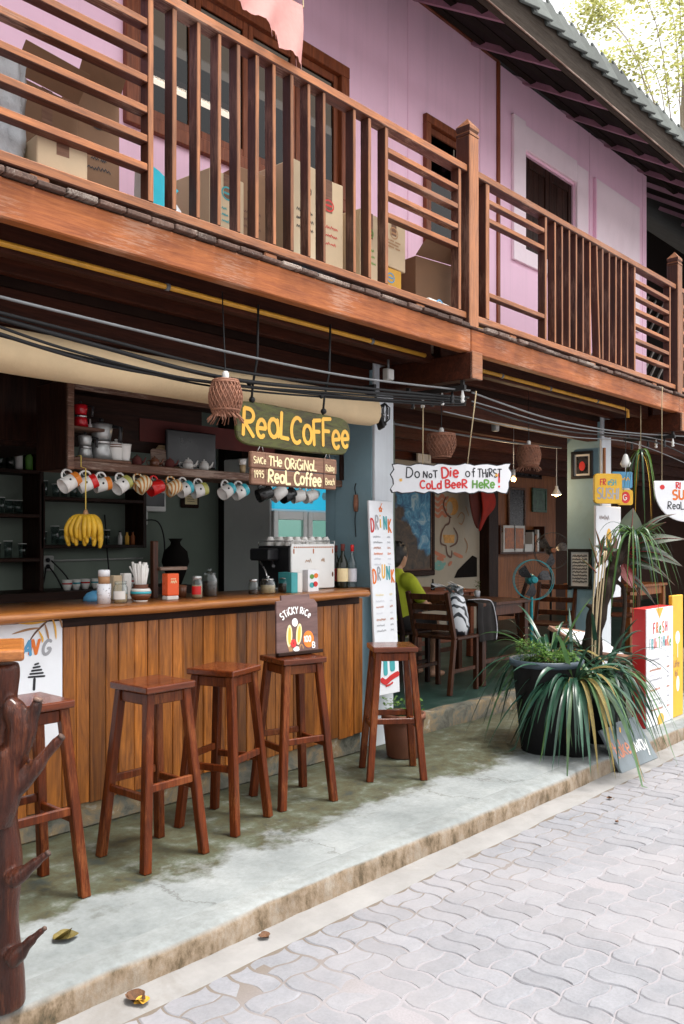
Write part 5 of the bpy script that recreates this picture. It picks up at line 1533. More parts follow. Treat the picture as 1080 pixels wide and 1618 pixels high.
# striped pot of straws
p = V(onc(222, 3.60)); t = lathe_thing('straw_pot', 'round ceramic pot banded brown teal and cream holding white straws', 'pot', p, [('foot', 'ceramic_white', [(.032, 0), (.036, .008)]), ('belly', 'ceramic_brown', [(.0365, .0082), (.05, .028), (.052, .04)]), ('band', 'ceramic_teal', [(.0522, .0402), (.051, .052)]), ('band', 'ceramic_white', [(.0512, .0522), (.044, .066)]), ('rim', 'terracotta', [(.0438, .0662), (.034, .074), (.038, .086), (.034, .086), (.028, .06)], False)])
rn = random.Random(6)
for k in range(15):
    a = rn.uniform(0, 6.28); d = V((math.cos(a), math.sin(a), 0)); b = p + d * .018 + V((0, 0, .045)); e = p + d * rn.uniform(.028, .042) + V((0, 0, rn.uniform(.165, .20)))
    m = MB(); m.tube([b, e], .0065, 7); m.build('straw', 'paper', t)
m = MB(); m.tube([p + V((0, 0, .06)), p - CR * .055 + V((0, 0, .175))], .004, 6); m.build('straw', 'paper', t)
lathe_thing('blue_bowl', 'upturned blue bowl behind the patterned tumbler', 'bowl', onc(150, 3.82), [('bowl', 'ink_blue', [(.06, 0), (.056, .02), (.04, .04), (.015, .05), (.001, .051)])])
t = thing('wooden_stand', 'small T shaped timber stand behind the orange tin', 'stand', onc(246, 3.74)); x, y, z = onc(246, 3.74)
m = MB(); m.box((x - .016, y, z), (x + .016, y + .03, z + .30)); m.build('upright', 'chair_wood', t, .003)
m = MB(); m.box((x + .0165, y - .02, z + .145), (x + .19, y + .05, z + .163)); m.build('arm', 'shelf_wood', t, .003)
x, y, z = onc(269, 3.60); t = thing('coffee_tin', 'bright orange rectangular coffee tin on the counter', 'tin', (x, y, z))
m = MB(); m.box((x - .036, y - .025, z + .022), (x + .036, y + .025, z + .135)); m.build('tin', 'tin_orange', t, .005, seg=2)
m = MB(); m.box((x - .0355, y - .0245, z), (x + .0355, y + .0245, z + .0215)); m.build('base_band', 'paper', t, .004)
m = MB(); f = FX(x - .036, y - .0255, z); scribble(m, f, .02, .085, .034, .016, .004, .0006, rn); scribble(m, f, .02, .105, .03, .006, .0022, .0006, rn); m.build('lettering', 'ink_cream', t, recalc=False)
jar('glass_jar', 'small glass jar with red label beside the orange tin', onc(311, 3.60), .029, .115, 'sugar', .6, 'aluminium', 'ceramic_red')
jar('glass_jar', 'big glass jar of coffee beans with knobbed glass lid', onc(331, 3.66), .042, .135, 'coffee', .62, 'jar_glass', None, True)
lathe_thing('tin_cup', 'small brown cup between the orange tin and red label jar', 'cup', onc(287, 3.72), [('body', 'ceramic_brown', [(.022, 0), (.027, .065), (.024, .065), (.02, .01)], False)])
jar('glass_jar', 'narrow glass jar with flat metal lid on the counter', onc(400, 3.62), .028, .085, 'coffee', .3, 'steel')
jar('glass_jar', 'round glass jar of pale sugar with metal knobbed lid', onc(423, 3.60), .044, .09, 'sugar', .55, 'steel', None, True)
jar('glass_jar', 'round glass jar of dark coffee with metal knobbed lid', onc(450, 3.62), .042, .09, 'coffee', .6, 'steel', None, True)
x, y, z = onc(466, 3.545); t = thing('menu_book', 'dark teal book standing upright before the white coffee machine', 'book', (x, y, z))
m = MB(); m.box((x - .03, y, z), (x + .022, y + .11, z + .118)); m.build('cover', 'ink_teal', t, .002); m = MB(); m.box((x + .0225, y + .002, z), (x + .062, y + .1, z + .115)); m.build('pages', 'paper', t, .002)
x, y, z = onc(495, 3.55); t = thing('biscuit_carton', 'small carton printed with red and green fruit beside the teal book', 'carton', (x, y, z))
m = MB(); m.box((x - .045, y, z), (x + .045, y + .05, z + .13)); m.build('carton', 'sign_white', t, .002)
f = FX(x - .045, y - .001, z)
for cx, cy, r, c in ((.06, .045, .02, 'ink_red'), (.03, .04, .02, 'ink_teal'), (.03, .09, .018, 'ink_green'), (.065, .095, .018, 'ink_orange')): m = MB(); m.ellipse(f, cx, cy, r, r * .8, .001); m.build('fruit_motif', c, t, recalc=False)
# coffee machine seen from the guests' side
X0, X1, Y0 = 3.64, 4.03, 3.72
t = thing('coffee_machine', 'white backed espresso machine on the counter with cups stacked on top', 'coffee machine', (3.83, 3.85, ZC))
m = MB(); m.box((X0, Y0 + .012, ZC + .012), (X1, Y0 + .30, ZC + .27)); m.build('body', 'black_plastic', t, .008)
m = MB(); m.box((X0 + .002, Y0, ZC + .004), (X1 - .002, Y0 + .0115, ZC + .282)); m.build('back_panel', 'fridge_white', t, .004)
m = MB(); m.tube([(X0, Y0 + .004, ZC + .30), (X1, Y0 + .004, ZC + .30), (X1, Y0 + .29, ZC + .30), (X0, Y0 + .29, ZC + .30), (X0, Y0 + .004, ZC + .30)], .004, 6); m.build('cup_rail', 'steel', t)
for xx in (X0, X1):
    for yy in (Y0 + .004, Y0 + .29): m = MB(); m.tube([(xx, yy, ZC + .27), (xx, yy, ZC + .30)], .004, 5); m.build('rail_post', 'steel', t)
for xx in (X0 + .04, X1 - .04): m = MB(); m.lathe([(.02, 0), (.016, .011)], (xx, Y0 + .05, ZC), n=10); m.build('foot', 'black_plastic', t)
m = MB(); m.box((X0 - .09, Y0 + .10, ZC + .18), (X0 - .0005, Y0 + .28, ZC + .255)); m.build('brew_head', 'black_plastic', t, .01)
m = MB(); m.tube([(X0 - .05, Y0 + .12, ZC + .18), (X0 - .05, Y0 + .10, ZC + .14), (X0 - .09, Y0 + .06, ZC + .15)], .010, 7); m.build('filter_handle', 'black_plastic', t)
m = MB(); m.tube(smooth([(X0 - .08, Y0 + .2, ZC + .18), (X0 - .10, Y0 + .12, ZC + .12), (X0 - .10, Y0 + .10, ZC + .05)], 4), .005, 6); m.build('steam_wand', 'steel', t)
f = FX(X0 + .002, Y0 - .0008, ZC)
m = MB()
for k in range(20): m.stroke(f, [(.02 + .018 * k, .262), (.03 + .018 * k, .262)], .008, .0004)
for cx in (.02, .19, .365): m.stroke(f, [(cx, .25), (cx, .225)], .010, .0008)
m.build('border_motif', 'ink_rust', t, recalc=False)
m = MB(); scribble(m, f, .12, .165, .05, .03, .004, .0006, rn); scribble(m, f, .26, .165, .03, .03, .004, .0006, rn); m.build('emblem', 'ink_tan', t, recalc=False)
m = MB(); m.ellipse(f, .365, .09, .008, .016, .001); m.build('latch', 'ink_brown', t, recalc=False)
cp = [(k, j) for j in range(3) for k in range(6)]
for k, j in cp:
    p = V((X0 + .035 + .064 * k, Y0 + .05 + .085 * j, ZC + .2705))
    c = thing('espresso_cup', 'upturned white cup stacked on the coffee machine', 'cup', p, 'white cups on the coffee machine')
    m = MB(); m.lathe([(.030, 0), (.031, .004), (.028, .035), (.018, .052), (.018, .056), (.001, .055)], p, n=14); m.build('bowl', 'ceramic_white', c)
    m = MB(); d = V((math.cos(k * 2.1 + j), math.sin(k * 2.1 + j), 0)); m.tube([p + d * .027 + V((0, 0, .012)), p + d * .044 + V((0, 0, .022)), p + d * .026 + V((0, 0, .038))], .004, 6); m.build('handle', 'ceramic_white', c)


def bottle(p, r, h, body, cap, lab_m, lab):
    t = thing('bottle', lab, 'bottle', p)
    m = MB(); m.lathe([(r * .95, 0), (r, .006), (r, h * .55), (r * .85, h * .63), (r * .36, h * .76), (r * .32, h * .93)], p, n=16); m.build('glass', body, t)
    m = MB(); m.lathe([(r * .38, h * .85), (r * .4, h), (r * .36, h * 1.005)], p, n=12); m.build('cap', cap, t)
    m = MB(); m.lathe([(r * 1.01, h * .15), (r * 1.01, h * .45)], p, n=16, cap0=False, cap1=False); m.build('paper_label', lab_m, t)


bottle(onc(530, 3.80), .033, .27, 'bottle_dark', 'cloth_maroon', 'ceramic_red', 'dark bottle with red label by the coffee machine')
bottle(onc(541, 3.70), .036, .28, 'bottle_dark', 'cloth_maroon', 'ink_cream', 'dark bottle with cream label beside the clear one')
bottle(onc(556, 3.66), .030, .275, 'jar_glass', 'ceramic_red', 'ink_pale', 'clear glass bottle with red cap at the end of the counter')

# ------------------------------------------------------------ behind the bar
t = thing('drinks_fridge', 'double door drinks fridge with bright blue header behind the bar', 'fridge', (4.98, 5.1, .01))
FX0, FX1, FY = 4.60, 5.37, 4.90
m = MB(); m.box((FX0, FY + .03, .01), (FX1, 5.5, 2.0)); m.build('cabinet', 'fridge_white', t, .01)
m = MB(); m.box((FX0 + .01, FY, 1.585), (FX1 - .01, FY + .0295, 1.99)); hd = m.build('header', 'fridge_blue', t, .006)
f = FX(FX0, FY - .001, 0)
for cx, cz, r in ((.42, 1.66, .03), (.50, 1.72, .03), (.58, 1.70, .035), (.66, 1.69, .03), (.66, 1.75, .028), (.72, 1.72, .03), (.30, 1.76, .03)):
    m = MB(); m.ellipse(f, cx, cz, r, r, .0008, 6); m.build('hexagon_motif', 'fridge_pale', hd, recalc=False)
for k in range(2):
    a = FX0 + .005 + k * (FX1 - FX0) / 2; b = a + (FX1 - FX0) / 2 - .01
    m = MB(); m.box((a, FY - .005, .2), (a + .05, FY + .029, 1.57)); m.box((b - .05, FY - .005, .2), (b, FY + .029, 1.57)); m.box((a + .0505, FY - .004, 1.50), (b - .0505, FY + .029, 1.57)); m.box((a + .0505, FY - .004, .2), (b - .0505, FY + .029, .28))
    d = m.build('door', 'fridge_white', t, .005)
    m = MB(); m.box((a + .05, FY + .006, .28), (b - .05, FY + .010, 1.50)); m.build('pane', 'fridge_glass', d)
    m = MB(); m.box((a + .052, FY + .024, .282), (b - .052, FY + .0285, 1.498)); m.build('inside', 'fridge_inside', d)
    for z in (.6, .9, 1.2):
        for q in range(5):
            xx = a + .075 + q * .055
            m = MB(); m.lathe([(.012, 0), (.012, .09), (.005, .12), (.005, .15)], (xx, FY + .017, z), n=8); m.build('stocked_bottle', ('ink_green', 'ink_red', 'ink_yellow', 'ink_blue', 'paper')[(q + int(z * 10)) % 5], d)
# shelf units on the back wall
def shelf_unit(name, lab, x0, x1, z0, z1, zs, mats='dark_wood', y0=5.36, y1=5.598):
    t = thing(name, lab, 'shelves', ((x0 + x1) / 2, y1, z0))
    part('side', 'dark_wood_z', (x0 - .03, y0, z0), (x0, y1, z1), t, .003); part('side', 'dark_wood_z', (x1, y0, z0), (x1 + .03, y1, z1), t, .003)
    for z in zs: part('shelf', mats, (x0 + .0005, y0 + .002, z - .012), (x1 - .0005, y1, z + .012), t, .003)
    return t


shelf_unit('wall_shelves', 'tall dark shelves of glasses at the far end of the bar', 2.1, 2.90, .9, 2.2, (.92, 1.205, 1.497, 1.79, 2.15))
shelf_unit('wall_shelves', 'dark wooden wall shelf with glasses behind the bananas', 2.94, 3.72, 1.28, 1.72, (1.292, 1.62))
rn = random.Random(12)
def tumbler(x, z, lab, grp):
    h = rn.uniform(.09, .13); r = rn.uniform(.024, .032); p = V((x, 5.43 + rn.uniform(0, .08), z))
    t = thing('drinking_glass', lab, 'glass', p, grp)
    m = MB(); m.lathe([(r * .8, 0), (r, h), (r * .93, h), (r * .74, .012), (.001, .011)], p, n=12, cap1=False); m.build('bowl', 'jar_glass', t)
    m = MB(); m.lathe([(r * 1.0, h - .002), (r * 1.02, h + .002)], p, n=12, cap0=False, cap1=False); m.build('rim', 'white_plastic', t)
for z in (1.217, 1.509, 1.802):
    for k in range(5): tumbler(2.50 + .08 * k, z, 'drinking glass on the tall dark shelves at the bar end', 'glasses on the tall dark shelves')
for k in range(8): tumbler(3.0 + .065 * k, 1.3045, 'drinking glass standing on the wall shelf behind the bananas', 'glasses on the wall shelf')
for k in range(5): tumbler(3.0 + .07 * k, 1.6325, 'drinking glass on top of the wall shelf behind the mugs', 'glasses on top of the wall shelf')
for k, (x, mt) in enumerate(((3.58, 'paper'), (3.64, 'ink_yellow'), (3.69, 'ink_rust'))):
    lathe_thing('small_bottle', ('small white bottle', 'small yellow bottle', 'small brown bottle')[k] + ' at the end of the wall shelf', 'bottle', (x, 5.45, 1.3045), [('body', mt, [(.015, 0), (.016, .06), (.008, .075), (.008, .09)]), ('cap', 'black_plastic', [(.009, .0905), (.009, .10)])])
for k in range(9):
    x_ = 2.36 + .062 * k; mt = ('ink_rust', 'bottle_dark', 'paper', 'ink_green', 'bottle_dark')[k % 5]
    h_ = rn.uniform(.13, .2)
    lathe_thing('shelf_bottle', ('rust brown', 'black glass', 'white', 'green', 'black glass')[k % 5] + ' bottle on the top tier of the tall dark shelves', 'bottle', (x_, 5.42 + rn.uniform(0, .06), 1.802 if k > 5 else .932), [('body', mt, [(.024, 0), (.025, h_ * .6), (.009, h_ * .78), (.009, h_)]), ('cap', 'steel', [(.010, h_ + .0005), (.010, h_ + .015)])], 12, 'bottles on the tall dark shelves') if k > 5 else None
for k in range(7):
    lathe_thing('stacked_cup', 'small white cup in the row on the back counter of the bar', 'cup', (3.05 + .085 * k, 5.3 + rn.uniform(-.03, .03), .9985), [('body', 'ceramic_white', [(.02, 0), (.03, .03), (.036, .07), (.033, .07), (.02, .01)], False), ('band', 'ceramic_teal' if k % 2 else 'ceramic_red', [(.0325, .040), (.0345, .050)], False)], 14, 'cups on the back counter')
t = thing('shade_cupboard', 'dark cupboard added to fill the black shade high at the end of the bar', 'cupboard', (1.9, 4.8, 1.86))  # added dark body standing in for the black shade up here
part('carcass', 'dark_wood_z', (1.2, 4.56, 1.86), (2.62, 5.30, 2.438), t, .006)
for k in range(3): part('door', 'dark_wood_z', (1.22 + .465 * k, 4.535, 1.885), (1.67 + .465 * k, 4.559, 2.41), t, .005)
# switch box, socket, wires, wreath
p = PX(236, 790, Y=5.59); t = thing('fuse_box', 'white fuse box with dark window on the green bar wall', 'fuse box', p)
m = MB(); m.box((p.x - .125, 5.545, p.z - .09), (p.x + .125, 5.599, p.z + .09)); m.build('case', 'white_plastic', t, .008); m = MB(); m.box((p.x - .105, 5.538, p.z - .05), (p.x + .105, 5.5445, p.z + .055)); m.build('flap', 'black_plastic', t, .004)
for nm, px, py, lab in (('wall_socket', 223, 818, 'white wall socket below the fuse box'), ('wall_socket', 73, 890, 'grey double wall socket on the bar wall under the shelf')):
    p = PX(px, py, Y=5.59); t = thing(nm, lab, 'socket', p)
    m = MB(); m.box((p.x - .05, 5.575, p.z - .055), (p.x + .05, 5.599, p.z + .055)); m.build('plate', 'white_plastic' if px > 200 else 'grey_plastic', t, .006)
    for dz in (-.022, .022): m = MB(); m.lathe([(.016, 0), (.016, .012), (.006, .02)], (p.x, 5.5745, p.z + dz), V((0, -1, 0)), 10); m.build('plug', 'black_plastic', t)
    m = MB(); m.tube(smooth([(p.x, 5.56, p.z - .02), (p.x + .03, 5.5, p.z - .1), (p.x + .15, 5.5, p.z - .3), (p.x + .3, 5.5, p.z - .34), (p.x + .36, 5.5, p.z - .5)] if px < 200 else [(p.x, 5.56, p.z - .02), (p.x + .1, 5.52, p.z - .03), (p.x + .16, 5.52, p.z - .16), (p.x + .18, 5.54, p.z - .4)], 5), .006, 6); m.build('lead', 'black_cable', t)
    if px < 200:
        m = MB(); m.tube(smooth([(p.x + .02, 5.56, p.z + .02), (p.x + .12, 5.5, p.z - .12), (p.x + .12, 5.5, p.z - .26), (p.x + .3, 5.5, p.z - .30), (p.x + .44, 5.5, p.z - .2), (p.x + .46, 5.55, p.z + .1), (p.x + .46, 5.58, p.z + .35)], 5), .006, 6); m.build('lead', 'black_cable', t)
        m = MB(); m.tube(smooth([(p.x - .02, 5.56, p.z - .03), (p.x - .1, 5.5, p.z - .2), (p.x - .3, 5.5, p.z - .42)], 5), .006, 6); m.build('lead', 'black_cable', t)
m = MB(); p0, p1 = PX(84, 886, Y=5.58), PX(225, 882, Y=5.58); m.tube([p0, (p0 + p1) / 2, p1], .008, 6); m.build('conduit', 'grey_plastic', label='thin pale conduit along the green bar wall', cat='conduit')
p = PX(262, 868, Y=5.5); t = thing('dark_vase', 'large dark rounded vase with ruffled neck against the bar wall', 'vase', (p.x, 5.40, .9))
m = MB(); m.lathe([(.045, 0), (.075, .08), (.105, .17), (.09, .25), (.04, .30), (.035, .32), (.055, .35), (.04, .35)], (p.x, 5.38, 1.0), n=20); m.build('body', 'dark_void', t)
part('back_counter', 'dark_wood', (0.0, 5.15, .01), (4.1, 5.596, .998), house)
p = PX(300, 785, Y=5.58); t = thing('framed_notice', 'small framed yellowed notice on the bar wall under the mugs', 'picture', p)
m = MB(); m.box((p.x - .09, 5.57, p.z - .09), (p.x + .09, 5.599, p.z + .09)); m.build('frame', 'dark_wood', t, .01); m = MB(); m.box((p.x - .06, 5.564, p.z - .062), (p.x + .06, 5.5695, p.z + .062)); m.build('sheet', 'ink_cream', t)
f = FX(p.x - .06, 5.5635, p.z - .06); m = MB()
for k in range(5): scribble(m, f, .02, .02 + .018 * k, .07, .006, .002, .0004, rn)
m.build('lettering', 'ink_brown', t, recalc=False)
t = thing('hanging_brush', 'brown woven brush hanging by black cord on the blue wall', 'brush', (4.24, 3.80, 1.5)); px_, z_ = 562, 795
p = PX(562, 795, X=4.245)
m = MB(); m.tube([p + V((0, 0, .055)), p, p - V((0, 0, .055))], [.014, .018, .014], 8); m.build('body', 'wicker', t); m = MB(); m.tube(smooth([p + V((0, 0, .05)), p + V((0, .01, .10)), p + V((.0, .0, .13))], 4), .0035, 5); m.tube(smooth([p - V((0, 0, .05)), p - V((0, -.008, .12)), p - V((0, 0, .22))], 4), .003, 5); m.build('cord', 'black_cable', t)

# ------------------------------------------------------------ dining room
ZF = .131


def make_chair(loc, rz, lab, mat='chair_wood', bh=.80, w=.40, d=.38, slats_n=4):
    t = thing('dining_chair', lab, 'chair', loc, 'wooden chairs in the dining room', R(rz))
    for sx, sy in ((1, -1), (1, 1)): m = MB(); m.bar((sx * d / 2 - .02, sy * (w / 2 - .02), 0), (sx * d / 2 - .02, sy * (w / 2 - .02), .42), .035, .035, XA); m.build('leg', mat, t, .003, local=True)
    for sy in (-1, 1): m = MB(); m.bar((-d / 2 - .05, sy * (w / 2 - .02), 0), (-d / 2 + .02, sy * (w / 2 - .02), .43), .034, .04, XA); m.bar((-d / 2 + .021, sy * (w / 2 - .02), .4305), (-d / 2 - .09, sy * (w / 2 - .02), bh), .034, .036, XA); m.build('back_post', mat, t, .003, local=True)
    m = MB(); m.box((-d / 2 + .045, -w / 2, .4205), (d / 2 + .01, w / 2, .445)); m.build('seat', mat, t, .005, local=True)
    for k in range(slats_n):
        z = .52 + (bh - .56) * k / max(1, slats_n - 1); xx = -d / 2 + .02 - .11 * (z - .43) / (bh - .43)
        m = MB(); m.box((xx - .009, -w / 2 + .04, z - .024), (xx + .009, w / 2 - .04, z + .024)); m.build('back_slat', mat, t, .003, local=True)
    for sy in (-1, 1): m = MB(); m.bar((-d / 2 - .01, sy * (w / 2 - .02), .18), (d / 2 - .04, sy * (w / 2 - .02), .18), .02, .03); m.build('stretcher', mat, t, .003, local=True)
    return t


def make_table(loc, lx, ly, h, rz, lab, mat='chair_wood', planks=4):
    t = thing('dining_table', lab, 'table', loc, 'wooden tables in the dining room', R(rz))
    for k in range(planks): a = -ly / 2 + ly * k / planks; m = MB(); m.box((-lx / 2, a + .002, h - .03), (lx / 2, a + ly / planks - .002, h)); m.build('plank', mat, t, .004, local=True)
    for sx in (-1, 1):
        for sy in (-1, 1): m = MB(); m.box((sx * (lx / 2 - .05) - .03, sy * (ly / 2 - .05) - .03, 0), (sx * (lx / 2 - .05) + .03, sy * (ly / 2 - .05) + .03, h - .0305)); m.build('leg', mat, t, .004, local=True)
    for sy in (-1, 1): m = MB(); m.box((-lx / 2 + .081, sy * (ly / 2 - .05) - .012, h - .12), (lx / 2 - .081, sy * (ly / 2 - .05) + .012, h - .031)); m.build('apron', mat, t, .003, local=True); m = MB(); m.box((-lx / 2 + .081, sy * (ly / 2 - .05) - .015, .18), (lx / 2 - .081, sy * (ly / 2 - .05) + .015, .22)); m.build('foot_rail', mat, t, .003, local=True)
    return t


make_chair((5.72, 4.06, ZF), 4, 'dark wooden chair with a white patterned bag on its seat')
make_chair((7.25, 3.98, ZF), 190, 'reddish wooden slatted chair standing behind the big black plant pot', slats_n=3)
make_chair((7.9, 4.9, ZF), 120, 'dark wooden chair behind the blue fan', 'dark_wood_z')
make_chair((5.76, 4.58, ZF), 0, 'dark wooden chair under the person in the lime shirt', 'dark_wood_z', .86)
make_chair((8.6, 3.9, ZF), 200, 'orange brown wooden chair past the blue column with yellow signs', 'chair_wood')
make_table((6.38, 4.28, ZF), .78, .80, .69, 0, 'heavy plank dining table beside the step, small plant on top')
make_table((7.1, 5.4, ZF), 1.0, .8, .70, 0, 'reddish dining table in front of the mural', 'window_wood_x')
make_table((9.4, 4.3, ZF), 1.0, .8, .72, 0, 'orange wooden table past the blue column', 'orange_panel')
# bag on the chair
t = thing('shopping_bag', 'clear and white zebra patterned plastic bag on a chair seat', 'bag', (5.76, 3.98, ZF + .446))
m = MB(); p = V((5.77, 3.97, ZF + .446)); vs = []; n = 18; pr = [(.085, 0), (.10, .05), (.105, .13), (.095, .22), (.075, .29), (.05, .34)]
for r, z in pr:
    for j in range(n):
        a = 2 * math.pi * j / n; w = 1 + .12 * mnoise.noise(V((math.cos(a) * 2, math.sin(a) * 2, z * 9)))
        vs.append(p + V((r * w * math.cos(a) - z * .10, r * w * .8 * math.sin(a), z)))
m.add(vs, [(i * n + j, i * n + (j + 1) % n, (i + 1) * n + (j + 1) % n, (i + 1) * n + j) for i in range(len(pr) - 1) for j in range(n)], True); m.f.append(list(range(n))); m.sm.append(False); m.build('bag', 'zebra_bag', t)
for k in range(16):
    a = rn.uniform(0, 6.28); q = p + V((-.034, 0, .335)); d = V((math.cos(a), math.sin(a), 0)); m = MB(); e = q + d * .045
    pts = smooth([e, e + d * .03 + V((-.06, 0, .06)), e + d * .05 + V((-.14 - rn.uniform(0, .08), 0, .05 + rn.uniform(-.03, .05)))], 4)
    v2 = []
    for i, c in enumerate(pts): w = .016 + .012 * math.sin(i * .9 + k); v2 += [c + V((0, w, w * .4)), c - V((0, w, w * .4))]
    m.add(v2, [(2 * i, 2 * i + 1, 2 * i + 3, 2 * i + 2) for i in range(len(pts) - 1)], True); m.build('bag_mouth', 'plastic_film', t, recalc=False)
t = thing('draped_jacket', 'dark jacket with pale trim draped at the table corner', 'jacket', (6.05, 3.9, ZF + .69))
m = MB(); vs = []; nx, ny = 14, 14
for i in range(nx + 1):
    for j in range(ny + 1):
        u, w = i / nx, j / ny; x = 5.92 + .26 * u; over = w * .62
        y = 4.2 - over if over < .30 else 3.875 - .01 * math.sin(u * 9); z = ZF + .70 + .01 * math.sin(u * 11 + w * 4) if over < .30 else ZF + .70 - (over - .30)
        vs.append((x + .02 * math.sin(w * 7), y - .012 * math.sin(u * 13), z))
m.add(vs, [(i * (ny + 1) + j, (i + 1) * (ny + 1) + j, (i + 1) * (ny + 1) + j + 1, i * (ny + 1) + j + 1) for i in range(nx) for j in range(ny)], True); m.build('cloth', 'cloth_dark', t)
m = MB(); m.tube(smooth([(5.95, 4.0, ZF + .715), (6.02, 3.88, ZF + .72), (6.12, 3.87, ZF + .68), (6.17, 3.86, ZF + .5), (6.16, 3.86, ZF + .38)], 4), .005, 5); m.build('trim', 'ink_pale', t)
# small things on the tables
p = V((6.62, 4.35, ZF + .6905)); t = lathe_thing('table_plant', 'small bright green plant in a jar on the plank table', 'plant', p, [('jar', 'ink_pale', [(.022, 0), (.028, .05), (.02, .06)])])
m = MB()
for k in range(40): a = rn.uniform(0, 6.28); q = p + V((.03 * math.cos(a) * rn.random(), .03 * math.sin(a) * rn.random(), .06 + rn.uniform(0, .09))); d = V((math.cos(a), math.sin(a), .4)) * .018; s_ = V((-math.sin(a), math.cos(a), 0)) * .008; m.add([q, q + d * .5 + s_, q + d, q + d * .5 - s_], [(0, 1, 2, 3)])
m.build('foliage', 'herb_green', t, recalc=False)
for k, (x, y, h, mt) in enumerate(((6.75, 5.3, .14, 'paper'), (6.86, 5.25, .12, 'jar_glass'), (7.1, 5.2, .10, 'cloth_dark'))): lathe_thing('condiment_bottle', ('white bottle', 'clear glass bottle', 'short dark pot')[k] + ' on the reddish table beside the person', 'bottle', (x, y, ZF + .7005), [('body', mt, [(.02, 0), (.021, h * .6), (.009, h * .8), (.009, h)]), ('cap', 'black_plastic', [(.01, h + .0005), (.01, h + .012)])])

# the seated person, facing the mural
def person():
    t = thing('person', 'person in a lime green T shirt sitting with back to the street', 'person', (5.77, 4.61, ZF), rotz=R(0))
    def limb(m, pts, rad): m.tube(pts, rad, 12); [m.sphere(p, r, 12, 8) for p, r in zip(pts, rad)]
    m = MB()
    limb(m, [(0, 0, .53), (.0, 0, .66), (.01, 0, .80), (.0, 0, .94)], [.125, .118, .13, .10])
    for s in (-1, 1): m.sphere((.0, s * .085, .54), .09, 12, 8); m.sphere((.0, s * .135, .95), .07, 12, 8)
    limb(m, [(.0, 0, .97), (.015, 0, 1.07)], [.055, .05])
    m.sphere((.035, 0, 1.175), .10, 16, 12, (.95, .76, 1.13)); m.sphere((.055, 0, 1.115), .066, 12, 9, (1, .85, .9))
    m.tube([(.12, 0, 1.18), (.142, 0, 1.15)], [.010, .015], 8); m.sphere((.108, 0, 1.105), .018, 8, 6, (1, 1.3, .6))
    for s in (-1, 1): m.sphere((.02, s * .079, 1.165), .024, 10, 8, (.8, .5, 1.3)); m.sphere((.105, s * .032, 1.185), .014, 8, 6)
    for s in (-1, 1):
        limb(m, [(.0, s * .175, .93), (.08, s * .22, .80), (.14, s * .235, .70)], [.055, .046, .040]); limb(m, [(.14, s * .235, .70), (.28, s * .19, .715), (.38, s * .14, .73)], [.040, .034, .025])
        limb(m, [(.38, s * .14, .73), (.43, s * .125, .728)], [.027, .03])
        for k, (dy, ln) in enumerate(((-.028, .062), (-.010, .075), (.009, .07), (.027, .055))): limb(m, [(.435, s * .125 + dy, .728), (.435 + ln * .6, s * .12 + dy * 1.1, .732), (.435 + ln, s * .118 + dy * 1.1, .718)], [.010, .009, .008])
        limb(m, [(.40, s * .115 - s * .02, .73), (.43, s * .115 - s * .05, .728), (.46, s * .115 - s * .055, .722)], [.012, .010, .009])
        limb(m, [(.02, s * .095, .53), (.24, s * .11, .53), (.43, s * .12, .52)], [.088, .074, .058]); limb(m, [(.43, s * .12, .52), (.42, s * .12, .30), (.40, s * .12, .08)], [.056, .052, .036])
        limb(m, [(.38, s * .12, .045), (.48, s * .125, .035), (.56, s * .13, .028)], [.04, .036, .026])
    m.build('body', 'skin', t, local=True, remesh=.010)
    m = MB()
    limb(m, [(0, 0, .52), (.0, 0, .66), (.01, 0, .80), (.0, 0, .94)], [.142, .137, .147, .115])
    for s in (-1, 1): m.sphere((.0, s * .085, .54), .098, 12, 8); m.sphere((.0, s * .13, .945), .083, 12, 8); limb(m, [(.0, s * .17, .935), (.075, s * .222, .80)], [.07, .064])
    limb(m, [(.0, 0, .97), (.008, 0, 1.025)], [.072, .062])
    m.build('shirt', 'shirt_lime', t, local=True, remesh=.011)
    m = MB()
    for s in (-1, 1): limb(m, [(.0, s * .09, .535), (.22, s * .11, .535), (.36, s * .118, .53)], [.105, .088, .078])
    m.sphere((0, 0, .53), .14, 12, 8); m.build('shorts', 'cloth_dark', t, local=True, remesh=.012)
    m = MB(); m.sphere((.012, 0, 1.205), .108, 18, 12, (1.0, .83, 1.02)); m.sphere((-.03, 0, 1.15), .085, 14, 10, (.8, .88, 1.0))
    for k in range(40): a = rn.uniform(0, 6.28); b = rn.uniform(.1, 1.2); q = V((.012 + .1 * math.cos(a) * math.sin(b), .085 * math.sin(a) * math.sin(b), 1.205 + .105 * math.cos(b))); m.tube([q, q + V((.02 * math.cos(a), .02 * math.sin(a), .012))], [.012, .004], 5)
    m.build('hair', 'hair', t, local=True, remesh=.008)
    t.scale = (.91,) * 3


person()
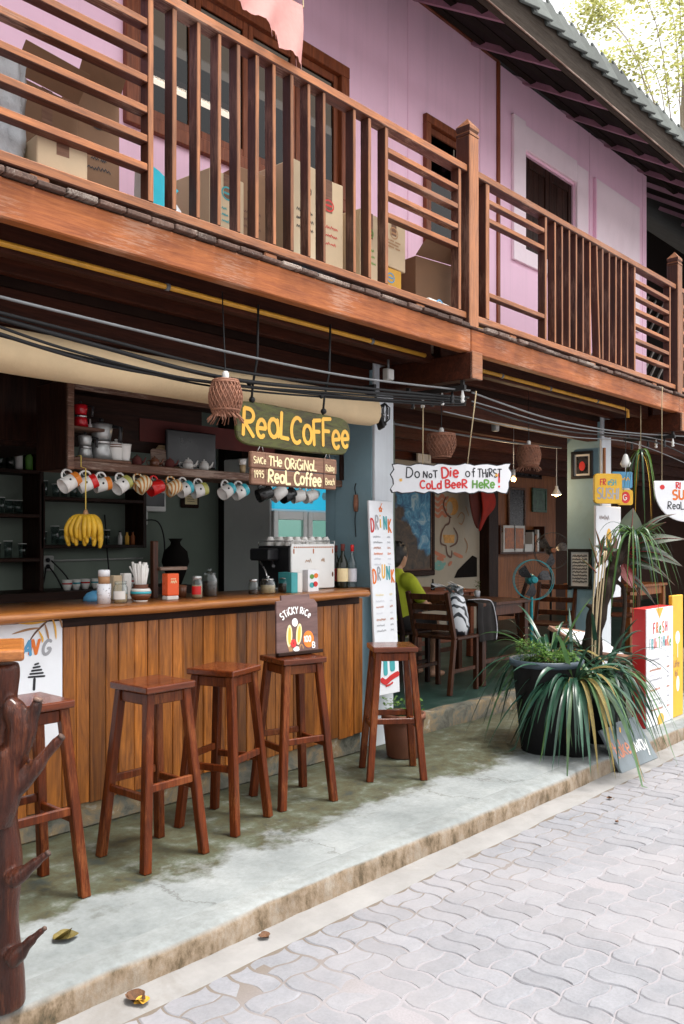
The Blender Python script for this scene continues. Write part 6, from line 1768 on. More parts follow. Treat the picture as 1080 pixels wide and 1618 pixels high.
# fans
def fan(c, r, lab, dark=False, base=None):
    t = thing('electric_fan', lab, 'fan', base); c = V(c); f = Fr(c, CR, UP)
    m = MB()
    for z in (.04, -.02): m.tube([f(r * math.cos(a), r * math.sin(a), z) for a in [2 * math.pi * i / 40 for i in range(41)]], .0035, 6, False)
    m.build('guard_ring', 'black_iron' if dark else 'fan_teal', t)
    m = MB()
    for k in range(36): a = 2 * math.pi * k / 36; m.tube([f(.03 * math.cos(a), .03 * math.sin(a), .06), f(r * .7 * math.cos(a), r * .7 * math.sin(a), .062), f(r * math.cos(a), r * math.sin(a), .04)], .0011, 3, False)
    m.build('guard_wires', 'black_iron', t)
    m = MB()
    for k in range(3):
        a0 = 2.1 * k; v = []
        for i in range(6):
            rr = .03 + (r * .88 - .03) * i / 5; wd = .25 + .55 * math.sin(math.pi * (.15 + .7 * i / 5))
            v += [f(rr * math.cos(a0), rr * math.sin(a0), .025), f(rr * math.cos(a0 + wd), rr * math.sin(a0 + wd), .0)]
        m.add(v, [(2 * i, 2 * i + 1, 2 * i + 3, 2 * i + 2) for i in range(5)], True)
    m.build('blade', 'photo_dark', t, recalc=False)
    m = MB(); m.lathe([(.03, -.03), (.045, -.07), (.05, -.12), (.03, -.16), (.001, -.165)], c + CR * .0, f.n, 14); m.build('motor', 'fan_teal' if not dark else 'black_plastic', t)
    m = MB(); m.lathe([(.026, .03), (.03, .064), (.02, .07)], c, f.n, 14); m.build('hub', 'fan_teal' if not dark else 'terracotta', t)
    m = MB(); b = V(base); m.tube([c - f.n * .08 - UP * .03, V((b.x, b.y, c.z - .10)), b + V((0, 0, .03))], .014, 8); m.lathe([(.16, 0), (.15, .02), (.03, .032)], b, n=18); m.build('stand', 'black_plastic' if dark else 'fan_teal', t)


c = PX(842, 916, D=7.6); fan(c, .175, 'teal ringed pedestal fan behind the plank table', False, (c.x + .06, c.y + .05, ZF))
c = PX(872, 870, D=9.6); fan(c, .20, 'dark pedestal fan by the wooden wall, reddish hub', True, (c.x + .06, c.y + .05, ZF))

# mural, painting, panels on the rear walls
MYf = 6.60
f = Fr((0, MYf - .0015, 0), XA, UP)
q = lambda px, py: ((lambda p: (p.x, p.z))(PX(px, py, Y=MYf - .0015)))
s = thing('wall_mural', 'mural of a figure with wavy red hair painted on pale wall', 'mural', (9.3, MYf, 1.0))
def strokes(name, mat, lines, w, z0=.0004, tp=.4):
    m = MB()
    for k, l in enumerate(lines): m.stroke(f, [tuple(v) for v in smooth([q(*a) for a in l], 5)], w, z0 + .0004 * k, tp)
    m.build(name, mat, s, recalc=False)
strokes('hair_strokes', 'mural_red', [[(708, 785 + 9 * k), (703, 788 + 9 * k), (698, 783 + 9 * k), (692, 789 + 9 * k), (686, 785 + 9 * k)] for k in range(4)], .05)
m = MB(); cx, cz = q(714, 800); m.ellipse(f, cx, cz, .14, .12, .003, 20); m.build('head', 'mural_orange', s, recalc=False)
m = MB(); m.ellipse(f, cx - .06, cz - .02, .07, .085, .0036, 18); m.build('face', 'mural_wall', s, recalc=False)
strokes('outline_strokes', 'ink_brown', [[(704, 785), (700, 797), (705, 812), (712, 818)], [(710, 815), (709, 826), (703, 830)], [(703, 830), (697, 842), (696, 858), (704, 862)], [(716, 834), (722, 846), (720, 858), (710, 864)], [(704, 862), (706, 876), (712, 880), (713, 870)]], .03, .004)
m = MB(); m.flat([q(699, 845), q(718, 845), q(717, 858), q(702, 858)], f, .002); m.build('skirt', 'mural_orange', s, recalc=False)
strokes('curl_strokes', 'ink_tan', [[(722, 818), (728, 810), (733, 816), (729, 828), (724, 826)], [(735, 800), (740, 815)], [(733, 850), (738, 862), (735, 874)]], .018, .004)
strokes('shore_strokes', 'mural_red', [[(683, 870), (692, 876), (703, 880)], [(716, 874), (724, 878), (730, 880)], [(708, 893), (713, 888)], [(690, 882), (700, 884)]], .05, .004)
strokes('wave_strokes', 'mural_teal', [[(683, 888), (688, 892), (693, 888), (698, 893), (703, 890)], [(684, 895), (692, 898), (700, 896)]], .06, .004)
p0 = q(736, 912); p1 = q(742, 878)
m = MB(); m.prism([(p0[0] - .28, p0[1]), (p0[0] + .25, p0[1]), (p0[0] + .25, p1[1] - .03), (p0[0] + .15, p1[1]), (p0[0] + .0, p1[1] - .08), (p0[0] - .2, p0[1] + .10)], f, .0005, .012); m.build('dark_niche', 'dark_void', s)
pic = thing('cliff_painting', 'big framed painting of dark cliffs under blue sky', 'painting', (8.6, MYf, .9))
xa, xb = px2x(600, 6.55), px2x(680, 6.55); za, zb = PX(640, 902, Y=6.55).z, 2.05
m = MB(); m.box((xa, 6.54, za), (xb, 6.56, zb)); m.build('canvas', 'canvas_cliff', pic)
m = MB(); m.box((xa - .06, 6.52, za - .07), (xb + .06, 6.5975, za)); m.box((xa - .06, 6.52, zb), (xb + .06, 6.5975, zb + .06)); m.box((xb, 6.521, za + .0005), (xb + .06, 6.5975, zb - .0005)); m.box((xa - .06, 6.521, za + .0005), (xa, 6.5975, zb - .0005)); m.build('frame', 'dark_wood', pic, .008)
m = MB(); m.box((xa, 6.53, za), (xb, 6.5395, za + .02)); m.box((xb - .02, 6.531, za + .0205), (xb, 6.5395, zb)); m.build('inner_frame', 'shelf_wood', pic)
def picture(px0, px1, py0, py1, Y, pm, lab, fm='dark_wood', name='framed_picture'):
    a, b = PX(px0, py1, Y=Y), PX(px1, py0, Y=Y); z0 = PX((px0 + px1) / 2, py1, Y=Y).z; z1 = PX((px0 + px1) / 2, py0, Y=Y).z
    t = thing(name, lab, 'picture', (a.x, Y, z0)); e = .035
    m = MB(); m.box((a.x - e, Y - .03, z0 - e), (b.x + e, Y, z0)); m.box((a.x - e, Y - .03, z1), (b.x + e, Y, z1 + e)); m.box((a.x - e, Y - .029, z0 + .0005), (a.x, Y, z1 - .0005)); m.box((b.x, Y - .029, z0 + .0005), (b.x + e, Y, z1 - .0005)); m.build('frame', fm, t, .004)
    m = MB(); m.box((a.x + .0005, Y - .015, z0 + .0005), (b.x - .0005, Y - .001, z1 - .0005)); m.build('print', pm, t)
    return t
picture(803, 826, 774, 842, 6.99, 'photo_dark', 'tall dark painting with pale frame on the wooden wall', 'shelf_wood')
picture(841, 860, 775, 806, 6.99, 'photo_green', 'unframed dark green painting on the wooden wall', 'photo_green')
picture(814, 852, 736, 752, 6.9, 'photo_dark', 'dark framed picture hung high above the wooden wall')
picture(978, 1025, 712, 748, 7.2, 'photo_dark', 'framed picture hung high behind the hanging plant', 'batten_pale')
picture(660, 675, 708, 727, 6.2, 'paper', 'small white card behind the tapering basket lampshade', 'paper')
# red cloths hung from the ceiling edge
t = thing('hanging_cloth', 'maroon and bright red cloths hung beside the mural', 'cloth', (9.9, 6.3, 2.2))
for nm, mt, pts in (('maroon_cloth', 'cloth_maroon', [(744, 770), (770, 770), (768, 810), (757, 836), (747, 812)]), ('red_cloth', 'cloth_red', [(762, 772), (780, 778), (783, 800), (770, 818), (758, 840), (764, 806)])):
    m = MB(); Yc = 6.30 if 'mar' in nm else 6.22
    pp = smooth([(PX(a, b, Y=Yc).x, PX(a, b, Y=Yc).z) for a, b in pts], 4, True)
    m.prism([(p.x, p.y) for p in pp], Fr((0, Yc, 0), XA, UP), -.03, .0); m.build(nm, mt, t, .01)
m = MB(); a, b = PX(744, 770, Y=6.30), PX(780, 770, Y=6.30); m.tube([(a.x, 6.33, 2.0), (a.x, 6.33, 2.43)], .01, 6); m.tube([(b.x, 6.33, 1.9), (b.x, 6.33, 2.43)], .01, 6); m.build('hanging_cord', 'string', t)
# book rack
p = PX(812, 860, Y=6.9); t = thing('book_rack', 'wall rack with books and postcards on the wooden wall', 'book rack', (p.x, 6.9, p.z))
za, zb = PX(812, 872, Y=6.9).z, PX(812, 836, Y=6.9).z; xa, xb = px2x(783, 6.9), px2x(851, 6.9)
m = MB(); m.box((xa, 6.80, za - .03), (xb, 6.998, za)); m.build('shelf', 'chair_wood', t, .004)
for nm, x in (('side', xa - .03), ('side', xb)): m = MB(); m.box((x, 6.80, za - .03), (x + .03, 6.998, zb + .05)); m.build(nm, 'chair_wood', t, .004)
x = xa + .02; k = 0
while x < xb - .05:
    w = rn.uniform(.03, .06); h = rn.uniform(.24, .36)
    if not (xa + .28 < x < xb - .35): m = MB(); m.box((x, 6.84, za + .0005), (x + w - .004, 6.99, za + h)); m.build('book', ('book_mix', 'paper', 'cloth_dark', 'ink_rust')[k % 4], t)
    x += w; k += 1
for a, b, mt in ((797, 811, 'photo_orange'), (814, 826, 'photo_orange'), (828, 838, 'paper')):
    x0, x1 = px2x(a, 6.82), px2x(b, 6.82); z1 = za + (.40 if mt != 'paper' else .12)
    m = MB(); m.box((x0 - .04, 6.815, za + .001), (x1 + .04, 6.825, z1)); m.build('postcard', 'paper', t); m = MB(); m.box((x0, 6.808, za + .05), (x1, 6.8145, z1 - .04)); m.build('print', mt, t)
# bulbs
def bulb(p, lab, top, watt, shade=True):
    p = V(p); t = thing('hanging_bulb', lab, 'lamp', p, 'warm bulbs in the dining room')
    m = MB(); m.sphere(p, .025, 12, 8); m.build('bulb', 'bulb_glow', t)
    m = MB(); m.tube([p + V((0, 0, .085)), V((p.x, p.y, top))], .004, 5); m.build('cord', 'white_plastic', t)
    m = MB(); m.lathe([(.055, -.005), (.03, .04), (.018, .06), (.016, .09)] if shade else [(.02, .033), (.018, .09)], p, n=16, cap0=False); m.build('holder', 'white_plastic', t)
    l = bpy.data.lights.new('bulb_light', 'POINT'); l.energy = watt; l.color = (1, .68, .38); l.shadow_soft_size = .04
    lo = bpy.data.objects.new('bulb_light', l); col.objects.link(lo); lo.parent = t; lo.location = (0, 0, -.06)
bulb(PX(811, 757, D=8.2), 'lit warm bulb beside the end of the white wavy sign', 2.439, 6, False)
bulb(PX(879, 781, D=9.2), 'lit warm bulb with small shade by the wooden wall', 2.439, 4)
bulb(PX(988, 776, D=8.3), 'lit warm bulb behind the yellow signs', 2.439, 1.5)
# ------------------------------------------------------------ around the second column
def side_picture(px0, px1, py0, py1, X, pm, lab, fm='black_plastic'):
    a, b = PX(px0, py1, X=X), PX(px1, py0, X=X); z0 = PX((px0 + px1) / 2, py1, X=X).z; z1 = PX((px0 + px1) / 2, py0, X=X).z
    ya, yb = max(a.y, b.y), min(a.y, b.y); t = thing('framed_picture', lab, 'picture', (X, ya, z0)); e = .028; g = X - .028
    m = MB(); m.box((g, yb - e, z0 - e), (X - .0006, ya + e, z0)); m.box((g, yb - e, z1), (X - .0006, ya + e, z1 + e)); m.box((g + .001, yb - e, z0 + .0005), (X - .0006, yb, z1 - .0005)); m.box((g + .001, ya, z0 + .0005), (X - .0006, ya + e, z1 - .0005)); m.build('frame', fm, t, .003)
    m = MB(); m.box((X - .012, yb + .0005, z0 + .0005), (X - .001, ya - .0005, z1 - .0005)); m.build('mount', 'paper', t)
    m = MB(); m.box((X - .0135, yb + .02, z0 + .02), (X - .0122, ya - .02, z1 - .02)); pr = m.build('print', pm, t)
    return t, ya, yb, z0, z1


t, ya, yb, z0, z1 = side_picture(908, 933, 718, 752, 7.529, 'photo_dark', 'black framed photo of red fruit on the blue column')
f = Fr((7.5145, ya, z0), -YA, UP); m = MB(); m.ellipse(f, (ya - yb) * .5, (z1 - z0) * .45, .03, .045, .0004); m.build('fruit_motif', 'ink_red', t, recalc=False)
t, ya, yb, z0, z1 = side_picture(903, 931, 872, 926, 7.529, 'paper', 'black framed sheet of dense black drawings on the blue column')
f = Fr((7.5145, ya, z0), -YA, UP); m = MB()
for r_ in range(9):
    for k in range(4): scribble(m, f, .015 + k * (ya - yb - .03) / 4, .03 + r_ * (z1 - z0 - .05) / 9, (ya - yb - .03) / 4.2, .024, .0055, .0004 + .0002 * k, random)
m.build('drawing', 'ink_black', t, recalc=False)
s = thing('drink_poster', 'white menu panel with yellow drink picture on the second column', 'menu board', (7.6, 3.55, 1.0))
za, zb = PX(960, 945, Y=3.56).z, PX(960, 800, Y=3.56).z; xa, xb = px2x(941, 3.56), px2x(980, 3.56)
m = MB(); m.box((xa, 3.556, za), (xb, 3.5785, zb)); m.build('board', 'sign_white', s, .003)
f = FX(xa, 3.5555, za); W_ = xb - xa; H_ = zb - za
m = MB(); m.ellipse(f, W_ * .5, H_ * .62, .06, .12, .0006); m.build('drink_motif', 'ink_yellow', s, recalc=False)
m = MB(); m.flat([(W_ * .68, H_ * .70), (W_ * .85, H_ * .64), (W_ * .8, H_ * .30), (W_ * .66, H_ * .36)], f, .0008); scribble(m, f, .06, H_ * .85, .2, .05, .008, .0008, random); m.build('figure_motif', 'ink_brown', s, recalc=False)
m = MB(); m.stroke(f, [(W_ * .3, H_ * .2), (W_ * .38, H_ * .12)], .03, .0008); scribble(m, f, .05, .05, .15, .04, .008, .0008, random); m.build('red_motif', 'ink_red', s, recalc=False)
# yellow signs
c = PX(961, 772, D=7.15); s = thing('yellow_sign', 'yellow rounded sign reading Fresh Sushi fixed to the second column', 'sign', c); f = Fr(c, V((.80, -.60, 0)), UP)
m = MB(); m.prism(rrect(-.125, .125, -.125, .125, .03), f, -.03, 0); m.build('board', 'sign_yellow', s, .004)
m = MB(); letters(m, f, 'FR', -.075, .030, .05, .009, .001, .06, .12, .8); m.build('lettering', 'ink_red', s, recalc=False)
m = MB(); letters(m, f, 'eSH', -.005, .030, .045, .008, .001, .06, .12, .8); m.build('lettering', 'ink_teal', s, recalc=False)
m = MB(); letters(m, f, 'SUSHI', -.10, -.085, .085, .012, .001, .05, .12, .72); m.build('lettering', 'ink_grey', s, recalc=False)
m = MB(); m.bar(f(-.03, .126, -.016), f(-.03, .34, -.016), .018, .03, f.n); m.build('post', 'orange_panel', s, .003)
m = MB(); m.bar(f(-.03, 0, -.031), V((7.60, 3.578, c.z)), .02, .03); m.build('bracket', 'black_iron', s)
c = PX(984, 760, D=7.45); s = thing('blue_sign', 'small turquoise sign behind the yellow sushi sign', 'sign', c); f = Fr(c, V((.80, -.60, 0)), UP)
m = MB(); m.prism(rrect(-.10, .09, -.06, .08, .01), f, -.02, 0); m.build('board', 'ink_blue', s, .003); m = MB(); scribble(m, f, -.06, .0, .12, .04, .009, .001, random); m.build('lettering', 'ink_yellow', s, recalc=False)
m = MB(); m.bar(f(0, 0, -.021), V((7.66, 3.578, c.z + .02)), .02, .02); m.build('bracket', 'black_iron', s)
c = PX(988, 786, D=7.3); s = thing('orange_sign', 'little orange sign with red disc beside the yellow sushi sign', 'sign', c); f = Fr(c, V((.80, -.60, 0)), UP)
m = MB(); m.prism(rrect(-.07, .07, -.065, .065, .02), f, -.02, 0); m.build('board', 'sign_yellow', s, .003); m = MB(); m.ellipse(f, 0, 0, .042, .05, .001); m.build('disc', 'ink_red', s, recalc=False); m = MB(); letters(m, f, 'G', -.022, -.022, .045, .007, .0016, .02); m.build('lettering', 'ink_white', s, recalc=False)
m = MB(); m.bar(f(0, 0, -.021), V((7.68, 3.578, c.z + .03)), .02, .02); m.build('bracket', 'black_iron', s)
lathe_thing('white_lantern', 'white plastic lamp holder hanging above the yellow signs', 'lamp', PX(988, 738, D=7.2), [('body', 'white_plastic', [(.03, 0), (.045, .03), (.03, .06), (.018, .10), (.006, .11)]), ('cord', 'black_cable', [(.003, .1105), (.003, .62)])])
# white half round sign at the right
c = PX(1086, 760, D=6.3); s = thing('round_sign', 'white half round hanging sign with red S and the word Real', 'sign', c - V((0, 0, .35))); f = Fr(c, CR, UP)
poly = [(-.245, .0)] + [(-.245 + .49 * (1 - math.cos(R(a))) / 2, -.0 - .30 * math.sin(R(a)) ** .8) for a in range(8, 180, 8)] + [(.245, 0)]
m = MB(); m.prism(poly, f, -.018, 0); m.build('board', 'sign_white', s, .003)
m = MB(); m.ellipse(f, -.185, -.045, .018, .018, .0008); m.build('eyelet', 'ink_red', s, recalc=False)
m = MB(); letters(m, f, 'RI', -.085, -.055, .045, .009, .001, .04, .14, .8); m.build('lettering', 'ink_red', s, recalc=False)
m = MB(); letters(m, f, 'SU', -.11, -.135, .068, .014, .001, .03, .14, .9); m.build('lettering', 'ink_orange', s, recalc=False)
m = MB(); letters(m, f, 'ReaL', -.145, -.205, .052, .007, .001, .05, .14, .85); m.build('lettering', 'ink_black', s, recalc=False)
for x in (-.185, .185): m = MB(); m.tube([f(x, -.03, -.008), f(x, .55, -.008), V((f(x, .6, 0).x, f(x, .6, 0).y, 2.46))], .003, 5); m.build('cord', 'string', s)

# ------------------------------------------------------------ boards at the kerb on the right
s = thing('shake_board', 'white standing board reading Fresh Fruitshake with red side', 'sign', (6.18, 2.55, 0))
m = MB(); m.box((5.945, 2.502, 0.0), (6.43, 2.60, .85)); m.build('box', 'sign_red', s, .004); m = MB(); m.box((5.947, 2.494, .004), (6.428, 2.5015, .846)); m.build('front', 'sign_white', s, .002)
f = FX(5.947, 2.4935, 0)
m = MB(); m.flat([(.16, .845), (.30, .845), (.23, .77)], f, .0006); m.ellipse(f, .25, .03, .06, .05, .0006); m.build('fruit_motif', 'ink_yellow', s, recalc=False)
cols_ = ('ink_red', 'ink_orange', 'ink_green', 'ink_orange', 'ink_red')
for k, chh in enumerate('FReSH'): m = MB(); letters(m, f, chh, .115 + .055 * k, .665, .075, .011, .001, .04, .1, .7); m.build('lettering', cols_[k], s, recalc=False)
for k, chh in enumerate('FRUiTSHaKe'): m = MB(); letters(m, f, chh, .045 + .041 * k, .56, .070, .010, .001, .04, .1, .55); m.build('lettering', ('ink_grey', 'ink_teal', 'ink_red', 'ink_orange', 'ink_green')[k % 5], s, recalc=False)
rr = random.Random(3)
for k in range(11):
    m = MB(); z = .47 - .036 * k; scribble(m, f, .05, z, rr.uniform(.16, .24), .018, .004, .0006, rr); m.build('price_line', ('ink_grey', 'ink_pale', 'ink_rust', 'ink_pale')[k % 4], s, recalc=False); m = MB(); scribble(m, f, .36, z, .05, .018, .004, .0006, rr); m.build('price', ('ink_grey', 'ink_pale', 'ink_rust', 'ink_pale')[k % 4], s, recalc=False)
s = thing('yellow_board', 'tall narrow yellow board with drink drawings beside the fruitshake board', 'sign', (6.56, 2.52, 0)); f = FX(6.445, 2.505, 0)
m = MB(); m.fbox(f, 0, .21, 0.0, .92, -.03, 0); m.build('board', 'sign_yellow', s, .004)
m = MB(); m.ellipse(f, .10, .60, .045, .05, .0008); m.stroke(f, [(.10, .55), (.10, .45)], .012, .0012); m.ellipse(f, .105, .25, .03, .06, .0008); m.build('drink_motif', 'ink_white', s, recalc=False)
m = MB(); letters(m, f, 'CoFFee', .02, .38, .05, .006, .001, .04, .1, .6); letters(m, f, 'HoT', .05, .31, .045, .006, .001, .04, .12, .6); m.build('lettering', 'ink_tan', s, recalc=False)
# slanted menu stand
s = thing('menu_stand', 'wooden lectern with slanted white menu beside the potted plants', 'menu stand', (5.55, 2.85, 0))
f = Fr((5.40, 2.60, .56), V((.90, .02, -.13)), V((-.02, .80, .42)))
m = MB(); m.fbox(f, 0, .62, 0, .40, -.03, 0); m.build('desk', 'sign_brown', s, .004); m = MB(); m.fbox(f, .03, .59, .05, .36, .0008, .004); m.build('menu_sheet', 'sign_white', s)
m = MB(); m.fbox(f, 0, .62, -.004, .03, .0008, .025); m.build('lip', 'sign_brown', s, .003)
for x, y in ((.06, .05), (.56, .05), (.06, .35), (.56, .35)): p = f(x, y, -.031); m = MB(); m.bar(V((p.x, p.y, 0)), p, .035, .035, XA); m.build('leg', 'dark_wood_z', s, .003)
p, q2 = f(.06, .05), f(.56, .05)
for z in (.2, .36): m = MB(); m.bar(V((p.x + .018, p.y, z)), V((q2.x - .018, q2.y, z)), .02, .04); m.build('rail', 'chair_wood', s, .003)
# take away slate leaning on the kerb
a, b = PX(983, 1223, Z=GZ), PX(1040, 1199, Z=GZ)
s = thing('takeaway_slate', 'grey board lettered take away leaning on the kerb', 'sign', a); r_ = (b - a).normalized(); wv = (b - a).length
f = Fr(a + V((0, 0, .003)), r_, V((-.05, .34, .62))); m = MB(); m.fbox(f, 0, wv * .42, 0, .285, -.02, 0); m.build('plank', 'sign_slate', s, .003); m = MB(); m.fbox(f, wv * .425, wv, 0.004, .30, -.02, 0); m.build('plank', 'sign_slate', s, .003)
m = MB(); letters(m, f, 'take', .035, .09, .105, .012, .001, .04, .1, .8); m.build('lettering', 'mural_red', s, recalc=False)
m = MB(); letters(m, f, 'away', .255, .085, .10, .012, .001, .05, .1, .8); m.build('lettering', 'ink_white', s, recalc=False)
m = MB(); m.stroke(f, [(.05, .23), (.075, .26)], .012, .001); m.stroke(f, [(.22, .235), (.24, .26)], .012, .001); m.build('spark_motif', 'ink_yellow', s, recalc=False)

# ------------------------------------------------------------ plants
def blade_mesh(base, az, ln, rise, droop, w, n=9, twist=0.0):
    d = V((math.cos(az), math.sin(az), 0)); sdv = V((-math.sin(az), math.cos(az), 0)); vs = []
    for i in range(n + 1):
        t = i / n; p = base + d * (ln * (t - .12 * t * t * droop)) + UP * (rise * t - droop * ln * t * t)
        ww = w * (math.sin(math.pi * min(1, .18 + .82 * t)) ** .7 + .03) * .5
        s_ = (sdv * math.cos(twist * t) + UP * math.sin(twist * t))
        vs += [p + s_ * ww + UP * ww * .35, p, p - s_ * ww + UP * ww * .35]
    fs = []
    for i in range(n): fs += [(3 * i, 3 * i + 1, 3 * i + 4, 3 * i + 3), (3 * i + 1, 3 * i + 2, 3 * i + 5, 3 * i + 4)]
    return vs, fs


def blades(parent, base, n, ln, rise, droop, w, mats, rn, spread=.05, az0=0, az1=6.283):
    for k in range(n):
        az = az0 + (az1 - az0) * (k + rn.random()) / n; b = V(base) + V((math.cos(az), math.sin(az), 0)) * spread * rn.random() + V((0, 0, rn.uniform(-.02, .02)))
        vs, fs = blade_mesh(b, az, ln * rn.uniform(.65, 1.15), rise * rn.uniform(.3, 1.2), droop * rn.uniform(.7, 1.3), w * rn.uniform(.7, 1.2), twist=rn.uniform(-.8, .8))
        vs = [V((v.x, v.y, max(v.z, (.012 if v.y > 2.34 else GZ + .012) + .002 * (k % 5)))) for v in vs]
        m = MB(); m.add(vs, fs, True); m.build('leaf', mats[int(rn.random() * len(mats))], parent, recalc=False)


def pot(p, r, h, mat, rim, rimr=1.06):
    return [('pot', mat, [(r * .72, 0), (r * .78, .01), (r * .94, h * .8), (r, h - .03), (r * rimr, h - .028), (r * rimr, h), (r * .93, h), (r * .9, h - .05), (.001, h - .052)], False)]


rn = random.Random(21)
# big black pot with herbs
p = V((4.93, 2.72, .0)); t = thing('planter', 'big black plastic pot full of bright green herbs', 'planter', p)
m = MB(); r, h = .215, .585; m.lathe([(r * .70, 0), (r * .74, .01), (r * .95, h * .8), (r * .98, h - .04)], p, n=28, cap1=False); m.build('pot', 'pot_black', t)
m = MB(); m.lathe([(r * .985, h - .045), (r * 1.08, h - .04), (r * 1.09, h - .004), (r * 1.05, h), (r * .97, h - .005), (r * .95, h - .06)], p, n=28, cap0=False, cap1=False); m.build('rim', 'pot_blue', t)
m = MB(); m.lathe([(r * .955, h - .05), (r * .5, h - .03), (.001, h - .025)], p, n=24); m.build('earth', 'soil', t)
m = MB()
for k in range(1500):
    a = rn.uniform(0, 6.283); rr_ = r * .92 * math.sqrt(rn.random()); hz = (.14 if (math.cos(a - 2.4) > .2) else .07) * rn.random() ** .6
    q = p + V((rr_ * math.cos(a), rr_ * math.sin(a), h - .03 + hz)); az = rn.uniform(0, 6.283); d = V((math.cos(az), math.sin(az), rn.uniform(-.3, .7))) * rn.uniform(.010, .020); s_ = V((-math.sin(az), math.cos(az), rn.uniform(-.3, .3))) * rn.uniform(.005, .010)
    m.add([q, q + d * .5 + s_, q + d, q + d * .5 - s_], [(0, 1, 2, 3)])
m.build('foliage', 'herb_green', t, recalc=False)
m = MB()
for k in range(60): a = rn.uniform(0, 6.283); rr_ = r * .85 * math.sqrt(rn.random()); q = p + V((rr_ * math.cos(a), rr_ * math.sin(a), h - .04)); m.tube([q, q + V((rn.uniform(-.02, .02), rn.uniform(-.02, .02), rn.uniform(.04, .12)))], .0016, 4)
m.build('stems', 'herb_green', t, recalc=False)
# dark pots of strap leaves spilling over the kerb
MT = ['blade_green'] * 11 + ['blade_pale'] * 3 + ['dry_leaf']
for pp, r, h, nb, lab in (((4.95, 2.54), .12, .48, 112, 'dark pot of long drooping strap leaves before the big black pot'), ((5.40, 2.60), .16, .48, 66, 'dark pot of arching strap leaves beside the slanted menu stand'), ((5.18, 2.84), .15, .56, 50, 'dark pot of strap leaves behind the old dark trunk')):
    p = V((*pp, 0)); t = lathe_thing('strap_plant', lab, 'plant', p, pot(p, r, h, 'pot_black', None), 22, 'strap leaved plants at the kerb')
    m = MB(); m.lathe([(r * .92, h - .05), (.001, h - .03)], p, n=20); m.build('earth', 'soil', t)
    blades(t, p + V((0, 0, h - .03)), nb, .52, .34, 1.25, .028, MT, rn, r * .6)
    blades(t, p + V((0, 0, h - .03)), 22, .42, .55, .85, .024, MT, rn, r * .6)
    if pp[1] > 2.8: blades(t, p + V((0, 0, h - .03)), 14, .34, .45, .9, .020, MT, rn, r * .6)
t = [o for o in col.objects if o.get('label', '').startswith('dark pot of long drooping')][0]
vs, fs = blade_mesh(V((4.92, 2.44, .34)), R(215), .10, -.10, 1.6, .022); m = MB(); m.add([V((v.x, v.y, max(v.z, .03))) for v in vs], fs, True); m.build('withered_leaf', 'dry_leaf_yellow', t, recalc=False)
# dark twisted trunk with ti leaves
p = V((5.28, 2.78, 0)); t = thing('ti_plant', 'ti plant with dark crooked trunk and broad red green leaves', 'plant', (p.x, p.y, 0))
D0 = p.x * CC + p.y * SS
path = [PX(930, 1120, D=D0), PX(934, 1040, D=D0), PX(940, 985, D=D0), PX(955, 935, D=D0), PX(968, 905, D=D0 + .02), PX(972, 885, D=D0 + .03), PX(990, 862, D=D0 + .05), PX(998, 835, D=D0 + .05)]
path[0].z = .02
m = MB(); sp = smooth(path, 5); k = len(sp); m.tube(sp, [.072 - .038 * i / (k - 1) + .008 * math.sin(i * 1.3) for i in range(k)], 12); br = PX(925, 955, D=D0 - .02); m.tube([sp[12], br], [.03, .012], 8); m.tube(smooth([sp[k // 2], PX(985, 930, D=D0), PX(985, 985, D=D0 - .05), PX(975, 1030, D=D0 - .05)], 4), [.016] * 13, 8); m.build('trunk', 'bark_dark', t, remesh=.008)


def broad(b, e, w, droop, mat, parent, nm='leaf'):
    b, e = V(b), V(e); n = 10; d = e - b; sdv = d.cross(V((0, 0, 1)) + CF * -.8).normalized(); vs = []
    for i in range(n + 1):
        s_ = i / n; c = b + d * s_ + UP * droop * math.sin(math.pi * s_); ww = w * (math.sin(math.pi * s_ ** .75) + .03) * .5
        vs += [c + sdv * ww + CF * ww * .25, c, c - sdv * ww + CF * ww * .25]
    fs = []
    for i in range(n): fs += [(3 * i, 3 * i + 1, 3 * i + 4, 3 * i + 3), (3 * i + 1, 3 * i + 2, 3 * i + 5, 3 * i + 4)]
    m = MB(); m.add(vs, fs, True); o = m.build(nm, mat, parent, recalc=False)
    r = MB(); r.tube([b + d * (i / 8) + UP * (droop * math.sin(math.pi * i / 8)) - CF * .003 for i in range(9)], [.004 - .003 * i / 8 for i in range(9)], 5); r.build('midrib', 'ti_red', o)


Q = lambda x, y, dd=0: PX(x, y, D=D0 + dd)
for b, e, w, dr, mt in (((993, 865), (1083, 852), .075, .03, 'ti_green'), ((995, 872), (1078, 895), .095, .04, 'ti_green'), ((992, 880), (1042, 902), .075, .02, 'ti_green'), ((994, 868), (1052, 825), .045, .03, 'ti_green'), ((996, 856), (1000, 803), .10, 0, 'ti_green'), ((992, 872), (1022, 892), .055, .03, 'ti_red'), ((992, 868), (1012, 868), .04, .02, 'ti_red'), ((990, 880), (1055, 915), .05, .05, 'ti_green'), ((985, 905), (1010, 940), .06, .02, 'ti_green'), ((975, 885), (938, 862), .055, .02, 'ti_green'), ((972, 890), (958, 848), .07, .0, 'blade_pale'), ((990, 872), (1046, 888), .045, .05, 'ti_red'), ((996, 860), (1068, 812), .03, .05, 'ti_green'), ((992, 895), (1066, 925), .07, .07, 'ti_green'), ((985, 890), (1000, 930), .06, .0, 'ti_red'), ((985, 870), (940, 900), .05, .04, 'blade_pale'), ((988, 905), (1035, 955), .05, .03, 'ti_green')):
    broad(Q(*b, .03), Q(*e, random.uniform(-.12, .15)), w * 1.5, dr, mt, t)
g0 = Q(1000, 842, .0); tg = thing('grass_tuft', 'tuft of thin arching grass growing on top of the dark trunk', 'plant', g0)
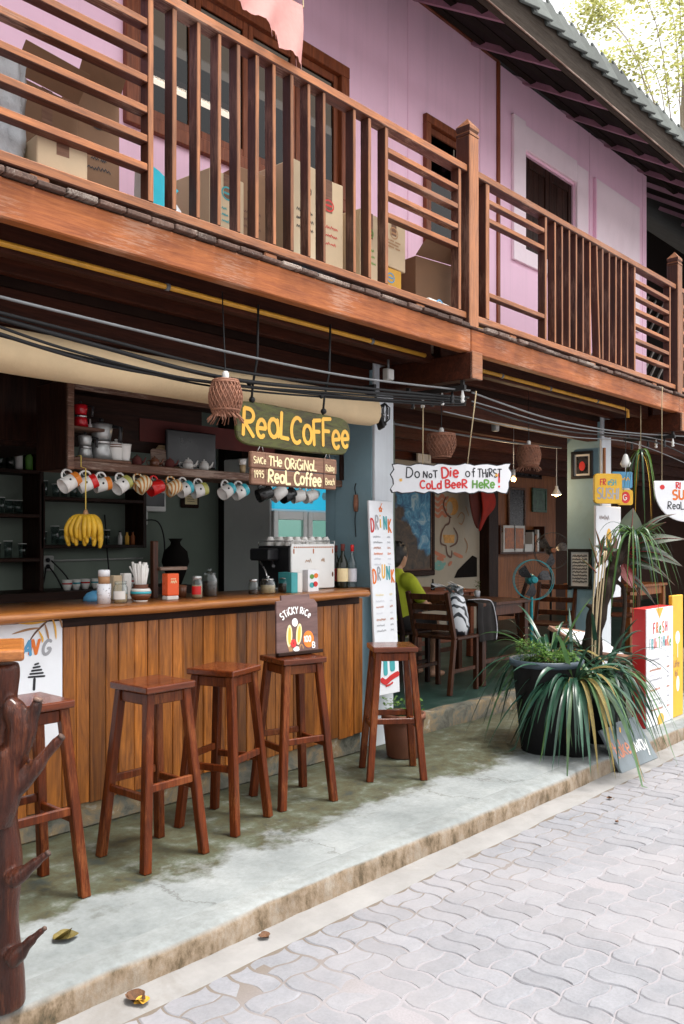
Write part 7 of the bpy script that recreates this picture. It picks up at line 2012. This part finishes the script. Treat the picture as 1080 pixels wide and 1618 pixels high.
blades(tg, g0, 44, .38, .26, 1.7, .011, ['blade_pale', 'blade_green', 'herb_green'], rn, .03)
# cane stems beside it
t = thing('cane_plant', 'thin tan canes with narrow leaves rising beside the dark trunk', 'plant', (5.06, 2.86, .5)); Dc = 5.06 * CC + 2.80 * SS
for x0, x1 in ((935, 942), (940, 948), (945, 958), (938, 955)):
    m = MB(); m.tube(smooth([PX(x0, 1042, D=Dc), PX((x0 + x1) / 2 - 2, 960, D=Dc), PX(x1, 870, D=Dc)], 5), .0055, 6); m.build('cane', 'string', t)
for b, e, w in (((942, 905), (912, 880), .022), ((945, 895), (930, 850), .02), ((948, 880), (955, 845), .03), ((955, 890), (975, 850), .018), ((950, 870), (940, 835), .018)): broad(PX(*b, D=Dc), PX(*e, D=Dc - .03), w, .01, 'blade_pale', t)
# plant trailing from above
p = PX(1012, 715, Y=2.98); t = thing('hanging_plant', 'trailing green ribbon plant hung from the balcony over the signs', 'plant', p)
m = MB(); m.tube([p + V((0, 0, .03)), V((p.x, p.y, 2.46))], .003, 5); m.build('cord', 'string', t)
m = MB(); m.lathe([(.015, -.015), (.022, .005), (.022, .02), (.018, .02), (.01, .0)], p, n=12, cap1=False); m.build('pot', 'pot_black', t)
blades(t, p + V((0, 0, .02)), 14, .24, .07, 2.2, .011, ['blade_pale', 'herb_green', 'blade_green'], rn, .02)
blades(t, p + V((0, 0, -.005)), 5, .26, .02, 5.0, .010, ['blade_pale', 'dry_leaf_yellow'], rn, .02)
# pot by the drink column
p = V((4.20, 3.30, 0)); t = thing('planter', 'brown clay pot with small green shoots behind the end stool', 'planter', p)
m = MB(); m.lathe([(.095, 0), (.105, .01), (.125, .19), (.127, .235), (.138, .237), (.138, .27), (.125, .27), (.118, .22)], p, n=22, cap1=False); m.build('pot', 'terracotta', t)
m = MB(); m.lathe([(.12, .23), (.001, .24)], p, n=18); m.build('earth', 'soil', t)
m = MB()
for k in range(160): a = rn.uniform(0, 6.283); rr_ = (.125) * math.sqrt(rn.random()); q = p + V((rr_ * math.cos(a), rr_ * math.sin(a), .24 + rn.random() * .11)); az = rn.uniform(0, 6.283); d = V((math.cos(az), math.sin(az), rn.uniform(-.2, .6))) * .028; s_ = V((-math.sin(az), math.cos(az), 0)) * .010; m.add([q, q + d * .5 + s_, q + d, q + d * .5 - s_], [(0, 1, 2, 3)])
m.build('foliage', 'herb_green', t, recalc=False)

# ------------------------------------------------------------ driftwood table at the kerb
t = thing('driftwood_table', 'bar table on a lacquered driftwood trunk with branch stubs', 'table', (1.15, 2.47, 0)); DT = 2.46
Qd = lambda x, y, dd=0: PX(x, y, D=DT + dd)
m = MB()
tr = [V((1.155, 2.475, 0.0)), Qd(2, 1480), Qd(4, 1380), Qd(2, 1280), Qd(6, 1180), Qd(4, 1100), Qd(2, 1048)]
tr[0] = Qd(3, 1576); tr[0].z = .0
for i in range(1, len(tr)): pass
ends = []
sp = smooth(tr, 4); k = len(sp); m.tube(sp, [.052 - .008 * i / (k - 1) + .012 * abs(1 - i / (k - 1)) ** 8 + .006 * math.sin(i * .9) for i in range(k)], 16)
for pts, rad in (([(10, 1225), (40, 1170), (50, 1140), (60, 1105)], [.028, .023, .018, .013]), ([(15, 1255), (45, 1228), (70, 1195), (97, 1164)], [.026, .021, .016, .011]), ([(15, 1395), (45, 1372), (62, 1358), (76, 1348)], [.024, .017, .012, .009]), ([(15, 1520), (40, 1495), (55, 1480), (70, 1467)], [.026, .016, .011, .007]), ([(8, 1110), (20, 1120), (30, 1150), (25, 1200)], [.03, .036, .036, .03]), ([(-10, 1300), (10, 1240), (8, 1180)], [.05, .045, .04])):
    q = [Qd(x, y, -.05) for x, y in pts]; m.tube(smooth(q, 3), [rad[min(len(rad) - 1, i // 3)] for i in range(len(smooth(q, 3)))], 10); ends.append((q[-1], (q[-1] - q[-2]).normalized(), rad[-1]))
m.build('trunk', 'trunk_wood', t, remesh=.007)
for e, d, r in ends[:4]: m = MB(); m.lathe([(r * 1.02, -.004), (r * .98, .003), (r * .6, .005), (.001, .0045)], e, d, 12); m.build('cut_end', 'deck_wood', t)
q = Qd(38, 1045, -.08); rv = V((q.x, q.y, 0)).normalized(); f = Fr(q, V((rv.y, -rv.x, 0)), UP); m = MB(); m.fbox(f, -.50, 0, 0, .034, -.30, 0); m.build('table_top', 'counter_top', t, .008, seg=2)

# ------------------------------------------------------------ clutter on the balcony floor
ZD = 2.636
def carton(x, y, w, d, h, rz, mat, lab, flap=0, tape=True, print_=None, tilt=0.0):
    t = thing('cardboard_box', lab, 'box', (x, y, ZD), 'boxes stored on the balcony', R(rz)); t.rotation_euler.x = tilt
    m = MB(); m.box((-w / 2, -d / 2, .002), (w / 2, d / 2, h)); b = m.build('carton', mat, t, .004, local=True)
    if tape: m = MB(); m.box((-.025, -d / 2 - .0012, h * .72), (.025, -d / 2 - .0005, h)); m.build('tape', 'sign_brown', t, local=True)
    for k in range(flap):
        s_ = (-1, 1)[k % 2]; m = MB(); m.bar((0, s_ * d / 2, h + .003), (0, s_ * (d / 2 + d * .35), h - .08 if k else h + .10), w, .004, V((0, .3, 1))); m.build('flap', mat, t, local=True)
    if print_:
        f = Fr((-w / 2, -d / 2 - .0008, 0), XA, UP); rr = random.Random(int(x * 50)); m = MB()
        [scribble(m, f, w * .12 + w * .22 * (i % 3), h * .58 - h * .07 * (i // 3), w * rr.uniform(.12, .24), h * .03, .004, .0003, rr) for i in range(9)]; m.build('print', print_, t, local=True, recalc=False); m = MB(); m.stroke(f, _arc(w * .5, h * .78, w * .16, w * .13, 0, 350, 16), .008, .0004); m.stroke(f, [(w * .4, h * .78), (w * .6, h * .78)], .010, .0007); m.build('print', print_, t, local=True, recalc=False)
    return t


carton(1.70, 3.02, .20, .12, .20, -5, 'cardboard_pale', 'small pale box set before the tall dull brown box', 0, True)
carton(1.72, 3.26, .30, .22, .48, 8, 'cardboard', 'tall dull brown box at the balcony end beside grey plastic', 1)
carton(2.02, 3.34, .20, .24, .60, -6, 'cardboard', 'tall slim brown box with a small dark print, leaning by the cyan bag', 1, False, 'ink_black')
carton(2.60, 3.22, .22, .26, .40, 4, 'cardboard_pale', 'pale box with green round print behind the first balusters', 0, True, 'ink_teal')
carton(2.86, 3.32, .20, .28, .52, -4, 'cardboard', 'brown box with dark lettering between two pale boxes', 0, True, 'ink_brown')
carton(3.10, 3.20, .20, .28, .60, 2, 'cardboard_pale', 'tall cream box with black lettering behind the balusters', 0, True, 'ink_black')
carton(3.36, 3.28, .22, .28, .62, -3, 'cardboard_pale', 'tall cream box with red print behind the balusters', 0, True, 'ink_red')
carton(3.60, 3.20, .18, .26, .50, 5, 'cardboard_pale', 'cream box with green print next to the yellow box', 0, True, 'ink_green')
carton(3.84, 3.24, .20, .26, .26, 0, 'card_yellow', 'yellow box with blue print at the foot of the balusters', 0, False, 'ink_blue')
c = carton(3.86, 3.24, .24, .26, .26, 4, 'cardboard_pale', 'small cream box stacked on the yellow box', 0, True, 'ink_tan'); c.location.z = ZD + .263
carton(3.05, 3.00, .34, .10, .07, 3, 'card_blue', 'flat pale blue packet lying at the deck edge', 0, False)
carton(3.45, 3.01, .30, .10, .06, -2, 'paper', 'flat white packet lying at the deck edge', 0, False, 'ink_grey')
carton(4.30, 3.26, .36, .32, .40, -8, 'cardboard', 'open brown box with its flap folded out behind the slats', 2, False)
carton(4.72, 3.30, .30, .30, .46, 4, 'card_yellow', 'orange tan box with faint print behind the pointed post', 0, True, 'ink_tan')
carton(4.12, 3.02, .22, .10, .10, 3, 'paper', 'white flat box at the deck edge below the open box', 0, False, 'ink_blue')
carton(7.2, 3.45, .30, .25, .34, 0, 'grey_plastic', 'grey crate at the far end of the balcony', 0, False)
t = thing('cyan_bag', 'cyan and white folded bag leaning beside the brown boxes', 'bag', (2.27, 3.15, ZD))
m = MB(); m.add([(2.16, 3.08, ZD), (2.34, 3.06, ZD), (2.36, 3.10, ZD + .16), (2.24, 3.12, ZD + .30), (2.15, 3.12, ZD + .33), (2.16, 3.20, ZD), (2.34, 3.18, ZD), (2.36, 3.16, ZD + .16), (2.24, 3.17, ZD + .30), (2.15, 3.17, ZD + .33)], [(0, 1, 2, 3, 4), (9, 8, 7, 6, 5), (0, 5, 6, 1), (1, 6, 7, 2), (2, 7, 8, 3), (3, 8, 9, 4), (4, 9, 5, 0)]); m.build('white_side', 'sign_white', t, .01)
m = MB(); m.add([(2.155, 3.074, ZD + .06), (2.24, 3.085, ZD + .14), (2.33, 3.09, ZD + .24), (2.24, 3.108, ZD + .305), (2.148, 3.108, ZD + .335)], [(0, 1, 2, 3, 4)]); m.build('cyan_side', 'cyan_bag', t, recalc=False)
t = thing('plastic_sheet', 'crumpled grey plastic sheeting bundled at the balcony end', 'plastic sheet', (1.5, 3.1, ZD))
m = MB(); vs = []; n1, n2 = 26, 22
for i in range(n1 + 1):
    for j in range(n2 + 1):
        a = 2 * math.pi * i / n1; z = j / n2; r = .15 * (1 - .35 * z) * (1 + .35 * mnoise.noise(V((math.cos(a) * 2.2, math.sin(a) * 2.2, z * 3)))) + .012 * math.sin(a * 9 + z * 6)
        vs.append((1.47 + r * math.cos(a) + .05 * z, 3.12 + r * .7 * math.sin(a), ZD + .5 * z))
m.add(vs, [(i * (n2 + 1) + j, (i + 1) * (n2 + 1) + j, (i + 1) * (n2 + 1) + j + 1, i * (n2 + 1) + j + 1) for i in range(n1) for j in range(n2)], True); m.build('sheet', 'plastic_film', t)
t = thing('black_tube_roll', 'dark tubes lying along the deck edge past the pointed post', 'tubes', (5.0, 2.98, ZD))
for k in range(2): m = MB(); m.tube([(4.72 + .1 * k, 2.965 + .03 * k, ZD + .022), (5.2 + .06 * k, 2.96 + .035 * k, ZD + .022)], .016, 8); m.build('tube', 'black_plastic' if k == 0 else 'grey_conduit', t)
# pink cloth over the top rail
t = thing('pink_cloth', 'ragged pale pink cloth hung over the balcony rail', 'cloth', (2.9, 2.95, 3.6))
xa, xb = px2x(352, 2.87), px2x(478, 2.87); m = MB(); vs = []; n1, n2 = 40, 16
for i in range(n1 + 1):
    u = i / n1; low = 3.66 + .10 * math.sin(u * 2.2 + 2.2) - (.13 if u > .62 else 0) + .02 * mnoise.noise(V((u * 14, 0, 0)))
    low = 3.70 - .06 * u - (.055 if u > .68 else 0) + .02 * mnoise.noise(V((u * 18, 0, 0)))
    for j in range(n2 + 1):
        w = j / n2; L_ = .55 * w
        z = 3.86 + (low - 3.86) * w; y = 2.875 + .014 * math.sin(u * 17 + w * 3) * (.3 + w) - .01 * w
        vs.append((xa + (xb - xa) * u, y, z))
m.add(vs, [(i * (n2 + 1) + j, (i + 1) * (n2 + 1) + j, (i + 1) * (n2 + 1) + j + 1, i * (n2 + 1) + j + 1) for i in range(n1) for j in range(n2)], True); m.build('cloth', 'cloth_pink', t, recalc=False)
m = MB(); m.tube([(xa - .02, 2.93, 4.60), (xa - .02, 2.885, 3.87), (xb + .02, 2.885, 3.865), (xb + .02, 2.93, 4.60)], .004, 5); m.build('line', 'string', t)
m = MB()
for u in (.58, .63, .9, .97): x = xa + (xb - xa) * u; z = 3.70 - .06 * u - (.055 if u > .68 else 0); m.tube([(x, 2.868, z), (x + .004, 2.867, z - .04)], .0018, 4)
m.build('frayed_thread', 'cloth_pink', t)

# ------------------------------------------------------------ fallen leaves
def dry(px, py, z, s, mt, lab, seed):
    p = PX(px, py, Z=z); rr = random.Random(seed); t = thing('fallen_leaf', lab, 'leaf', p)
    for h in range(2):
        m = MB(); a = rr.uniform(0, 6.28); vs = []; n = 8
        for i in range(n + 1):
            u = i / n; w = s * .36 * math.sin(math.pi * min(1, u * .92 + .06)); c = V(((u - .5) * s, 0, .012 + s * .35 * abs(u - .5) ** 1.5 + .012 * h))
            vs += [c + V((0, w, w * .55)), c, c + V((0, -w, w * .8))]
        R_ = Matrix.Rotation(a, 3, 'Z') @ Matrix.Rotation(rr.uniform(-.3, .3), 3, 'X'); vs = [p + R_ @ v for v in vs]
        zmin = min(v.z for v in vs); vs = [v + V((0, 0, z + .0015 + .004 * h - zmin)) for v in vs]
        fs = []
        for i in range(n): fs += [(3 * i, 3 * i + 1, 3 * i + 4, 3 * i + 3), (3 * i + 1, 3 * i + 2, 3 * i + 5, 3 * i + 4)]
        m.add(vs, fs, True); m.build('blade', mt if h == 0 else mt, t, recalc=False)


dry(103, 1484, 0, .085, 'dry_leaf', 'curled olive leaf lying on the pavement by the driftwood trunk', 2)
dry(217, 1580, GZ + .006, .075, 'dry_leaf_brown', 'brown and yellow leaf in the gutter below the olive leaf', 5)
dry(223, 1586, GZ + .006, .05, 'dry_leaf_yellow', 'small yellow leaf scrap lying against the brown gutter leaf', 9)
dry(417, 1482, GZ + .006, .045, 'dry_leaf_brown', 'small curled brown leaf in the gutter at the foot of the kerb', 6)
dry(962, 1262, GZ + .004, .03, 'dry_leaf_brown', 'tiny dark leaf on the paving near the take away board', 7)
dry(973, 1300, GZ + .004, .025, 'dry_leaf_brown', 'tiny brown scrap of leaf out on the paving blocks', 8)

# ------------------------------------------------------------ trees beyond the roof
def tree(base, H, rad, n, lab, seed):
    rr = random.Random(seed); b = V(base); t = thing('tree', lab, 'tree', b, 'trees beyond the roof')
    m = MB(); m.tube(smooth([b, b + V((.2, .1, H * .35)), b + V((-.1, .2, H * .7)), b + V((.1, 0, H))], 5), [.22 - .20 * i / 15 for i in range(16)], 10); m.build('trunk', 'bark_pale', t)
    m = MB(); cl = []
    for k in range(26):
        a = rr.uniform(0, 6.283); e = rr.uniform(-.2, 1); c = b + V((rad * rr.uniform(.25, 1) * math.cos(a), rad * rr.uniform(.25, 1) * math.sin(a), H * .78 + e * H * .26)); cl.append(c)
        m.tube(smooth([b + V((0, 0, H * rr.uniform(.45, .8))), (b + V((0, 0, H * .75)) + c) / 2 + V((0, 0, .3)), c], 4), [.03 - .003 * i for i in range(9)], 5)
    m.build('limbs', 'bark_pale', t)
    m = MB()
    for c in cl:
        for k in range(n // 26):
            q = c + V((rr.gauss(0, .55), rr.gauss(0, .55), rr.gauss(0, .40))); az = rr.uniform(0, 6.283); d = V((math.cos(az), math.sin(az), rr.uniform(-.6, .4))) * rr.uniform(.10, .17) * (1.35 if H > 15 else 1); s_ = V((-math.sin(az), math.cos(az), rr.uniform(-.4, .4))) * rr.uniform(.03, .055) * (1.35 if H > 15 else 1)
            m.add([q, q + d * .5 + s_, q + d, q + d * .5 - s_], [(0, 1, 2, 3)])
    m.build('crown', 'tree_leaf', t, recalc=False)


c = PX(1110, 855, D=22); tree((c.x, c.y, GZ), 10.4, 2.0, 5200, 'pale leafy tree whose branch pokes past the roof eave', 3)
c = PX(1085, 855, D=34); tree((c.x, c.y, GZ), 23.0, 5.0, 6500, 'tall pale yellow green tree in the bright sky beyond the roof', 8)
